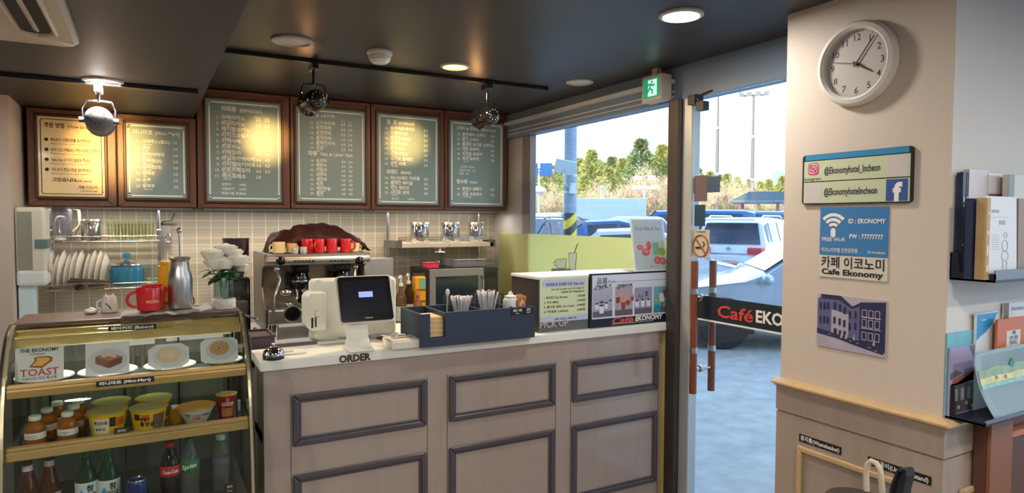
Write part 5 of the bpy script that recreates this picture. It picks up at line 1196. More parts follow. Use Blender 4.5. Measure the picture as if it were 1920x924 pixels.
b = MB(); b.box(p.x-.036, p.x+.036, 4.1655, 4.169, BC+.17, BC+.18); b.box(p.x-.036, p.x+.036, 4.1655, 4.169, BC+.25, BC+.255); b.build('brown_bands', M('brown_band', (120, 70, 30), .5), t)
b = MB(); b.box(p.x-.01, p.x+.03, 4.166, 4.169, BC+.26, BC+.33); b.build('teal_print', M('teal_print', (110, 180, 160), .5), t)
MB().box(p.x-.041, p.x+.041, 4.195, 4.215, BC+.345, BC+.36).build('folded_top', M('bag_top', (70, 40, 30), .5), t, bevel=.003)
# ================================================================== ON THE SERVICE COUNTER
CT = 1.0425
posw = M('pos_white', (228, 228, 216), .35, nz=.015)
def quad_panel(mb, c, r): pass
# customer display on its stand
yb0 = 2.735
cb = [PY(640, 606, yb0), PY(738, 598, yb0)]
x0, x1 = cb[0].x, cb[1].x; zb_ = (cb[0].z+cb[1].z)/2; zt_ = PY(680, 519, yb0+.07).z
tilt = math.atan2(.07, zt_-zb_); up = Vector((0, math.sin(tilt), math.cos(tilt))); nrm = Vector((0, -math.cos(tilt), math.sin(tilt)))
H = (zt_-zb_)/math.cos(tilt); W = x1-x0
def rrect(w_, h_, r, n=6, ox=0, oy=0):
    L = []
    for cx, cy, a0 in ((w_-r, h_-r, 0), (r, h_-r, 90), (r, r, 180), (w_-r, r, 270)):
        for k in range(n+1): a = math.radians(a0+90*k/n); L.append((ox+cx+r*math.cos(a), oy+cy+r*math.sin(a)))
    return L
pb = PZ(676, 658, CT)
t = T('order_display', 'black customer order screen on a white stand above the word ORDER', 'screen', (pb.x, yb0+.05, CT))
o = Vector((x0, yb0, zb_))
MB().prism(rrect(W+.020, H+.012, .016, ox=-.008, oy=-.006), o, X_, up, nrm*-.022).build('white_shell', posw, t, bevel=.004)
MB().prism(rrect(W, H, .012), o+nrm*.0005, X_, up, nrm*.006).build('bezel', M('bezel_black', (16, 16, 20), .2, nz=0, coat=.4), t)
MB().prism([(0, 0), (W*.84, 0), (W*.84, H*.76), (0, H*.76)], o+X_*W*.08+up*H*.155+nrm*.0062, X_, up, nrm*.0004).build('screen', M('screen_dark', (34, 36, 46), .18, nz=0), t)
q = MB(); q.prism([(0, 0), (W*.27, 0), (W*.27, H*.125), (0, H*.125)], o+X_*W*.37+up*H*.53+nrm*.0068, X_, up, nrm*.0004); q.build('lit_message', M('lit_message_blue', (132, 146, 232), .4, nz=0, em=.9), t)
q = MB(); q.text('POSBANK', o+X_*W*.52+up*H*.055+nrm*.0068, X_, up, .0055, 'c', .03); q.build('badge', M('badge_grey', (190, 190, 190), .4, nz=0), t, flat=True)
# stand: flaring white neck down to the ledge
sn = MB(); xc = pb.x
secs = [(CT, .052, .125, -.045), (CT+.006, .052, .125, -.045), (CT+.02, .046, .09, -.02), (CT+.05, .043, .05, .005), (zb_+.03, .040, .04, .03), (zb_+.12, .038, .03, .06)]
prev = None
for z, hw_, dp, yo in secs:
    r = [sn.v((xc-hw_, yb0+yo, z)), sn.v((xc+hw_, yb0+yo, z)), sn.v((xc+hw_*.95, yb0+yo+dp, z)), sn.v((xc-hw_*.95, yb0+yo+dp, z))]
    if prev: sn.bridge(prev, r)
    else: sn.bm.faces.new(r[::-1])
    prev = r
sn.bm.faces.new(prev); sn.build('stand', posw, t, bevel=.006, seg=3)
q = MB(); q.text('POSBANK', (xc-.01, yb0+.023, zb_-.010), X_, Z_, .004, 'c', .01); q.build('stand_badge', M('badge_grey2', (120, 120, 116), .5, nz=0), t, flat=True)
# cashier terminal seen from behind
YP = 2.98
t = T('cash_register_terminal', 'white cash register terminal seen from behind the order screen', 'cash register', (PY(655, 600, YP).x, YP+.1, .985))
A = lambda px, py, y=YP: PY(px, py, y)
x0, x1 = A(583, 520).x, A(742, 520).x; zt_ = A(660, 521).z; zb_ = A(655, 636).z
b = MB(); prev = None
for y, i0, i1, zz0, zz1 in ((YP-.012, .030, .012, .035, .010), (YP, .012, .002, .012, .0), (YP+.04, 0, 0, 0, 0), (YP+.06, .0, .0, 0, 0)):
    L = rrect(x1-x0-i0-i1, zt_-zb_-zz0-zz1, .022, ox=x0+i0, oy=zb_+zz0)
    r = [b.v((p_[0], y+.10*(p_[1]-zb_)*-.3, p_[1])) for p_ in L]
    if prev: b.bridge(prev, r)
    else: b.bm.faces.new(r)
    prev = r
b.bm.faces.new(prev[::-1]); b.build('rear_shell', posw, t, smooth=True)
xs0, xs1 = A(570, 560).x, A(606, 560).x; zs0, zs1 = A(585, 617).z, A(585, 546).z
b = MB(); b.prism([(0, .02), (.02, 0), (xs1-xs0, 0), (xs1-xs0, zs1-zs0), (.02, zs1-zs0), (0, zs1-zs0-.02)], (xs0, YP-.06, zs0), X_, Z_, (0, .12, 0)); c_ = b.build('card_reader', posw, t, bevel=.008, seg=3)
b = MB(); b.box(xs0+.018, xs0+.026, YP-.0625, YP-.058, zs0+.015, zs0+.06); b.box(xs0+.034, xs0+.040, YP-.0625, YP-.058, zs0+.018, zs0+.062); b.build('card_slot', ink, c_)
b = MB(); b.tube([(xs0+.046+.012*math.cos(a), YP-.061, zs0+.075+.014*math.sin(a)) for a in [PI*.5+PI*1.2*k/10 for k in range(11)]], .0015, 5); b.build('moulded_mark', M('mark_grey', (180, 180, 176), .5), c_)
b = MB(); b.box(A(640, 600).x, A(700, 600).x, YP+.05, YP+.10, .985, zb_+.06); b.box(A(610, 600).x, A(712, 600).x, YP-.0, YP+.20, .985, .997); b.build('foot', posw, t, bevel=.008)
MB().box(x0+.01, x1-.004, YP+.06, YP+.066, zb_+.01, zt_-.008).build('cashier_screen', gloss_k, t)
p = PY(620, 646, 2.90); t = T('keyboard_tray', 'white flat tray under the cash register terminal', 'tray', (PY(622, 645, 2.985).x, 2.985, CT))
xa_, xb_ = PY(592, 642, 2.98).x, PY(650, 642, 2.98).x
MB().box(xa_, xb_, 2.93, 2.957, CT, CT+.012).build('tray_body', posw, t, bevel=.005); MB().box(xa_+.01, xb_-.02, 2.937, 2.952, CT+.012, CT+.014).build('tray_pad', M('pad_grey', (206, 206, 196), .5), t)
# cable nest
t = T('cable_bundle', 'black cables bunched behind the order screen stand', 'cables', (PY(722, 645, 2.88).x, 2.88, CT))
for k in range(3):
    b = MB(); xk = PY(716+7*k, 645, 2.88).x; b.tube([(xk+.02*math.cos(a*1.3+k), 2.88+.02*math.sin(a), CT+.006+.004*a) for a in [.5*j for j in range(10)]], .0045, 6); b.build('cable', black, t, smooth=True)
# service bell
p = PZ(513, 672, CT); t = T('service_bell', 'chrome service bell at the left end of the counter top', 'bell', (p.x, p.y, CT))
MB().lathe((p.x, p.y, CT), [(.040, 0), (.041, .003), (.040, .012), (.038, .014)], 32).build('base', black, t, smooth=True)
MB().lathe((p.x, p.y, CT), [(.042, .014), (.0425, .018), (.038, .032), (.027, .043), (.012, .048), (0, .049)], 36).build('dome', M('bell_chrome', (215, 215, 218), .06, 1, nz=0), t, smooth=True)
MB().lathe((p.x, p.y, CT), [(.004, .048), (.004, .056), (.008, .058), (.007, .062), (0, .063)], 16).build('button', chrome, t, smooth=True)
p = PZ(549, 662, CT); t = T('white_card_pad', 'small flat white pad beside the service bell', 'pad', (p.x, p.y, CT))
MB().box(p.x-.045, p.x+.05, p.y-.035, p.y+.045, CT, CT+.010).build('pad_body', posw, t, bevel=.004)
MB().box(p.x-.05, p.x-.0, p.y-.02, p.y+.035, CT+.0102, CT+.016).build('pad_lid', M('pad_lid', (212, 212, 204), .4), t, bevel=.002)
# plum coloured box end behind the case
t = T('plum_bin', 'dark plum coloured bin standing at the left end of the counter', 'bin', (.47, 3.25, .985))
p0 = PY(467, 628, 3.1); p1 = PY(509, 672, 3.1)
MB().box(p0.x, p1.x, 3.0, 3.2, .9855, p0.z).build('bin_body', M('plum', (76, 60, 68), .45, nz=.04), t, bevel=.006)
MB().frame((p0.x-.004, 2.996, p0.z), X_, Y_, (0, 0, .008), p1.x-p0.x+.008, .208, .012).build('bin_rim', M('plum_rim', (60, 46, 54), .4), t)
# white lidded box
p = PZ(762, 654, CT); t = T('white_lidded_box', 'small white lidded box beside the dark organiser', 'box', (p.x, p.y+.03, CT))
x0, x1 = PY(733, 648, p.y).x, PY(794, 648, p.y).x
b = MB(); b.hexa([(x0+.008, p.y+.004, CT), (x1-.008, p.y+.004, CT), (x1-.008, p.y+.12, CT), (x0+.008, p.y+.12, CT), (x0, p.y, CT+.034), (x1, p.y, CT+.034), (x1, p.y+.125, CT+.034), (x0, p.y+.125, CT+.034)]); b.build('tub', posw, t, bevel=.003)
MB().box(x0+.004, x1-.004, p.y+.004, p.y+.121, CT+.0342, CT+.040).build('lid', M('lid_white', (216, 212, 202), .3), t, bevel=.003)
b = MB(); b.frame((x0+.03, p.y+.045, CT+.0402), X_, Y_, (0, 0, .004), x1-x0-.06, .05, .006); b.build('lid_slot_frame', M('slot_grey', (150, 146, 138), .4), t)
b = MB(); b.tube([(x0+.05, p.y+.07, CT+.041), (x0+.055, p.y+.07, CT+.052), (x0+.085, p.y+.07, CT+.052), (x0+.09, p.y+.07, CT+.041)], .003, 6); b.build('lid_handle', posw, t)
# dark organiser with wooden slot
yo = PZ(900, 642, CT).y; ox0, ox1 = PY(789, 650, yo).x, PY(1003, 632, yo).x
ozt = PY(900, 581, yo).z; nav = M('navy_laminate', (46, 60, 82), .45, nz=.04)
t = T('counter_organiser', 'long dark navy organiser box with a wooden slot on the counter', 'organiser', ((ox0+ox1)/2, yo+.13, CT))
sx0, sx1 = PY(807, 620, yo).x, PY(835, 620, yo).x; szt, szb = PY(820, 594, yo).z, PY(820, 633, yo).z
D_ = .26; xst = sx0
b = MB()
b.box(ox0, sx0, yo, yo+.012, CT, ozt-.002); b.box(sx1, ox1, yo, yo+.012, CT, ozt); b.box(sx0, sx1, yo, yo+.012, CT, szb)
b.box(ox0, ox1, yo+D_-.012, yo+D_, CT, ozt); b.box(ox0, ox0+.012, yo+.012, yo+D_-.012, CT, ozt-.002); b.box(ox1-.012, ox1, yo+.012, yo+D_-.012, CT, ozt); b.box(ox0, ox1, yo+.012, yo+D_-.012, CT, CT+.01)
b.box(sx1, sx1+.010, yo+.012, yo+D_-.012, CT, ozt-.003); b.box(sx1+.19, sx1+.20, yo+.012, yo+D_-.012, CT, ozt-.003); b.box(sx1+.36, sx1+.37, yo+.012, yo+D_-.012, CT, ozt-.003)
b.build('box_walls', nav, t, bevel=.0015)
b = MB(); b.box(sx1+.01, ox1-.012, yo+.012, yo+D_-.012, ozt-.05, ozt-.045); b.build('inner_tray', M('navy_inner', (40, 48, 60), .5), t)
ot = ozt-.0448
wst = MB()
wst = M('pale_birch', (226, 196, 150), .5, nz=.08)
for k in range(7):
    pass
b = MB()
for k in range(8): z = szb+.001+(szt-szb-.004)*k/8; b.box(sx0+.002, sx1-.002, yo+.02+.004*(k % 2), yo+.16, z, z+(szt-szb)/8-.0012)
b.build('wooden_napkin_stack', wst, t)
for (px, py), ws in (((970, 584), ('설탕 시럽', 'Sugar')), ((991, 582), ('냅킨', 'Napkin'))):
    q = PY(px, py, yo-.001); l_ = MB().box(q.x-.034 if px < 980 else q.x-.024, q.x+.034 if px < 980 else q.x+.024, yo-.002, yo, q.z-.014, q.z+.014).build('label_plate', ink, t)
    m_ = MB(); m_.text(ws[0], (q.x, yo-.0026, q.z+.001), X_, Z_, .009, 'c', .02); m_.text(ws[1], (q.x, yo-.0026, q.z-.010), X_, Z_, .006, 'c', .01); m_.build('label_lettering', pale, l_, flat=True)
# straw holders
wht_s = M('wrapped_straw', (236, 232, 234), .5, nz=.05)
brn_s = M('brown_stirrer', (112, 78, 70), .5, nz=.05)
def straw_jar(px0, px1, top, y, label, name, cols):
    a, c = PY(px0, 570, y), PY(px1, 570, y); r = (c.x-a.x)/2; cx = (a.x+c.x)/2; z1 = PY((px0+px1)/2, top+6, y).z; h = z1-ot
    t_ = T(name, label, 'straw holder', (cx, y, ot), group='clear straw holders')
    MB().lathe((cx, y, ot), [(r*.95, 0), (r, .004), (r, h*.86), (r*1.03, h*.87)], 28, cap1=False).build('holder', glass, t_, smooth=True)
    for nm, mt, n_, rr in cols:
        for k in range(n_):
            a_ = random.uniform(0, 2*PI); d = r*.84*math.sqrt(random.random()); x_, y_ = cx+d*math.cos(a_), y+d*math.sin(a_)
            L = h*random.uniform(.95, 1.06); b_ = MB(); b_.cyl((x_*.5+cx*.5, y_*.5+y*.5, ot+.005), (x_, y_, ot+L), rr, n=6); b_.build(nm, mt, t_)
straw_jar(843, 888, 550, yo+.11, 'left clear holder full of short wrapped stirrers on the organiser', 'stirrer_holder', (('stirrer', brn_s, 10, .003), ('wrapped_stirrer', wht_s, 38, .0045)))
straw_jar(892, 935, 540, yo+.12, 'right clear holder full of taller straws on the organiser', 'straw_holder', (('straw', M('dark_straw', (74, 62, 66), .4), 10, .003), ('wrapped_straw', wht_s, 36, .0045)))
p = PY(838, 580, yo+.15); t = T('spoon_tube', 'thin clear tube with a spoon left of the straw holders', 'spoon holder', (p.x, yo+.15, ot)); zt2 = PY(838, 543, yo+.15).z
MB().lathe((p.x, yo+.15, ot), [(.014, 0), (.016, .004), (.016, (zt2-ot)*.8)], 18, cap1=False).build('tube', glass, t, smooth=True)
b = MB(); b.cyl((p.x, yo+.15, ot+.004), (p.x+.003, yo+.15, zt2-.02), .004, n=8); b.ball((p.x+.003, yo+.15, zt2-.012), .011, 12, (1, .5, 1.5)); b.build('spoon', M('spoon_white', (216, 212, 208), .3), t, smooth=True)
p = PY(957, 580, yo+.10); zt2 = PY(957, 546, yo+.10).z; t = T('squeeze_bottle', 'white squeeze syrup bottle behind the organiser labels', 'bottle', (p.x, yo+.10, ot))
h = zt2-ot; r = .036
MB().lathe((p.x, yo+.10, ot), [(r*.95, 0), (r, .004), (r, h*.62), (r*.85, h*.7), (r*.7, h*.74)], 28).build('body', M('bottle_white', (222, 224, 220), .4, nz=.03), t, smooth=True)
MB().lathe((p.x, yo+.10, ot), [(r*.8, h*.735), (r*.8, h*.80), (r*.4, h*.84), (r*.18, h), (0, h)], 24).build('nozzle_cap', white, t, smooth=True)
# brown sugar packets
pm = [M('kraft_packet', (176, 116, 66), .6, nz=.15, ns=60), M('amber_packet', (206, 150, 90), .6, nz=.15, ns=60)]
for k in range(10):
    px = 976+3.2*(k % 9)+(2 if k > 5 else 0); y = yo+.06+.02*(k % 4); q = PY(px, 578, y)
    q.x = min(q.x, ox1-.035)
    t_ = T('sugar_packet', 'brown sugar packet heaped at the right end of the organiser', 'packet', (q.x, y, ot), random.uniform(-.5, .5), 'brown sugar packets in the organiser', world=False)
    b = MB(); z0 = .0
    b.obox((0, 0, .045+.002*k), (.032, .005, .062), (random.uniform(-.2, .2), random.uniform(-.5, .5), 0)); b.build('packet', pm[k % 2], t_, bevel=.002)
    b = MB(); b.obox((0, -.0035, .05+.002*k), (.018, .0008, .016), (0, 0, 0)); b.build('print_patch', M('packet_print', (226, 190, 130), .6), t_)

# ---- pick-up box with the price sign and the drinks poster
YK = 2.75
kx0, kx1, kx2 = PY(1009, 570, YK).x, PY(1102, 565, YK).x, 2.515
kz = PY(1100, 515, YK).z; ky = PX(959, 513, kx0).y
t = T('pickup_box', 'grey pick-up shelf box with price sign at the right end of the counter', 'pick-up box', ((kx0+kx2)/2, (YK+ky)/2, CT))
gk = M('slate_board', (96, 98, 104), .45, nz=.04)
b = MB(); b.box(kx0, kx2, YK, ky, CT, kz-.014); b.build('box_body', M('dark_side_board', (52, 46, 50), .5, nz=.04), t, bevel=.002)
b = MB(); b.box(kx0-.004, kx2, YK-.004, ky, kz-.014, kz); b.build('top_board', M('white_top_board', (226, 232, 234), .35), t, bevel=.002)
MB().box(kx0+.001, kx1, YK-.006, YK, CT, kz-.016).build('front_board', gk, t)
sz0 = PY(1055, 597, YK).z; sz1 = PY(1055, 519, YK).z
sg = MB().box(kx0+.004, kx1-.004, YK-.009, YK-.0062, sz0-.012, sz1).build('price_sign', M('pale_green_sign', (212, 222, 184), .5, nz=.01), t)
SW, SH_ = kx1-kx0-.008, sz1-sz0+.012
def SP(fx, fy, d=.0005): return Vector((kx0+.004+SW*fx, YK-.009-d, sz1-SH_*fy))
q = MB(); q.face([SP(0, 1), SP(1, 1), SP(1, .87), SP(0, .87)]); hd_ = [SP(.05+x, .22-y) for x, y in rrect(.9, .17, .06)]; q.face(hd_); q.build('blue_band', M('lilac_band', (186, 198, 230), .5, nz=0), sg, flat=True)
q = MB(); q.text('"일회용컵 등 유상제공 안내" (Take Out)', SP(.5, .185, .001), X_, Z_, .0125, 'c', .02, SW*.78)
q.text('자원의 절약 및 재활용 촉진에 관한 법률에 따라', SP(.92, .285, .001), X_, Z_, .007, 'r', .01, SW*.7); q.text('각 품목에 아래 가격을 받습니다.', SP(.92, .36, .001), X_, Z_, .0085, 'r', .02, SW*.5)
for k, (a_, c_) in enumerate((('1. 컵라면 (Cup Ramen)', '1,000원'), ('2. 우유 (Milk)', '1,000원'), ('3. 종이컵 얼음 (Ice Cups)', '2,000원'), ('4. 커피음료 (Cafelatte)', '2,000원'))):
    q.text(a_, SP(.08, .47+.105*k, .001), X_, Z_, .0105, 'l', .015, SW*(.48, .3, .62, .5)[k]); q.text(c_, SP(.93, .465+.105*k, .001), X_, Z_, .0105, 'r', .015, SW*.17)
q.text('카페 이코노미 호텔 인천', SP(.52, .96, .001), X_, Z_, .0085, 'c', .02, SW*.46); q.build('sign_lettering', M('sign_ink', (52, 58, 60), .6, nz=0), sg, flat=True)
q = MB(); p = PY(1008, 617, YK-.007); q.text('PICK UP', (kx0+.004, YK-.007, p.z+.004), X_, Z_, .034, 'l', .02, PY(1063, 610, YK).x-kx0-.004, ext=(0, -.005, 0)); q.build('raised_lettering', M('pewter_letters', (206, 200, 192), .35, .5), t)
# drinks poster board
pz0, pz1 = CT+.001, PY(1180, 510, YK-.008).z
pst = T('drinks_poster', 'wide framed drinks poster beside PICK UP on the counter front edge', 'poster', ((kx1+kx2)/2, YK-.01, CT))
MB().box(kx1+.002, kx2+.02, YK-.017, YK-.0065, pz0, pz1).build('board', M('poster_black', (22, 28, 40), .4, nz=.02), pst)
PW, PH = kx2+.02-kx1-.002, pz1-pz0
def PP(fx, fy, d=.0006): return Vector((kx1+.002+PW*fx, YK-.017-d, pz1-PH*fy))
def pq(mb, x0, x1, y0, y1, d): mb.face([PP(x0, y1, d), PP(x1, y1, d), PP(x1, y0, d), PP(x0, y0, d)])
q = MB(); pq(q, .022, .985, .03, .84, .0006); q.build('poster_sheet', M('poster_sheet', (212, 222, 240), .3, nz=.02, coat=.3), pst, flat=True)
pic = [M('photo_blue_grey', (170, 176, 198), .4, nz=.25, ns=6), M('photo_mauve', (176, 164, 180), .4, nz=.25, ns=6), M('photo_violet', (150, 150, 182), .4, nz=.25, ns=6), M('photo_teal', (110, 176, 196), .4, nz=.3, ns=6)]
for k, (a_, c_) in enumerate(((.03, .255), (.285, .495), (.52, .735), (.758, .97))):
    q = MB(); pq(q, a_, c_, .26 if k < 2 else .30, .81, .0010); q.build('drink_photo', pic[k], pst, flat=True)
    q = MB(); pq(q, a_, c_, .70, .81, .0013); q.build('photo_table', M('photo_table', (104, 92, 108), .4, nz=.2, ns=8), pst, flat=True)
def cupshape(mb, cx, y0, y1, w0, w1, d): mb.face([PP(cx-w1/2, y1, d), PP(cx+w1/2, y1, d), PP(cx+w0/2, y0, d), PP(cx-w0/2, y0, d)])
q = MB()
for cx, y0, y1, w_ in ((.075, .56, .66, .04), (.13, .60, .74, .06), (.185, .55, .66, .04), (.55, .55, .67, .05), (.62, .54, .67, .05), (.69, .54, .67, .05), (.86, .44, .60, .07)): cupshape(q, cx, y0, y1, w_, w_*.8, .0016)
q.build('white_cups', M('photo_cup', (222, 230, 240), .4, nz=.04), pst, flat=True)
q = MB()
for cx, y, w_ in ((.075, .555, .035), (.13, .53, .055), (.13, .595, .05), (.185, .55, .035), (.23, .51, .03), (.55, .55, .04), (.62, .54, .04), (.69, .54, .04), (.665, .40, .045)):
    q.face([PP(cx+w_/2*math.cos(2*PI*k/14), y+.016*math.sin(2*PI*k/14), .0019) for k in range(14)])
for x_, y_ in ((.56, .45), (.575, .42), (.59, .46), (.61, .44)): pq(q, x_, x_+.006, y_, y_+.06, .0019)
pq(q, .655, .675, .43, .47, .0019); q.build('dark_lids', M('photo_dark', (44, 44, 60), .4, nz=0), pst, flat=True)
q = MB(); rng = random.Random(3)
for bx in (.03, .28):
    for k in range(60):
        fx = rng.random(); x_ = bx+.02+fx*.20; y_ = .22+.09*rng.random()*(1-.5*fx)-.02*fx; s_ = .008*rng.uniform(.5, 1)
        if fx > .65 and rng.random() < .7: continue
        q.face([PP(x_+s_*math.cos(2*PI*m_/7), y_+s_*1.5*math.sin(2*PI*m_/7), .0016+.00001*k) for m_ in range(7)])
q.build('coffee_beans', M('photo_beans', (84, 52, 60), .5, nz=.2, ns=90), pst, flat=True)
q = MB(); cupshape(q, .385, .50, .70, .07, .035, .0016); cupshape(q, .44, .53, .62, .05, .035, .0017); cupshape(q, .32, .46, .57, .05, .04, .0017); cupshape(q, .49, .44, .54, .04, .03, .0017); q.build('iced_coffee_glasses', M('photo_coffee', (140, 66, 66), .4, nz=.35, ns=30), pst, flat=True)
q = MB(); cupshape(q, .385, .46, .56, .075, .065, .0020); cupshape(q, .49, .42, .47, .045, .04, .0020); q.build('cream_tops', M('photo_cream', (206, 150, 130), .4, nz=.3, ns=40), pst, flat=True)
q = MB(); cupshape(q, .80, .54, .62, .06, .05, .0016); cupshape(q, .92, .52, .62, .04, .04, .0016); q.build('green_drinks', M('photo_green', (150, 190, 90), .4, nz=.3, ns=40), pst, flat=True)
q = MB(); cupshape(q, .90, .36, .52, .06, .03, .0017); cupshape(q, .865, .62, .70, .03, .02, .0017); q.build('red_drinks', M('photo_red', (170, 70, 80), .4, nz=.3, ns=40), pst, flat=True)
q = MB(); pq(q, .765, .84, .66, .81, .0015); q.build('aqua_patch', M('photo_aqua', (40, 150, 190), .4, nz=.1), pst, flat=True)
q = MB(); q.text('品質', PP(.075, .185, .0014), X_, Z_, .026, 'l', .01); q.text('Drink', PP(.20, .185, .0014), X_, Z_, .016, 'l', .0); pq(q, .30, .96, .165, .17, .0014); q.build('poster_heading', M('heading_grey', (70, 80, 100), .5, nz=0), pst, flat=True)
q = MB(); q.text('Café', PP(.245, .955, .0014), X_, Z_, .034, 'l', .03, PW*.26, slant=.3); q.build('red_lettering', M('poster_red', (206, 84, 78), .5, nz=0), pst, flat=True)
q = MB(); q.text('EKONOMY', PP(.53, .935, .0014), X_, Z_, .026, 'l', .04, PW*.34, slant=.15); pq(q, .25, .75, .957, .963, .0013); q.build('white_lettering', pale, pst, flat=True)
# tilted tea poster in acrylic stand
ys = 2.765; kt = kz+.0005
a, c = PY(1197, 505, ys), PY(1258, 502, ys); zt2 = PY(1220, 411, ys+.04).z; W = PY(1253, 505, ys).x-PY(1190, 505, ys).x; Hh = zt2-kt
t = T('acrylic_poster_stand', 'grey fruit tea poster in a leaning acrylic stand on the pick-up box', 'poster stand', (a.x+W/2, ys+.03, kt))
tl = .16; up = Vector((0, math.sin(tl), math.cos(tl))); nrm = Vector((0, -math.cos(tl), math.sin(tl))); o = Vector((PY(1190, 505, ys).x, ys, kt+.003)); Hs = Hh/math.cos(tl)
MB().prism([(0, 0), (W, 0), (W, Hs), (0, Hs)], o, X_, up, nrm*-.004).build('acrylic_sheet', M('acrylic_white', (226, 236, 240), .2, nz=0), t, bevel=.001)
MB().hexa([o+Vector((0, 0, -.003)), o+Vector((W, 0, -.003)), o+Vector((W, .10, -.003)), o+Vector((0, .10, -.003)), o, o+Vector((W, 0, 0)), o+Vector((W, .10, 0)), o+Vector((0, .10, 0))]).build('base_plate', glass, t)
def AP(fx, fy, d): return o+X_*(W*fx)+up*(Hs*fy)+nrm*d
def aq(mb, L, d): mb.face([AP(x, y, d) for x, y in L])
def ae(mb, cx, cy, rx, ry, d, n=18): aq(mb, [(cx+rx*math.cos(2*PI*k/n), cy+ry*math.sin(2*PI*k/n)) for k in range(n)], d)
q = MB(); aq(q, [(.05, .02), (.94, .02), (.94, .97), (.05, .97)], .0006); q.build('poster_sheet', M('tea_sheet', (184, 196, 204), .4, nz=.03, coat=.2), t, flat=True)
q = MB(); q.text('Fruit Ade & Tea', AP(.5, .78, .001), X_, up, .020, 'c', .01, W*.72); q.build('heading', M('tea_heading', (120, 130, 134), .5, nz=0), t, flat=True)
q = MB(); ae(q, .22, .45, .09, .05, .0012); ae(q, .38, .36, .12, .07, .0012); ae(q, .48, .48, .07, .085, .0014); ae(q, .70, .20, .10, .075, .0014); ae(q, .86, .18, .10, .07, .0016); q.build('grapefruit_slices', M('grapefruit', (206, 92, 92), .5, nz=.2, ns=40), t, flat=True)
q = MB(); ae(q, .22, .45, .055, .03, .0018); ae(q, .38, .375, .08, .035, .0018); ae(q, .70, .20, .06, .045, .0020); ae(q, .86, .18, .06, .04, .0022); q.build('slice_flesh', M('grapefruit_flesh', (226, 130, 120), .5, nz=.2, ns=60), t, flat=True)
q = MB(); aq(q, [(.60, .30), (.76, .30), (.78, .54), (.58, .54)], .0010); q.build('tea_glass', M('tea_glass_green', (130, 176, 150), .4, nz=.15, ns=30), t, flat=True)
q = MB(); ae(q, .86, .36, .10, .07, .0012); ae(q, .80, .40, .06, .04, .0013); q.build('green_leaves', M('poster_leaf', (150, 166, 70), .5, nz=.25, ns=40), t, flat=True)
q = MB(); q.text('TEA', AP(.5, .07, .001), X_, up, .008, 'c', .0); q.build('footer', ink, t, flat=True)
# ================================================================== PILLAR: CLOCK AND SIGNS
PF = XP
uL = Vector((0, -1, 0)); nL = Vector((-1, 0, 0))
c = PX(1607, 122, PF); t = T('wall_clock', 'round white wall clock reading five past four on the pillar', 'clock', (PF, c.y, c.z-.15))
cz = PX(1600, 123, PF).z; cy = (PX(1545, 130, PF).y+PX(1678, 115, PF).y)/2-.006; R = .150
clw = M('clock_white', (226, 224, 220), .35, nz=.01)
MB().lathe((PF-.001, cy, cz), [(R*.93, 0), (R, .006), (R*1.0, .022), (R*.95, .036), (R*.86, .040), (R*.80, .030), (R*.80, .012)], 64, (-1, 0, 0), cap1=False).build('case', clw, t, smooth=True)
MB().cyl((PF-.010, cy, cz), (PF-.014, cy, cz), R*.81, n=64).build('dial', M('clock_dial', (222, 218, 212), .5, nz=.01), t)
q = MB(); xx = PF-.0145
def CK(r, a): return Vector((xx, cy-r*math.sin(a), cz+r*math.cos(a)))
for h in range(1, 13): q.text(str(h), CK(R*.63, h*PI/6)+Vector((0, 0, -.0115)), uL, Z_, .024, 'c', .012)
for k in range(60): a = k*PI/30; d = Vector((0, -math.sin(a), math.cos(a))); p = CK(R*.755, a); s_ = Vector((0, d.z, -d.y))*(.0006 if k % 5 else .0012); q.face([p-s_-d*.003, p+s_-d*.003, p+s_+d*.003, p-s_+d*.003])
q.build('numerals', M('clock_ink', (60, 58, 60), .5, nz=0), t, flat=True)
def hand(a, L, back, w_, d, name, mat):
    dv = Vector((0, -math.sin(a), math.cos(a))); s_ = Vector((0, dv.z, -dv.y)); c0 = Vector((xx-d, cy, cz))
    b = MB(); b.prism([(-w_, -back), (w_, -back), (w_*.6, L), (-w_*.6, L)], c0, s_, dv, (-.0012, 0, 0)); b.build(name, mat, t)
hand(math.radians(122), R*.48, R*.10, .004, .002, 'hour_hand', M('hand_black', (40, 40, 48), .4)); hand(math.radians(37), R*.72, R*.08, .003, .004, 'minute_hand', M('hand_black', (40, 40, 48), .4)); hand(math.radians(284), R*.66, R*.16, .0012, .006, 'second_hand', M('hand_black', (40, 40, 48), .4))
MB().cyl((xx-.001, cy, cz), (xx-.009, cy, cz), .006, n=16).build('centre_cap', M('hand_black', (40, 40, 48), .4), t)
MB().cyl((PF-.030, cy, cz), (PF-.0315, cy, cz), R*.805, n=48).build('glass_cover', G('clock_glass', (250, 250, 250), .02, refl=.03), t)
def board(name, label, cat, y0, y1, z0, z1, mat, th=.006, rad=0, px=PF):
    t_ = T(name, label, cat, (px, (y0+y1)/2, z0))
    W = y0-y1; H = z1-z0
    L = rrect(W, H, rad) if rad else [(0, 0), (W, 0), (W, H), (0, H)]
    MB().prism(L, (px, y0, z0), uL, Z_, (-th, 0, 0)).build('board', mat, t_)
    def Q(fx, fy, d=.0006): return Vector((px-th-d, y0-W*fx, z1-H*fy))
    return t_, Q, W, H
def bq(mb, Q, x0, x1, y0, y1, d=.0006): mb.face([Q(x0, y1, d), Q(x1, y1, d), Q(x1, y0, d), Q(x0, y0, d)])
t, Q, W, H = board('social_media_sign', 'two-row green and black-edged sign with account names under the clock', 'sign', 1.700, 1.277, 1.662, 1.852, M('sign_black_edge', (24, 30, 34), .4), .010, .012)
q = MB(); bq(q, Q, .03, .97, .006, .11); q.build('blue_top_strip', M('sign_blue', (46, 140, 196), .4, nz=0), t, flat=True)
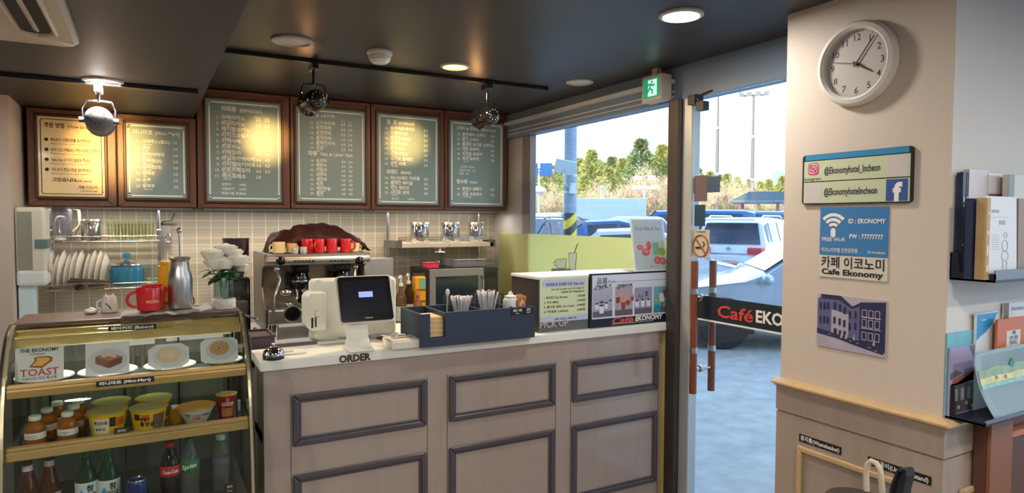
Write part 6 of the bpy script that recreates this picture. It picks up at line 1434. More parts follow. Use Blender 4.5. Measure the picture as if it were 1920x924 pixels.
q = MB(); bq(q, Q, .018, .982, .13, .535); bq(q, Q, .018, .982, .555, .975); q.build('green_rows', M('sage_row', (200, 210, 178), .5, nz=.02), t, flat=True)
q = MB(); q.text('@Ekonomyhotel_Incheon', Q(.225, .40, .0012), uL, Z_, .026, 'l', .02, W*.51); q.text('@Ekonomyhotelincheon', Q(.225, .82, .0012), uL, Z_, .026, 'l', .02, W*.49); q.build('account_lettering', M('sign_ink2', (40, 46, 66), .5, nz=0), t, flat=True)
q = MB(); q.text('Instagram', Q(.105, .515, .0012), uL, Z_, .013, 'c', .0, W*.17, slant=.2); q.build('script_lettering', M('script_ink', (60, 60, 60), .5, nz=0), t, flat=True)
q = MB(); q.prism(rrect(.046, .046, .012), Q(.06, .405, .0008), uL, Z_, (-.0006, 0, 0)); q.build('camera_badge', M('badge_pink', (214, 74, 120), .4, nz=0), t)
q = MB(); cc = Q(.06, .405, .0018)+uL*.023+Z_*.023
q.tube([cc+uL*x+Z_*y for x, y in rrect(.034, .034, .010, 4, -.017, -.017)], .0018, 4, True); q.tube([cc+uL*(.009*math.cos(a))+Z_*(.009*math.sin(a)) for a in [2*PI*k/16 for k in range(16)]], .0018, 4, True); q.build('camera_mark', pale, t)
q = MB(); bq(q, Q, .035, .195, .59, .965, .001); bq(q, Q, .80, .965, .16, .52, .001); q.build('pale_code_patch', M('code_patch', (206, 202, 204), .5, nz=.02), t, flat=True)
q = MB(); bq(q, Q, .79, .968, .57, .965, .001); q.build('blue_badge', M('badge_blue', (60, 88, 160), .4, nz=0), t, flat=True)
q = MB(); q.text('f', Q(.885, .955, .0016), uL, Z_, .062, 'c', .05); q.build('badge_letter', pale, t, flat=True)
t, Q, W, H = board('wifi_sign', 'blue free wi-fi sign with network name and password', 'sign', 1.622, 1.359, 1.472, 1.650, M('wifi_blue', (62, 128, 190), .45, nz=.06, ns=8), .004)
q = MB(); cc = Q(.21, .47, .001)
for r0, r1 in ((.050, .062), (.032, .044), (.015, .026)):
    for k in range(10):
        a, b_ = [PI/2+.82*(2*m_/10-1) for m_ in (k, k+1)]
        q.face([cc+uL*(r*math.cos(g_))+Z_*(r*math.sin(g_)) for r, g_ in ((r0, a), (r1, a), (r1, b_), (r0, b_))])
q.face([cc+uL*x+Z_*y for x, y in rrect(.020, .034, .009, 4, -.010, -.028)])
q.text('ID : EKONOMY', Q(.44, .33, .001), uL, Z_, .017, 'l', .025, W*.53); q.text('PW : 77777777', Q(.46, .64, .001), uL, Z_, .016, 'l', .025, W*.48); q.text('FREE Wi-Fi', Q(.04, .71, .001), uL, Z_, .015, 'l', .015, W*.35); q.text('이코노미호텔 인천공항점', Q(.03, .93, .001), uL, Z_, .013, 'l', .01, W*.55)
q.text('SK broadband', Q(.97, .93, .001), uL, Z_, .009, 'r', .01, W*.24); q.build('wifi_print', pale, t, flat=True)
t, Q, W, H = board('cafe_name_sign', 'white sign with Korean and English cafe name below the wi-fi sign', 'sign', 1.624, 1.358, 1.388, 1.4705, M('name_white', (214, 210, 200), .5, nz=.01), .004)
q = MB(); q.text('카페 이코노미', Q(.5, .52, .001), uL, Z_, .034, 'c', .012, W*.92); q.text('Cafe Ekonomy', Q(.5, .86, .001), uL, Z_, .021, 'c', .03, W*.9); q.build('name_lettering', ink, t, flat=True)
t, Q, W, H = board('postcard', 'small blue-grey photo print of old town houses on the pillar', 'picture', 1.624, 1.358, 1.122, 1.322, M('print_sky', (186, 178, 196), .4, nz=.03), .004)
navy = M('print_navy', (46, 48, 84), .5, nz=.15, ns=30); mid = M('print_mid_blue', (98, 100, 142), .5, nz=.12, ns=24); lt = M('print_pale', (178, 172, 190), .5, nz=.1, ns=24)
q = MB(); q.face([Q(*p) for p in ((0, .80), (.52, .84), (.52, .20), (.30, .06), (.08, .03), (0, .10))]); q.face([Q(*p) for p in ((.52, .84), (.66, .84), (.66, .10), (.52, .20))]); q.build('left_house', mid, t, flat=True)
q = MB(); q.face([Q(*p, .001) for p in ((.22, .76), (.48, .79), (.48, .33), (.22, .27))]); q.face([Q(*p, .001) for p in ((0, .74), (.98, .92), (1, 1), (0, 1))]); q.build('pale_facade_and_street', lt, t, flat=True)
q = MB(); q.face([Q(*p, .001) for p in ((.64, .86), (1, .92), (1, .03), (.64, .08))]); q.face([Q(*p, .0012) for p in ((.05, .0), (.36, .0), (.53, .17), (.66, .08), (.66, .13), (.53, .22), (.33, .08), (.06, .08))]); q.face([Q(*p, .0014) for p in ((.0, .66), (.3, .72), (.98, .84), (.98, .96), (.6, .88), (.3, .80), (0, .76))]); q.build('dark_house_and_terrace', navy, t, flat=True)
q = MB()
for cx, w_, ys in ((.05, .025, (.16, .42)), (.11, .03, (.16, .42)), (.165, .03, (.15, .42)), (.27, .035, (.13, .40)), (.35, .035, (.16, .42)), (.42, .035, (.20, .44)), (.50, .03, (.26, .48)), (.58, .03, (.25, .46))):
    for y_ in ys: bq(q, Q, cx-w_/2, cx+w_/2, y_, y_+.13, .0018)
bq(q, Q, .26, .31, .62, .74, .0018); bq(q, Q, .34, .38, .64, .76, .0018); bq(q, Q, .41, .45, .64, .77, .0018); q.build('house_windows', navy, t, flat=True)
q = MB()
for cx in (.71, .80, .89):
    for y_ in (.20, .37, .60): q.frame(Q(cx-.035, y_+.15, .0018), uL, Z_, (-.0003, 0, 0), W*.07, H*.15, .0025)
bq(q, Q, .66, .94, .325, .34, .0018); bq(q, Q, .66, .94, .53, .545, .0018)
for cx, y_ in ((.38, .66), (.45, .66), (.57, .66), (.85, .70)): q.face([Q(cx, y_, .002), Q(cx+.02, y_+.12, .002), Q(cx-.02, y_+.12, .002)])
for cx, y_ in ((.2, .74), (.52, .80), (.62, .82), (.79, .86), (.88, .9)): bq(q, Q, cx-.02, cx+.02, y_, y_+.012, .002)
q.build('pale_window_frames', lt, t, flat=True)
def plabel(body, y0, y1, z0, name, label):
    t_, Q_, W, H = board(name, label, 'label', y0, y1, z0, z0+.030, ink, .0015, 0, XP-.0142)
    q = MB(); q.text(body, Q_(.5, .74, .0006), uL, Z_, .016, 'c', .02, W*.92); q.build('label_lettering', pale, t_, flat=True)
plabel('휴지통(Wastebasket)', 1.685, 1.505, .732, 'wastebasket_label', 'black label reading Wastebasket on the pillar wainscot')
plabel('우산꽂이(Umbrella stand)', 1.402, 1.185, .732, 'umbrella_stand_label', 'black label about the umbrella stand on the pillar wainscot')
# wastebasket + umbrellas in their stand, cut by the picture's lower edge
p = PX(1604, 922, 2.09); wx, wy, wz = 2.09, p.y, p.z-.03
t = T('wastebasket', 'round dark wastebasket lid peeking up below its label', 'wastebasket', (wx, wy, 0))
MB().lathe((wx, wy, 0), [(.085, 0), (.095, .01), (.105, wz-.05), (.108, wz-.045)], 32).build('bin_body', M('bin_grey', (90, 88, 88), .4), t, smooth=True)
MB().lathe((wx, wy, 0), [(.110, wz-.045), (.111, wz-.02), (.09, wz+.010), (.05, wz+.024), (0, wz+.027)], 32).build('lid', M('bin_dark', (62, 58, 58), .35), t, smooth=True)
ux = 1.90
p1 = PX(1640, 870, ux); p2 = PX(1692, 905, ux)
t = T('umbrella_stand', 'dark umbrella stand at the foot of the pillar', 'umbrella stand', (ux, (p1.y+p2.y)/2, 0))
yc_ = (p1.y+p2.y)/2-.03
MB().lathe((ux, yc_, 0), [(.085, 0), (.09, .01), (.095, .42), (.09, .42), (.085, .02), (0, .02)], 32, cap1=False).build('stand_body', M('stand_black', (40, 40, 44), .4), t, smooth=True)
MB().lathe((ux, yc_, 0), [(.096, .405), (.099, .412), (.096, .422)], 32, cap0=False, cap1=False).build('rim', chrome, t, smooth=True)
t = T('umbrella', 'umbrella with a beige crook handle leaning in the stand', 'umbrella', (ux, p1.y-.01, .03))
bg = M('beige_handle', (206, 194, 168), .4, nz=.03)
hp = [PX(x, y, ux) for x, y in ((1655, 930), (1653, 905), (1650, 880), (1643, 868), (1634, 864), (1627, 870), (1624, 884), (1624, 900), (1625, 920))]
MB().tube(hp, .0085, 12).build('crook_handle', bg, t, smooth=True)
e = hp[0]; b = MB(); b.tube([e, (ux, yc_+.03, .45), (ux, yc_+.02, .04)], [.008, .006, .004], 8); b.build('shaft', chrome, t, smooth=True)
b = MB(); b.lathe((ux, yc_+.025, .04), [(.01, 0), (.024, .1), (.028, .34), (.02, .42), (.01, .44)], 12); b.build('canopy', M('umbrella_grey', (150, 148, 140), .7), t, smooth=True)
t = T('strap_umbrella', 'folded black umbrella with a wide strap leaning in the stand', 'umbrella', (ux, yc_-.03, .03))
sp1 = [PX(x, y, ux-.03) for x, y in ((1672, 940), (1680, 905), (1690, 880), (1704, 879), (1706, 892), (1700, 915), (1696, 940))]
b = MB()
for a_, c_ in zip(sp1, sp1[1:]):
    d = Vector((.012, 0, 0)); n_ = (c_-a_).cross(Vector((1, 0, 0))).normalized()*.003
    b.hexa([a_-d*1.6-n_, a_+d*1.6-n_, a_+d*1.6+n_, a_-d*1.6+n_, c_-d*1.6-n_, c_+d*1.6-n_, c_+d*1.6+n_, c_-d*1.6+n_])
b.build('wrist_strap', M('strap_black', (30, 32, 40), .7), t)
k0 = [PX(x, y, ux-.015) for x, y in ((1672, 935), (1684, 895), (1692, 878))]
kk = MB(); mid_ = [PX(x, y, ux-.02) for x, y in ((1686, 940), (1694, 905), (1697, 882))]; kk.tube(mid_, [.022, .020, .016], 12); kk.build('grip', M('grip_navy', (36, 40, 52), .5), t, smooth=True)
b = MB(); b.tube([mid_[0], (ux-.01, yc_-.05, .4), (ux, yc_-.052, .05)], [.022, .028, .012], 12); b.build('canopy', M('umbrella_black', (34, 34, 40), .7), t, smooth=True)

# ================================================================== BOOK RACKS ON THE RIGHT WALL
rk = M('rack_navy', (38, 44, 62), .4, .2, nz=.03)
def rack_(x0, x1, y0, zb, zbk, lip, label):
    t_ = T('book_rack', label, 'book rack', ((x0+x1)/2, (y0+YN)/2, zb), group='book racks on the wall')
    b = MB(); b.box(x0, x1, y0, YN-.002, zb, zb+.008); b.build('base_shelf', rk, t_, bevel=.001)
    b = MB(); b.box(x0, x1, y0, y0+.004, zb+.008, zb+lip); b.build('front_lip', M('lip_grey', (120, 122, 132), .35, .3), t_)
    b = MB(); b.prism([(0, 0), (YN-.002-y0, 0), (YN-.002-y0, zbk-zb), (YN-.002-y0-.024, zbk-zb), (YN-.002-y0-.030, lip*.7), (0, lip*.7)], (x0, y0, zb), Y_, Z_, (.004, 0, 0)); b.build('end_plate', rk, t_)
    b = MB(); b.box(x0, x1, YN-.006, YN-.002, zb+.008, zbk); b.build('back_plate', rk, t_)
rack_(2.262, 3.1, 1.032, 1.412, 1.50, .038, 'upper dark metal book rack on the white wall beside the pillar')
rack_(2.262, 3.1, 1.045, .962, 1.07, .018, 'lower dark metal brochure rack on the white wall beside the pillar')
def book(name, label, px0, px1, top, y, zb, cover, page=None, depth=.016, rz=0, lean=.08, cat='book', group=None):
    """a book standing with its face to the room, between two picture columns at depth y"""
    pm_ = 690 if zb < 1.2 else 440
    a, c_ = PY(px0, pm_, y), PY(px1, pm_, y); zt_ = PY((px0+px1)/2, top, y).z
    t_ = T(name, label, cat, (a.x, y, zb), rz, group, world=False, rot=(-lean, 0, rz))
    w_ = (c_.x-a.x); h = (zt_-zb)
    b = MB(); b.box(0, w_, 0, .0018, 0, h); b.box(0, w_, depth-.0018, depth, 0, h); b.box(0, .0018, .0018, depth-.0018, 0, h); t_c = b.build('cover', cover, t_)
    MB().box(.002, w_-.003, .0018, depth-.0018, .003, h-.003).build('pages', page or M('page_cream', (226, 216, 196), .8, nz=.05), t_)
    return t_, w_, h
def face_q(mb, w_, h, pts, d=.0006): mb.face([(w_*x, -d, h*y) for x, y in pts])
def face_box(mb, w_, h, x0, x1, y0, y1, d=.0006): face_q(mb, w_, h, ((x0, y0), (x1, y0), (x1, y1), (x0, y1)), d)
ZU, ZL = 1.4205, .9705
YB_ = 1.125
dkb = M('dark_blue_cover', (40, 52, 84), .4, nz=.08, ns=30)
def spine(name, label, px0, px1, top, y0, y1, zb, cover, marks=None, rot=0):
    """a book standing spine-out"""
    a = PY(px0, 440, y1); zt_ = PY((px0+px1)/2, top, y0).z; w_ = (px1-px0)*.00185; h = zt_-zb
    t_ = T(name, label, 'book', (a.x, y0, zb), world=False, rot=(0, rot, 0), group=None)
    b = MB(); b.box(0, w_, 0, .0018, 0, h); b.box(0, .0016, .0018, y1-y0, 0, h); b.box(w_-.0016, w_, .0018, y1-y0, 0, h); b.build('cover', cover, t_)
    MB().box(.0018, w_-.0018, .0018, y1-y0-.003, .003, h-.003).build('pages', M('page_cream', (226, 216, 196), .8, nz=.05), t_)
    q = MB()
    for y_, hh in (marks or ((.72, .05), (.66, .03), (.3, .02))): face_box(q, w_, h, .3, .7, y_, y_+hh)
    q.build('spine_print', pale if sum(cover.diffuse_color[:3]) >= 0 else ink, t_, flat=True)
    return t_
spine('hardback_book', 'tall navy hardback at the left end of the upper rack', 1790, 1799, 322, 1.137, YN-.008, ZU, dkb)
spine('hardback_book', 'tall black hardback second on the upper rack', 1796.5, 1804, 322, 1.137, YN-.008, ZU, M('charcoal_cover', (50, 46, 48), .4))
spine('hardback_book', 'tall cream-spined book third on the upper rack', 1801.5, 1807, 318, 1.137, YN-.008, ZU, M('cream_cover', (206, 186, 150), .5, nz=.05))
t_, w_, h = book('photo_book', 'tall pale pink book standing behind the others on the upper rack', 1814, 1849, 318, 1.135, ZU, M('blush_cover', (206, 190, 190), .3, nz=.05), lean=0)
t_, w_, h = book('photo_book', 'pale book with a dark red lower half at the back of the upper rack', 1850, 1884, 325, 1.134, ZU, M('frost_cover', (214, 212, 214), .3, nz=.05), lean=0)
q = MB(); face_box(q, w_, h, .02, .98, .45, .80); q.build('red_panel', M('dusty_red', (126, 76, 84), .4, nz=.08), t_, flat=True)
t_, w_, h = book('notebook', 'navy notebook with white marks half hidden on the upper rack', 1822, 1842, 372, 1.085, ZU, dkb, depth=.02, lean=.0)
q = MB(); face_box(q, w_, h, .35, .65, .68, .70); face_box(q, w_, h, .3, .6, .30, .315); face_box(q, w_, h, .35, .7, .22, .235); q.build('cover_print', pale, t_, flat=True)
spine('paperback_book', 'tan paperback spine leaning left of the white drawing book', 1829, 1840, 370, 1.05, 1.08, ZU, M('tan_cover', (190, 158, 110), .55, nz=.1, ns=20), ((.80, .03), (.55, .05), (.3, .12), (.1, .08)))
spine('paperback_book', 'beige paperback spine beside the cream-spined book on the upper rack', 1811, 1819, 390, 1.085, 1.13, ZU, M('beige_cover', (196, 166, 124), .55, nz=.06), ((.5, .12),))
t_, w_, h = book('picture_book', 'white book with a pencil drawing facing out on the upper rack', 1851, 1909, 368, 1.05, ZU, M('white_cover', (222, 224, 230), .4, nz=.01), depth=.018, lean=.03)
dr_m = M('pencil_grey', (166, 172, 186), .5, nz=0); q = MB()
face_box(q, w_, h, .18, .42, .80, .84); face_box(q, w_, h, .06, .75, .745, .75); face_box(q, w_, h, .42, .62, .66, .71)
for k in range(7): face_box(q, w_, h, .18, .42, .36+.028*k, .366+.028*k)
for x_, y_, rx, ry in ((.62, .53, .05, .035), (.60, .40, .09, .07), (.60, .28, .11, .06)): q.tube([(w_*(x_+rx*math.cos(a)), -.001, h*(y_+ry*math.sin(a))) for a in [2*PI*k/14 for k in range(14)]], .0007, 4, True)
for x_ in (.54, .66): q.tube([(w_*x_, -.001, h*.22), (w_*(x_-.01), -.001, h*.08), (w_*(x_+.05), -.001, h*.06)], .0008, 4)
q.build('pencil_drawing', dr_m, t_)
t_, w_, h = book('paperback_book', 'brown-edged book at the right picture edge of the upper rack', 1911, 1932, 372, 1.05, ZU, M('taupe_cover', (150, 130, 112), .5, nz=.08), depth=.02, lean=.02)
t_, w_, h = book('photo_book', 'grey and cream book behind the white drawing book', 1888, 1935, 328, 1.10, ZU, M('grey_cream_cover', (206, 204, 190), .4, nz=.05), depth=.018, lean=.0)
q = MB(); face_box(q, w_, h, .0, .22, 0, 1); q.build('grey_spine_band', M('slate_band', (124, 132, 138), .4), t_, flat=True)
# lower rack: brochures
t_, w_, h = book('brochure', 'aqua magazine at the left end of the lower rack', 1775, 1824, 622, 1.157, ZL, M('aqua_cover', (120, 190, 206), .35, nz=.12, ns=14), depth=.004, lean=.0, cat='brochure')
t_, w_, h = book('brochure', 'blue and white brochure standing behind on the lower rack', 1828, 1868, 586, 1.146, ZL, M('brochure_white', (226, 230, 232), .35, nz=.02), depth=.008, lean=.0, cat='brochure')
q = MB(); face_q(q, w_, h, ((.02, .72), (.2, .76), (.45, .80), (.75, .88), (.98, .99), (.02, .99))); q.build('blue_swoosh', M('brochure_blue', (40, 150, 206), .35, nz=.03), t_, flat=True)
q = MB(); q.text('Incheon', (w_*.2, -.0012, h*.92), X_, Z_, .008, 'l', .02); q.build('brochure_lettering', pale, t_, flat=True)
t_, w_, h = book('brochure', 'orange brochure with a white label window on the lower rack', 1868, 1930, 596, 1.122, ZL, M('orange_cover', (206, 110, 62), .4, nz=.06), depth=.008, lean=.0, cat='brochure')
q = MB(); face_box(q, w_, h, .26, .68, .66, .86); q.build('label_window', M('label_pale', (222, 214, 206), .5), t_, flat=True)
q = MB()
for k in range(3): q.text(('여행', '인천 관광', '안내지도')[k], (w_*.47, -.0013, h*(.81-.055*k)), X_, Z_, .011, 'c', .02)
q.build('label_print', M('label_blue_ink', (60, 90, 130), .5, nz=0), t_, flat=True)
t_, w_, h = book('brochure', 'white brochure with lilac lettering at the back right of the lower rack', 1878, 1935, 566, 1.154, ZL, M('brochure_pale', (226, 226, 232), .4), depth=.005, lean=.0, cat='brochure')
q = MB(); q.text('Newsletter', (w_*.25, -.0012, h*.92), X_, Z_, .014, 'l', .02); q.build('brochure_lettering', M('lilac_ink', (160, 160, 200), .5, nz=0), t_, flat=True); q = MB(); face_box(q, w_, h, 0, .16, 0, 1); q.build('brown_band', M('brown_band2', (120, 104, 92), .5), t_, flat=True)
t_, w_, h = book('brochure', 'travel magazine with a red roofed hall at dusk on its cover', 1781, 1839, 648, 1.149, ZL, M('dusk_sky_cover', (176, 168, 206), .3, nz=.1, ns=8), depth=.006, lean=.0, cat='brochure')
q = MB(); face_q(q, w_, h, ((.02, .42), (.98, .48), (.98, .62), (.75, .60), (.25, .47), (.02, .46))); face_q(q, w_, h, ((.1, .52), (.8, .64), (.98, .60), (.98, .48), (.02, .42))); q.build('red_roof', M('cover_red_roof', (190, 104, 92), .4, nz=.15, ns=30), t_, flat=True)
q = MB(); face_box(q, w_, h, .02, .98, .02, .44, .0008); q.build('hall_front', M('cover_dusk_wall', (98, 92, 100), .4, nz=.35, ns=40), t_, flat=True)
q = MB()
for x_ in (.16, .36, .56, .76): face_box(q, w_, h, x_, x_+.1, .20, .38, .0012)
q.build('cover_windows', M('cover_window_pale', (176, 176, 170), .4, nz=.2, ns=60), t_, flat=True)
q = MB()
for x_, y_ in ((.3, .1), (.55, .14), (.75, .08)): q.face([(w_*(x_+.05*math.cos(2*PI*k/10)), -.0014, h*(y_+.03*math.sin(2*PI*k/10))) for k in range(10)])
q.build('cover_lamps', M('cover_lamp', (236, 190, 120), .4, nz=0), t_, flat=True)
q = MB(); face_q(q, w_, h, ((.02, .62), (.2, .66), (.4, .60), (.02, .52)), .0007); face_q(q, w_, h, ((.6, .99), (.98, .99), (.98, .70), (.8, .74), (.7, .86)), .0007); q.build('cover_trees', M('cover_tree', (110, 116, 124), .4, nz=.2, ns=50), t_, flat=True)
# the big folded-open map brochure, curling forward over the lip
mb_ = MB(); x0, x1 = PY(1828, 700, 1.09).x, 2.86; ztop = PY(1870, 655, 1.09).z; NXm, NYm = 12, 14; g_ = []
t = T('map_brochure', 'large curling brochure with a painted landscape and green diamond mark', 'brochure', ((x0+x1)/2, 1.07, ZL))
for j in range(NYm+1):
    f = j/NYm; row = []
    for i in range(NXm+1):
        fx = i/NXm; z = ztop+(ZL+.002-ztop)*f; y = 1.094-.040*f-.010*math.sin(f*PI)*-1+.004*math.sin(fx*3)
        row.append(mb_.v((x0+(x1-x0)*fx+.055*f*f, y, z)))
    g_.append(row)
for a_, c_ in zip(g_, g_[1:]):
    for i in range(NXm): mb_.bm.faces.new((a_[i], a_[i+1], c_[i+1], c_[i]))
pts_g = [[v.co.copy() for v in r] for r in g_]
bmesh.ops.solidify(mb_.bm, geom=mb_.bm.faces[:], thickness=.0022); mb_.build('sheet', M('map_sheet', (190, 214, 222), .35, nz=.05, ns=8), t, smooth=2)
def on_map(fx, fy, d=.0016):
    i = min(NXm-1, int(fx*NXm)); j = min(NYm-1, int(fy*NYm)); u_ = fx*NXm-i; v_ = fy*NYm-j
    p = pts_g[j][i]*(1-u_)*(1-v_)+pts_g[j][i+1]*u_*(1-v_)+pts_g[j+1][i]*(1-u_)*v_+pts_g[j+1][i+1]*u_*v_
    return p+Vector((0, -d, 0))
def map_band(y0, y1, x0=0.02, x1=.98, wob=.02, d=.0016, n=14):
    m_ = MB(); a_ = [on_map(x0+(x1-x0)*k/n, y0+wob*math.sin(k*1.7), d) for k in range(n+1)]; c_ = [on_map(x0+(x1-x0)*k/n, y1+wob*.5*math.sin(k*2.1+1), d) for k in range(n+1)]
    for k in range(n): m_.face([c_[k], c_[k+1], a_[k+1], a_[k]])
    return m_
map_band(.27, .42).build('painted_hills', M('map_hills', (150, 176, 140), .4, nz=.25, ns=30), t, flat=True)
map_band(.40, .50, wob=.01, d=.002).build('painted_meadow', M('map_meadow', (214, 212, 150), .4, nz=.2, ns=40), t, flat=True)
map_band(.50, .56, wob=.005, d=.002).build('painted_shore', M('map_shore', (140, 196, 190), .4, nz=.2, ns=40), t, flat=True)
q = MB(); cc = on_map(.40, .27, .003); q.face([cc+Vector((x, 0, z)) for x, z in ((0, -.024), (.017, 0), (0, .024), (-.017, 0))]); q.build('green_diamond', M('map_green', (60, 150, 130), .4, nz=0), t, flat=True)
q = MB()
for x_, y_ in ((.60, .40), (.68, .36), (.76, .38), (.86, .40), (.2, .44), (.3, .46)): cc = on_map(x_, y_, .0026); q.face([cc+Vector((x, 0, z)) for x, z in ((-.008, -.008), (.008, -.008), (.008, .004), (0, .011), (-.008, .004))])
q.build('painted_houses', M('map_houses', (186, 120, 110), .4, nz=.3, ns=60), t, flat=True)
# reddish wooden cabinet below the racks
rw = M('reddish_wood', (140, 88, 62), .45, nz=.14, ns=8, stretch=(1, 1, .15)); rwd = M('reddish_wood_dark', (96, 60, 46), .5, nz=.1)
x0 = PY(1827, 800, 1.143).x; yf = PX(1853, 800, x0).y
t = T('wooden_cabinet', 'reddish brown wooden cabinet under the lower rack at right', 'cabinet', (x0+.25, (yf+YN)/2, 0))
b = MB(); b.box(x0, x0+.018, yf+.004, YN-.020, 0, .955); b.build('side_panel', rwd, t, bevel=.002)  # shadow on this side is put into its darker wood colour
b = MB(); b.box(x0+.018, x0+.62, YN-.032, YN-.020, 0, .955); b.box(x0+.60, x0+.62, yf+.004, YN-.032, 0, .955); b.box(x0+.018, x0+.60, yf+.004, YN-.032, .0, .04); b.build('carcass', rw, t, bevel=.002)
xst = PY(1892, 850, yf).x
MB().box(x0, xst, yf-.010, yf+.003, .0, .95).build('door_stile', rw, t, bevel=.002)
zs_ = PY(1905, 806, yf).z
MB().box(xst, x0+.6, yf+.010, yf+.018, .04, zs_-.022).build('inner_panel', rwd, t)
MB().box(xst, x0+.6, yf-.004, YN-.034, zs_-.02, zs_).build('shelf', M('orange_wood', (196, 122, 72), .45, nz=.1), t)
MB().box(x0, x0+.62, yf-.008, YN-.021, .9555, .9605).build('cabinet_top', rwd, t)
# ================================================================== OUTSIDE: CAR PARK
GZ = -.06
tyre_m = M('tyre', (34, 36, 40), .8); rim_m = M('wheel_rim', (170, 176, 184), .3, .7)
carglass = M('car_window', (58, 72, 92), .08, nz=.1, ns=2, coat=.6)
tail_m = M('tail_light', (206, 50, 56), .25, nz=.1, coat=.5); head_m2 = M('head_light', (226, 232, 240), .15, nz=.03, coat=.6)
plate_m = M('number_plate', (226, 230, 226), .4)
def car(name, label, pos, heading, paint, kind, L, W, H, group='parked cars outside the window'):
    t_ = T(name, label, 'car', (pos.x, pos.y, GZ), heading, group, world=False)
    hb = H*.56; hw = W/2
    if kind == 'sedan': st = [(-.5, .40, .40, .80), (-.47, .56, .56, .92), (-.36, .62, .64, .96), (-.22, .63, .93, .98), (-.10, .63, 1.0, 1), (.06, .62, .98, 1), (.20, .60, .68, 1), (.26, .59, .60, .99), (.40, .53, .535, .95), (.47, .44, .445, .86), (.50, .34, .34, .76)]
    elif kind == 'suv': st = [(-.5, .40, .40, .88), (-.485, .60, .62, .94), (-.44, .62, .92, .97), (-.38, .62, .985, .99), (-.20, .62, 1.0, 1), (.04, .61, .985, 1), (.19, .60, .66, 1), (.24, .60, .61, .99), (.40, .56, .565, .95), (.47, .48, .485, .88), (.50, .38, .38, .80)]
    else: st = [(-.5, .40, .40, .92), (-.49, .58, .60, .96), (-.475, .60, .95, .98), (-.40, .60, .995, 1), (-.10, .60, 1.0, 1), (.18, .59, .985, 1), (.28, .57, .74, 1), (.34, .55, .57, .98), (.44, .50, .51, .94), (.48, .42, .425, .88), (.50, .34, .34, .82)]
    b = MB(); rings_ = []; info = []
    for fx, fb, ft, fw in st:
        x = fx*L; zb_, zt_ = fb*H, ft*H; cab = min(1, (ft-fb)/.30); w_ = hw*fw; wt = w_*(1-.20*cab)
        half = [(w_*.90, .16*H), (w_, .26*H), (w_*1.0, zb_*.80), (w_*.97, zb_), (wt, max(zt_-.012*H*(cab > .05), zb_+.002)), (wt*.80, zt_+.012*H)]
        L_ = [(x, y, z) for y, z in half]+[(x, -y, z) for y, z in half[::-1]]
        rings_.append([b.v(q) for q in L_]); info.append((x, w_*.97, zb_, wt, zt_, cab))
    for a_, c_ in zip(rings_, rings_[1:]): b.bridge(a_, c_)
    b.bm.faces.new(rings_[0][::-1]); b.bm.faces.new(rings_[-1]); b.build('body', paint, t_, smooth=True)
    # windows: side glass between belt and roof, windscreen and rear glass
    sg = MB(); 
    cabs = [i for i in info if i[5] > .9]
    def P(i, f, off=.012): return (i[0], (i[1]+(i[3]-i[1])*f)+off, i[2]+(i[4]-i[2])*f)
    for s_ in (1, -1):
        for a_, c_ in zip(cabs, cabs[1:]):
            if abs(c_[0]-a_[0]) < .2: continue
            A0, A1, B0, B1 = P(a_, .10), P(a_, .86), P(c_, .10), P(c_, .86); g_ = .04
            q = [Vector((p[0], s_*p[1], p[2])) for p in (A0, B0, B1, A1)]; q[0].x += g_; q[3].x += g_; q[1].x -= g_; q[2].x -= g_; sg.face(q)
    sg.build('side_windows', carglass, t_, flat=True)
    def slope(i0, i1, nm, inset=.88):
        a_, c_ = info[i0], info[i1]; m_ = MB(); d = Vector((a_[4]-c_[4], 0, c_[0]-a_[0])).normalized(); d = d if d.z > 0 else -d
        q = [Vector((a_[0], s_*a_[3]*inset, a_[4])) for s_ in (1, -1)]+[Vector((c_[0], s_*c_[3]*inset, c_[4])) for s_ in (-1, 1)]
        m_.face([p+d*.03 for p in q]); m_.build(nm, carglass, t_, flat=True)
    if kind == 'sedan': slope(5, 6, 'windscreen'); slope(2, 3, 'rear_window')
    elif kind == 'suv': slope(5, 6, 'windscreen'); slope(1, 2, 'rear_window', .86)
    else: slope(5, 6, 'windscreen'); slope(1, 2, 'rear_window')
    for fx in (-.30, .31):
        for s_ in (1, -1):
            wr = .165*H+.07; m_ = MB(); y0 = s_*hw*.98
            m_.lathe((fx*L, y0-s_*.20, wr), [(wr*.6, 0), (wr*.97, .01), (wr, .04), (wr, .17), (wr*.95, .205), (wr*.66, .21)], 24, (0, s_, 0)); wl = m_.build('wheel', tyre_m, t_, smooth=True)
            m_ = MB(); m_.lathe((fx*L, y0-s_*.20, wr), [(wr*.66, .200), (wr*.60, .19), (wr*.2, .205), (0, .21)], 20, (0, s_, 0)); 
            m_.build('rim', rim_m, wl, smooth=True)
            m_ = MB(); arc = [(wr*1.17*math.cos(a), wr*1.17*math.sin(a)) for a in [PI*k/14 for k in range(15)]]
            m_.prism(arc+[(-wr*1.17, -.1), (wr*1.17, -.1)], (fx*L, s_*hw*.985, wr), X_, Z_, (0, s_*.006, 0)); m_.build('wheel_arch', M('arch_black', (30, 32, 36), .7), t_)
    for s_ in (1, -1):
        m_ = MB(); m_.obox((-.487*L, s_*hw*.70, .53*H), (.05*L, hw*.40, .10*H), (0, 0, s_*.25)); m_.build('tail_light', tail_m, t_, bevel=.02)
        m_ = MB(); m_.obox((.462*L, s_*hw*.66, .42*H), (.05*L, hw*.36, .075*H), (0, .25, -s_*.3)); m_.build('head_light', head_m2, t_, bevel=.02)
        m_ = MB(); m_.ball((.205*L, s_*(hw+.10), .63*H), .10, 12, (.75, 1.1, .75)); m_.obox((.215*L, s_*(hw+.0), .60*H), (.06, .16, .04)); m_.build('wing_mirror', paint, t_, smooth=True)
        m_ = MB()
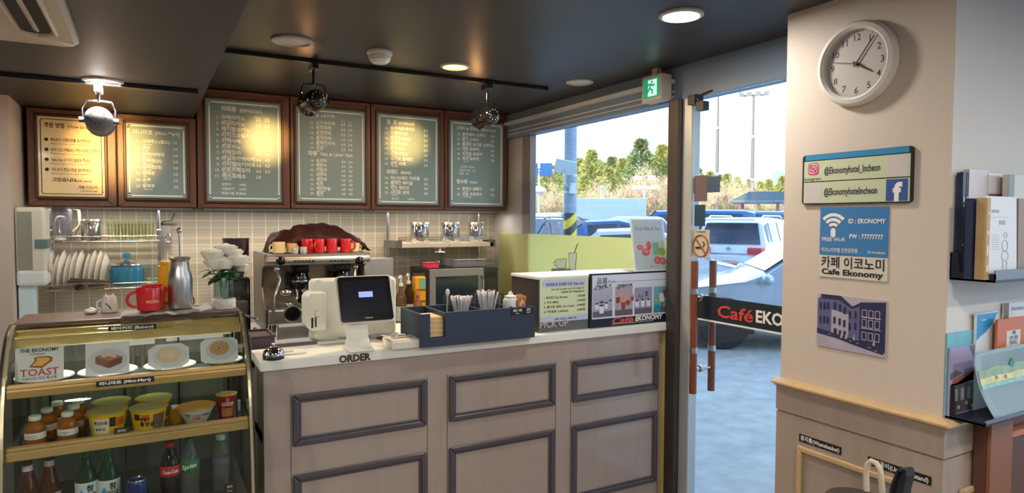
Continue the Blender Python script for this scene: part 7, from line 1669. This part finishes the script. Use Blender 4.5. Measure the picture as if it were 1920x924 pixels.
        for fx in (-.14, .07): m_.obox((fx*L, s_*(hw*1.005), .545*H), (.16, .03, .03))
        m_.build('door_handle', M('handle_chrome', (200, 206, 212), .25, .8), t_, bevel=.008)
    m_ = MB(); m_.box(-.506*L, -.496*L, -.26, .26, .385*H, .385*H+.11); m_.build('number_plate', plate_m, t_)
    m_ = MB(); m_.box(-.512*L, -.45*L, -hw*.8, hw*.8, .17*H, .27*H); m_.box(.45*L, .508*L, -hw*.72, hw*.72, .16*H, .25*H); m_.build('bumper_trim', M('bumper_grey', (70, 76, 84), .6), t_, bevel=.02)
    if kind == 'suv':
        m_ = MB()
        for s_ in (1, -1): m_.tube([(-.40*L, s_*hw*.70, H*1.0), (-.36*L, s_*hw*.70, H*1.035), (.02*L, s_*hw*.70, H*1.035), (.06*L, s_*hw*.70, H*1.0)], .02, 6)
        m_.obox((-.475*L, 0, .985*H), (.30, hw*1.35, .04), (0, -.12, 0)); m_.build('roof_rail_and_spoiler', paint, t_, smooth=True)
        m_ = MB(); m_.ball((-.499*L, 0, .565*H), .06, 10, (.3, 1.2, .7)); m_.build('badge', chrome, t_)
        m_ = MB(); m_.obox((-.497*L, 0, .485*H), (.02, .9, .035)); m_.build('boot_handle', chrome, t_, bevel=.01)
    return t_
p_white = M('car_paint_white', (226, 232, 238), .25, nz=.01, coat=.6); p_silver = M('car_paint_silver', (176, 188, 204), .25, .3, nz=.02, coat=.6)
p_blue = M('car_paint_blue', (62, 110, 176), .25, nz=.02, coat=.6); p_dark = M('car_paint_dark', (60, 70, 88), .25, nz=.02, coat=.6); p_sky = M('car_paint_pale_blue', (150, 186, 222), .25, nz=.02, coat=.6)
VY = math.atan2(_f.y, _f.x)        # direction of view in plan
def ray_dir(px): v = ray(px, 405); return math.atan2(v.y, v.x)
car('suv_car', 'white SUV seen from behind through the glass door, with red tail lights', PD(1414, 18.2), ray_dir(1400)-.26, p_white, 'suv', 4.7, 1.88, 1.72)
car('sedan_car', 'silver car nearest to the glass door, nose to the left', PD(1552, 9.0), ray_dir(1420)+PI*.5+.18, p_silver, 'sedan', 4.7, 1.85, 1.46)
car('sedan_car', 'white car nearest to the window behind the tea poster', PD(1150, 12.0), ray_dir(1150)+PI*.5+.02, p_white, 'sedan', 4.6, 1.82, 1.50)
car('suv_car', 'dark grey car left of the striped utility pole', PD(1000, 21.2), ray_dir(1000)+PI*.5+.9, p_dark, 'suv', 4.6, 1.86, 1.68)
car('sedan_car', 'blue car right behind the striped utility pole', PD(1120, 15.6), ray_dir(1120)+PI*.5+.03, p_blue, 'sedan', 4.6, 1.80, 1.66)
car('sedan_car', 'pale blue car between the white truck and the blue van', PD(1190, 19.2), ray_dir(1190)+.2, p_sky, 'sedan', 4.4, 1.82, 1.74)
car('van_car', 'blue van at the edge of the window by the door jamb', PD(1282, 23), ray_dir(1275)+PI*.5-.05, p_blue, 'van', 4.9, 1.9, 2.0)
car('van_car', 'blue van beyond the white SUV, seen through the glass door', PD(1395, 30), ray_dir(1400)+PI*.5-.05, M('car_paint_mid_blue', (84, 120, 172), .25, nz=.02, coat=.6), 'van', 5.1, 1.9, 2.06)
car('suv_car', 'pale car far behind the dark grey car near the window post', PD(1034, 37), ray_dir(1020)+.4, p_white, 'suv', 4.6, 1.82, 1.95)
# white box truck
p = PD(1120, 27); h_ = ray_dir(1120)+PI*.5
t = T('box_truck', 'white box truck parked behind the cars and the striped pole', 'truck', (p.x, p.y, GZ), h_, world=False)
wt_m = M('truck_white', (214, 222, 228), .5, nz=.01)
MB().box(-1.9, 1.35, -.9, .9, .95, 2.52).build('cargo_box', wt_m, t, bevel=.03)
b = MB(); b.frame((-1.9, -.905, .95), X_, Z_, (0, -.01, 0), 3.25, 1.57, .05); b.build('box_edge_trim', M('truck_trim', (190, 198, 204), .5), t)
MB().prism([(1.4, .5), (3.0, .5), (3.05, 1.1), (2.75, 1.9), (1.4, 1.95)], (0, -.85, 0), X_, Z_, (0, 1.7, 0)).build('cab', wt_m, t, bevel=.05)
b = MB(); b.box(1.75, 2.6, -.86, -.85, 1.2, 1.75); b.face([(3.07, -.75, 1.15), (3.07, .75, 1.15), (2.79, .72, 1.85), (2.79, -.72, 1.85)]); b.build('cab_windows', carglass, t)
b = MB(); b.box(-1.9, 2.9, -.7, .7, .5, .95); b.build('chassis', M('chassis_grey', (80, 84, 90), .7), t)
for x in (-1.2, 2.2):
    for s_ in (1, -1): MB().cyl((x, s_*.65, .36), (x, s_*.88, .36), .36, n=20).build('wheel', tyre_m, t, smooth=True)
# poles
conc = M('concrete_pole', (150, 166, 184), .7, nz=.08, ns=6); galv = M('galvanised_steel', (186, 196, 204), .45, .3, nz=.04)
def stripe_mat():
    ma = bpy.data.materials.new('hazard_stripes'); ma.use_nodes = True; n = ma.node_tree; b_ = n.nodes['Principled BSDF']
    tc = n.nodes.new('ShaderNodeTexCoord'); mp = n.nodes.new('ShaderNodeMapping'); mp.inputs['Rotation'].default_value = (0, .75, .6)
    wv = n.nodes.new('ShaderNodeTexWave'); wv.inputs['Scale'].default_value = 1.15; wv.bands_direction = 'Z'; rp = n.nodes.new('ShaderNodeValToRGB'); rp.color_ramp.interpolation = 'CONSTANT'
    rp.color_ramp.elements[0].color = col((60, 66, 70)); rp.color_ramp.elements[1].color = col((226, 206, 70)); rp.color_ramp.elements[1].position = .5
    n.links.new(tc.outputs['Object'], mp.inputs[0]); n.links.new(mp.outputs[0], wv.inputs[0]); n.links.new(wv.outputs['Fac'], rp.inputs[0]); n.links.new(rp.outputs[0], b_.inputs['Base Color']); b_.inputs['Roughness'].default_value = .5
    return ma
p = PD(1069, 13.85); t = T('utility_pole', 'thick utility pole with yellow and black hazard stripes outside the window', 'utility pole', (p.x, p.y, GZ), world=False)
MB().lathe((0, 0, 0), [(.140, 0), (.130, 4), (.110, 9)], 24).build('pole', conc, t, smooth=True)
MB().lathe((0, 0, 1.0), [(.143, 0), (.141, .80)], 24, cap0=False, cap1=False).build('hazard_wrap', stripe_mat(), t, smooth=True)
b = MB()
for z, yw in ((2.55, 2.6), (2.2, 1.0)): b.lathe((0, 0, z), [(.138, 0), (.142, .01), (.142, .05), (.138, .06)], 20, cap0=False, cap1=False)
b.build('clamp_band', galv, t)
MB().obox((-.22, -.12, 2.75), (.42, .03, .30), (.5, .2, -.6)).build('small_solar_panel', M('pole_panel', (214, 226, 230), .3, nz=.03), t)
b = MB(); b.tube([(-.05, -.1, 2.3), (-.2, -.12, 2.4), (-.22, -.12, 2.7)], .02, 6); b.box(-.12, .0, -.22, -.14, 2.2, 2.42); b.build('panel_bracket', galv, t)
def solar_lamp(px, depth, top_py, label, lamp=False):
    p = PD(px, depth); zt_ = CAM.z+(405-top_py)*depth/F-GZ; t_ = T('solar_street_lamp', label, 'street lamp', (p.x, p.y, GZ), -PI/2+ray_dir(px), world=False)
    MB().cyl((0, 0, 0), (0, 0, zt_), .06, .05, 12).build('pole', galv, t_, smooth=True)
    b = MB()
    if lamp:
        for s_ in (-1, 1): b.obox((s_*.34, -.1, zt_+.22), (.40, .34, .04), (.6, 0, 0))
        b.build('solar_panel', M('pale_panel', (206, 206, 196), .4), t_)
        m_ = MB(); m_.obox((0, -.15, zt_-.25), (1.1, .10, .10), (0, .1, 0)); m_.ball((-.42, -.2, zt_-.3), .16, 10, (1.5, .8, .6)); m_.ball((.40, -.2, zt_-.22), .11, 10, (1.5, .8, .6)); m_.build('lamp_arm', white, t_, smooth=True)
    else:
        for s_ in (-1, 1): b.obox((s_*.33, -.1, zt_+.15), (.56, .04, .62), (.35, 0, 0))
        b.build('solar_panel', M('solar_blue', (60, 110, 176), .25, nz=.1, ns=4), t_)
        m_ = MB(); m_.cyl((-.95, -.02, zt_+.1), (.95, -.02, zt_+.1), .04, n=8); m_.lathe((.0, -.05, zt_-1.0), [(.05, 0), (.36, .12), (.30, .3), (.06, .4)], 12); m_.build('lamp_arm', white, t_, smooth=True)
solar_lamp(1010, 31, 318, 'street lamp with twin blue solar panels at the left of the window'); solar_lamp(1208, 33, 335, 'white street lamp with small panels right of the truck', True)
p = PD(1128, 34); t = T('post', 'thin white post rising behind the white truck', 'post', (p.x, p.y, GZ), world=False); MB().cyl((0, 0, 0), (0, 0, 3.3), .07, .06, 10).build('pole', white, t, smooth=True); MB().ball((0, 0, 3.32), .11, 10).build('cap', white, t, smooth=True)
mast_m = M('mast_grey', (128, 122, 118), .6, nz=.05)
def mast(px, depth, top_py, label, heads):
    p = PD(px, depth); zt_ = CAM.z+(405-top_py)*depth/F-GZ; t_ = T('light_mast', label, 'light mast', (p.x, p.y, GZ), -PI/2+ray_dir(px), world=False)
    b = MB().lathe((0, 0, 0), [(.26, 0), (.23, zt_*.4), (.19, zt_*.41), (.16, zt_*.7), (.12, zt_*.71), (.10, zt_)], 12); b.build('pole', mast_m, t_, smooth=True)
    b = MB()
    for z_ in (.4, .7): b.lathe((0, 0, zt_*z_), [(.21, 0), (.22, .1), (.21, .25)], 12)
    b.build('joint_collar', galv, t_)
    if heads:
        m_ = MB(); m_.box(-1.3, 1.3, -.05, .05, zt_-.1, zt_+.05); m_.build('crossbar', mast_m, t_)
        for x in (-1.1, -.4, .4, 1.1): MB().obox((x, -.2, zt_+.1), (.45, .35, .4), (.4, 0, 0)).build('floodlight', M('flood_grey', (150, 150, 152), .5), t_, bevel=.03)
mast(1409, 62, 172, 'tall floodlight mast seen through the glass door', True); mast(1343, 68, 150, 'thin tall mast left of the floodlight mast', False)
# low planting strip, fence, pavilion, hill
p0, p1 = PD(950, 44), PD(1280, 44)
dry = M('dry_orange_grass', (206, 140, 88), .9, nz=.3, ns=2, bump=.4)
b = MB(); rng = random.Random(11); N = 2600
dv = (p1-p0); nv = Vector((-dv.y, dv.x, 0)).normalized()
for k in range(N):
    o_ = p0+dv*rng.random()+nv*rng.uniform(0, 4); h_ = rng.uniform(.7, 1.5); w_ = rng.uniform(.10, .22); a_ = rng.uniform(0, PI); d = Vector((math.cos(a_), math.sin(a_), 0))*w_; tp_ = Vector((rng.uniform(-.3, .3), rng.uniform(-.3, .3), h_))
    b.face([(o_.x-d.x, o_.y-d.y, GZ), (o_.x+d.x, o_.y+d.y, GZ), (o_.x+tp_.x, o_.y+tp_.y, GZ+h_)])
o = b.build('dry_grass', dry, flat=True); tag(o, 'strip of dry orange grass along the far edge of the car park', 'grass', kind='stuff')
p0, p1 = PD(1290, 46), PD(1500, 46); t = T('boundary_wall', 'low pale wall with dark posts beyond the car park at right', 'wall', (p0.x, p0.y, GZ), math.atan2((p1-p0).y, (p1-p0).x), world=False); L = (p1-p0).length
MB().box(0, L, -.1, .1, 0, 2.2).build('wall_panel', M('pale_fence', (190, 204, 220), .6, nz=.05), t)
for k in range(9): MB().box(L*k/8-.08, L*k/8+.08, -.16, -.1, 0, 2.3).build('post', M('fence_post', (150, 160, 180), .6), t)
p = PD(1458, 40); t = T('pavilion', 'dark roofed pavilion at the right edge of the door view', 'pavilion', (p.x, p.y, GZ), ray_dir(1450)-PI/2, world=False)
MB().prism([(-2.6, 0), (2.6, 0), (1.6, .5), (-1.6, .5)], (0, -2, 2.85), X_, Z_, (0, 4, 0)).build('roof', M('pavilion_roof', (88, 110, 120), .6, nz=.08), t)
MB().box(-2.65, 2.65, -2.1, 2.1, 2.72, 2.85).build('eaves', M('pavilion_eaves', (110, 130, 140), .6), t)
for x in (-2.1, 0, 2.1):
    for y in (-1.8, 1.8): MB().cyl((x, y, 0), (x, y, 2.75), .09, n=10).build('post', M('pavilion_post', (150, 110, 110), .6), t)
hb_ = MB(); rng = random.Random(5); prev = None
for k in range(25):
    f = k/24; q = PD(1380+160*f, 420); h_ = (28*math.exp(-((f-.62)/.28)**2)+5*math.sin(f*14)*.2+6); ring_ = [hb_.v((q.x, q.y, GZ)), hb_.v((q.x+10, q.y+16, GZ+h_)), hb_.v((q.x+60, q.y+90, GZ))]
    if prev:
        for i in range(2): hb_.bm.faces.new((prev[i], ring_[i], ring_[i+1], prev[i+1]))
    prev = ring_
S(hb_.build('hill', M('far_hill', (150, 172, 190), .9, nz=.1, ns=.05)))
# trees
bark = M('bark', (156, 128, 108), .9, nz=.15, ns=3); twig_m = M('bare_twigs', (226, 184, 150), .9, nz=.2, ns=1.5); twig2 = M('bare_twigs_pale', (232, 202, 160), .9, nz=.2, ns=1.5)
pine_m = M('pine_needles', (186, 184, 110), .9, nz=.3, ns=1.2); pine2 = M('dark_pine_needles', (136, 150, 100), .9, nz=.3, ns=1.2)
def bare_geo(seed):
    rng = random.Random(seed); tr = MB(); tw = MB()
    def grow(p, d, L, r, lv):
        q = p+d*L
        if lv < 3: tr.tube([p, p+d*L*.5+Vector((rng.uniform(-.05, .05)*L, rng.uniform(-.05, .05)*L, 0)), q], [r, r*.8, r*.6], 5)
        else:
            s_ = d.cross(Vector((rng.uniform(-1, 1), rng.uniform(-1, 1), .3))).normalized()*max(r, .018); tw.face([p-s_, p+s_, q])
        if lv >= 6: return
        for k in range((4, 4, 3, 3, 3, 2)[lv]):
            a_ = rng.uniform(0, 2*PI); sp_ = rng.uniform(.35, .85); u_, v_, _ = frame_of(d); nd = (d+u_*sp_*math.cos(a_)+v_*sp_*math.sin(a_)+Z_*.18).normalized()
            grow(p+d*L*rng.uniform(.55, 1), nd, L*rng.uniform(.55, .78), r*.55, lv+1)
    grow(Vector((0, 0, 0)), Vector((0, 0, 1)), 2.6, .14, 0); return tr, tw
def pine_geo(seed):
    rng = random.Random(seed); tr = MB(); cr = MB(); H = 8.0
    tr.tube([(0, 0, 0), (.1, 0, H*.5), (0, .1, H*.95)], [.18, .12, .03], 7)
    for k in range(2600):
        f = rng.random()**.8; z = H*(.22+.78*f); rad_ = (1-f)**.75*2.3+.12; rr = rad_*math.sqrt(rng.random())*(1+.25*math.sin(z*5)); a_ = rng.uniform(0, 2*PI)
        c_ = Vector((rr*math.cos(a_), rr*math.sin(a_), z-.22*rr)); d = Vector((math.cos(a_)+rng.uniform(-.7, .7), math.sin(a_)+rng.uniform(-.7, .7), rng.uniform(-.3, .8))).normalized()*rng.uniform(.28, .5)
        s_ = d.cross(Vector((rng.uniform(-1, 1), rng.uniform(-1, 1), rng.uniform(-1, 1)))).normalized()*rng.uniform(.07, .14); cr.face([c_-s_, c_+s_, c_+d])
    return tr, cr
def proto(name, label, cat, geo, mat, group):
    t_ = T(name, label, cat, (0, 0, 0), group=group, world=False); a_, c_ = geo; a_.build('trunk', bark, t_, smooth=True); c_.build('crown', mat, t_, flat=True); return t_
bl, pl_ = 'bare leafless brown tree in the row beyond the car park', 'green pine rising above the bare trees beyond the car park'
B1 = proto('bare_tree', bl, 'tree', bare_geo(1), twig_m, 'bare trees beyond the car park'); B2 = proto('bare_tree', bl, 'tree', bare_geo(2), twig2, 'bare trees beyond the car park')
P1 = proto('pine_tree', pl_, 'tree', pine_geo(3), pine_m, 'pine trees beyond the car park'); P2 = proto('pine_tree', pl_, 'tree', pine_geo(4), pine2, 'pine trees beyond the car park')
used = set(); rng = random.Random(21)
def place(pr, px, depth, top_py, base_h):
    p = PD(px, depth, GZ); H = CAM.z+(405-top_py)*depth/F-GZ; k = H/base_h; r_ = rng.uniform(0, 6)
    if pr.name not in used: used.add(pr.name); pr.location = p; pr.scale = (k, k, k); pr.rotation_euler = (0, 0, r_)
    else: dup(pr, p, None, r_, (k, k, k))
BH = 7.2; nb = 0
for px, d_, top, pr in ((985, 52, 318, B1), (1003, 56, 330, B2), (1030, 50, 335, B1), (1052, 55, 322, B2), (1090, 50, 338, B1), (1112, 54, 330, B2), (1133, 52, 322, B1), (1150, 56, 318, B2), (1172, 51, 312, B1), (1192, 55, 302, B2), (1212, 52, 292, B1), (1230, 56, 288, B2), (1248, 51, 296, B1), (1266, 55, 300, B2), (1290, 53, 312, B1), (1312, 56, 318, B2), (1334, 52, 316, B1), (1352, 56, 312, B2), (1372, 53, 318, B1), (1392, 57, 320, B2), (1412, 54, 324, B1), (1432, 58, 330, B2), (1452, 55, 334, B1), (1160, 47, 345, B2), (1222, 47, 338, B1), (1320, 47, 345, B2), (1380, 48, 345, B1))[:27]:
    place(pr, px, 50+6.2*(nb % 7), top, BH); nb += 1
for px, d_, top, pr in sorted(((1108, 64, 272, P1), (1086, 76, 288, P1), (1130, 82, 296, P1), (1147, 66, 284, P2), (1166, 74, 288, P1), (1200, 84, 250, P2), (1240, 66, 262, P1), (1266, 78, 252, P1), (1028, 64, 300, P1), (1050, 76, 292, P1), (998, 84, 304, P1), (1296, 86, 284, P2), (1330, 76, 312, P1), (1362, 90, 316, P1), (1440, 66, 326, P1), (1466, 80, 320, P1), (1070, 92, 300, P1), (1120, 96, 290, P1), (1140, 94, 304, P1), (1158, 92, 300, P1), (1180, 96, 296, P1), (1216, 92, 290, P1), (1226, 98, 282, P1), (1254, 94, 276, P1), (1010, 94, 308, P1), (1038, 96, 302, P1), (1282, 94, 300, P1), (1314, 98, 318, P1), (1346, 96, 318, P1), (1382, 98, 322, P1), (1404, 94, 326, P1), (1424, 98, 330, P1)), key=lambda q: q[0]):
    place(pr, px, 96+8*(nb % 8), top, 8.2); nb += 3
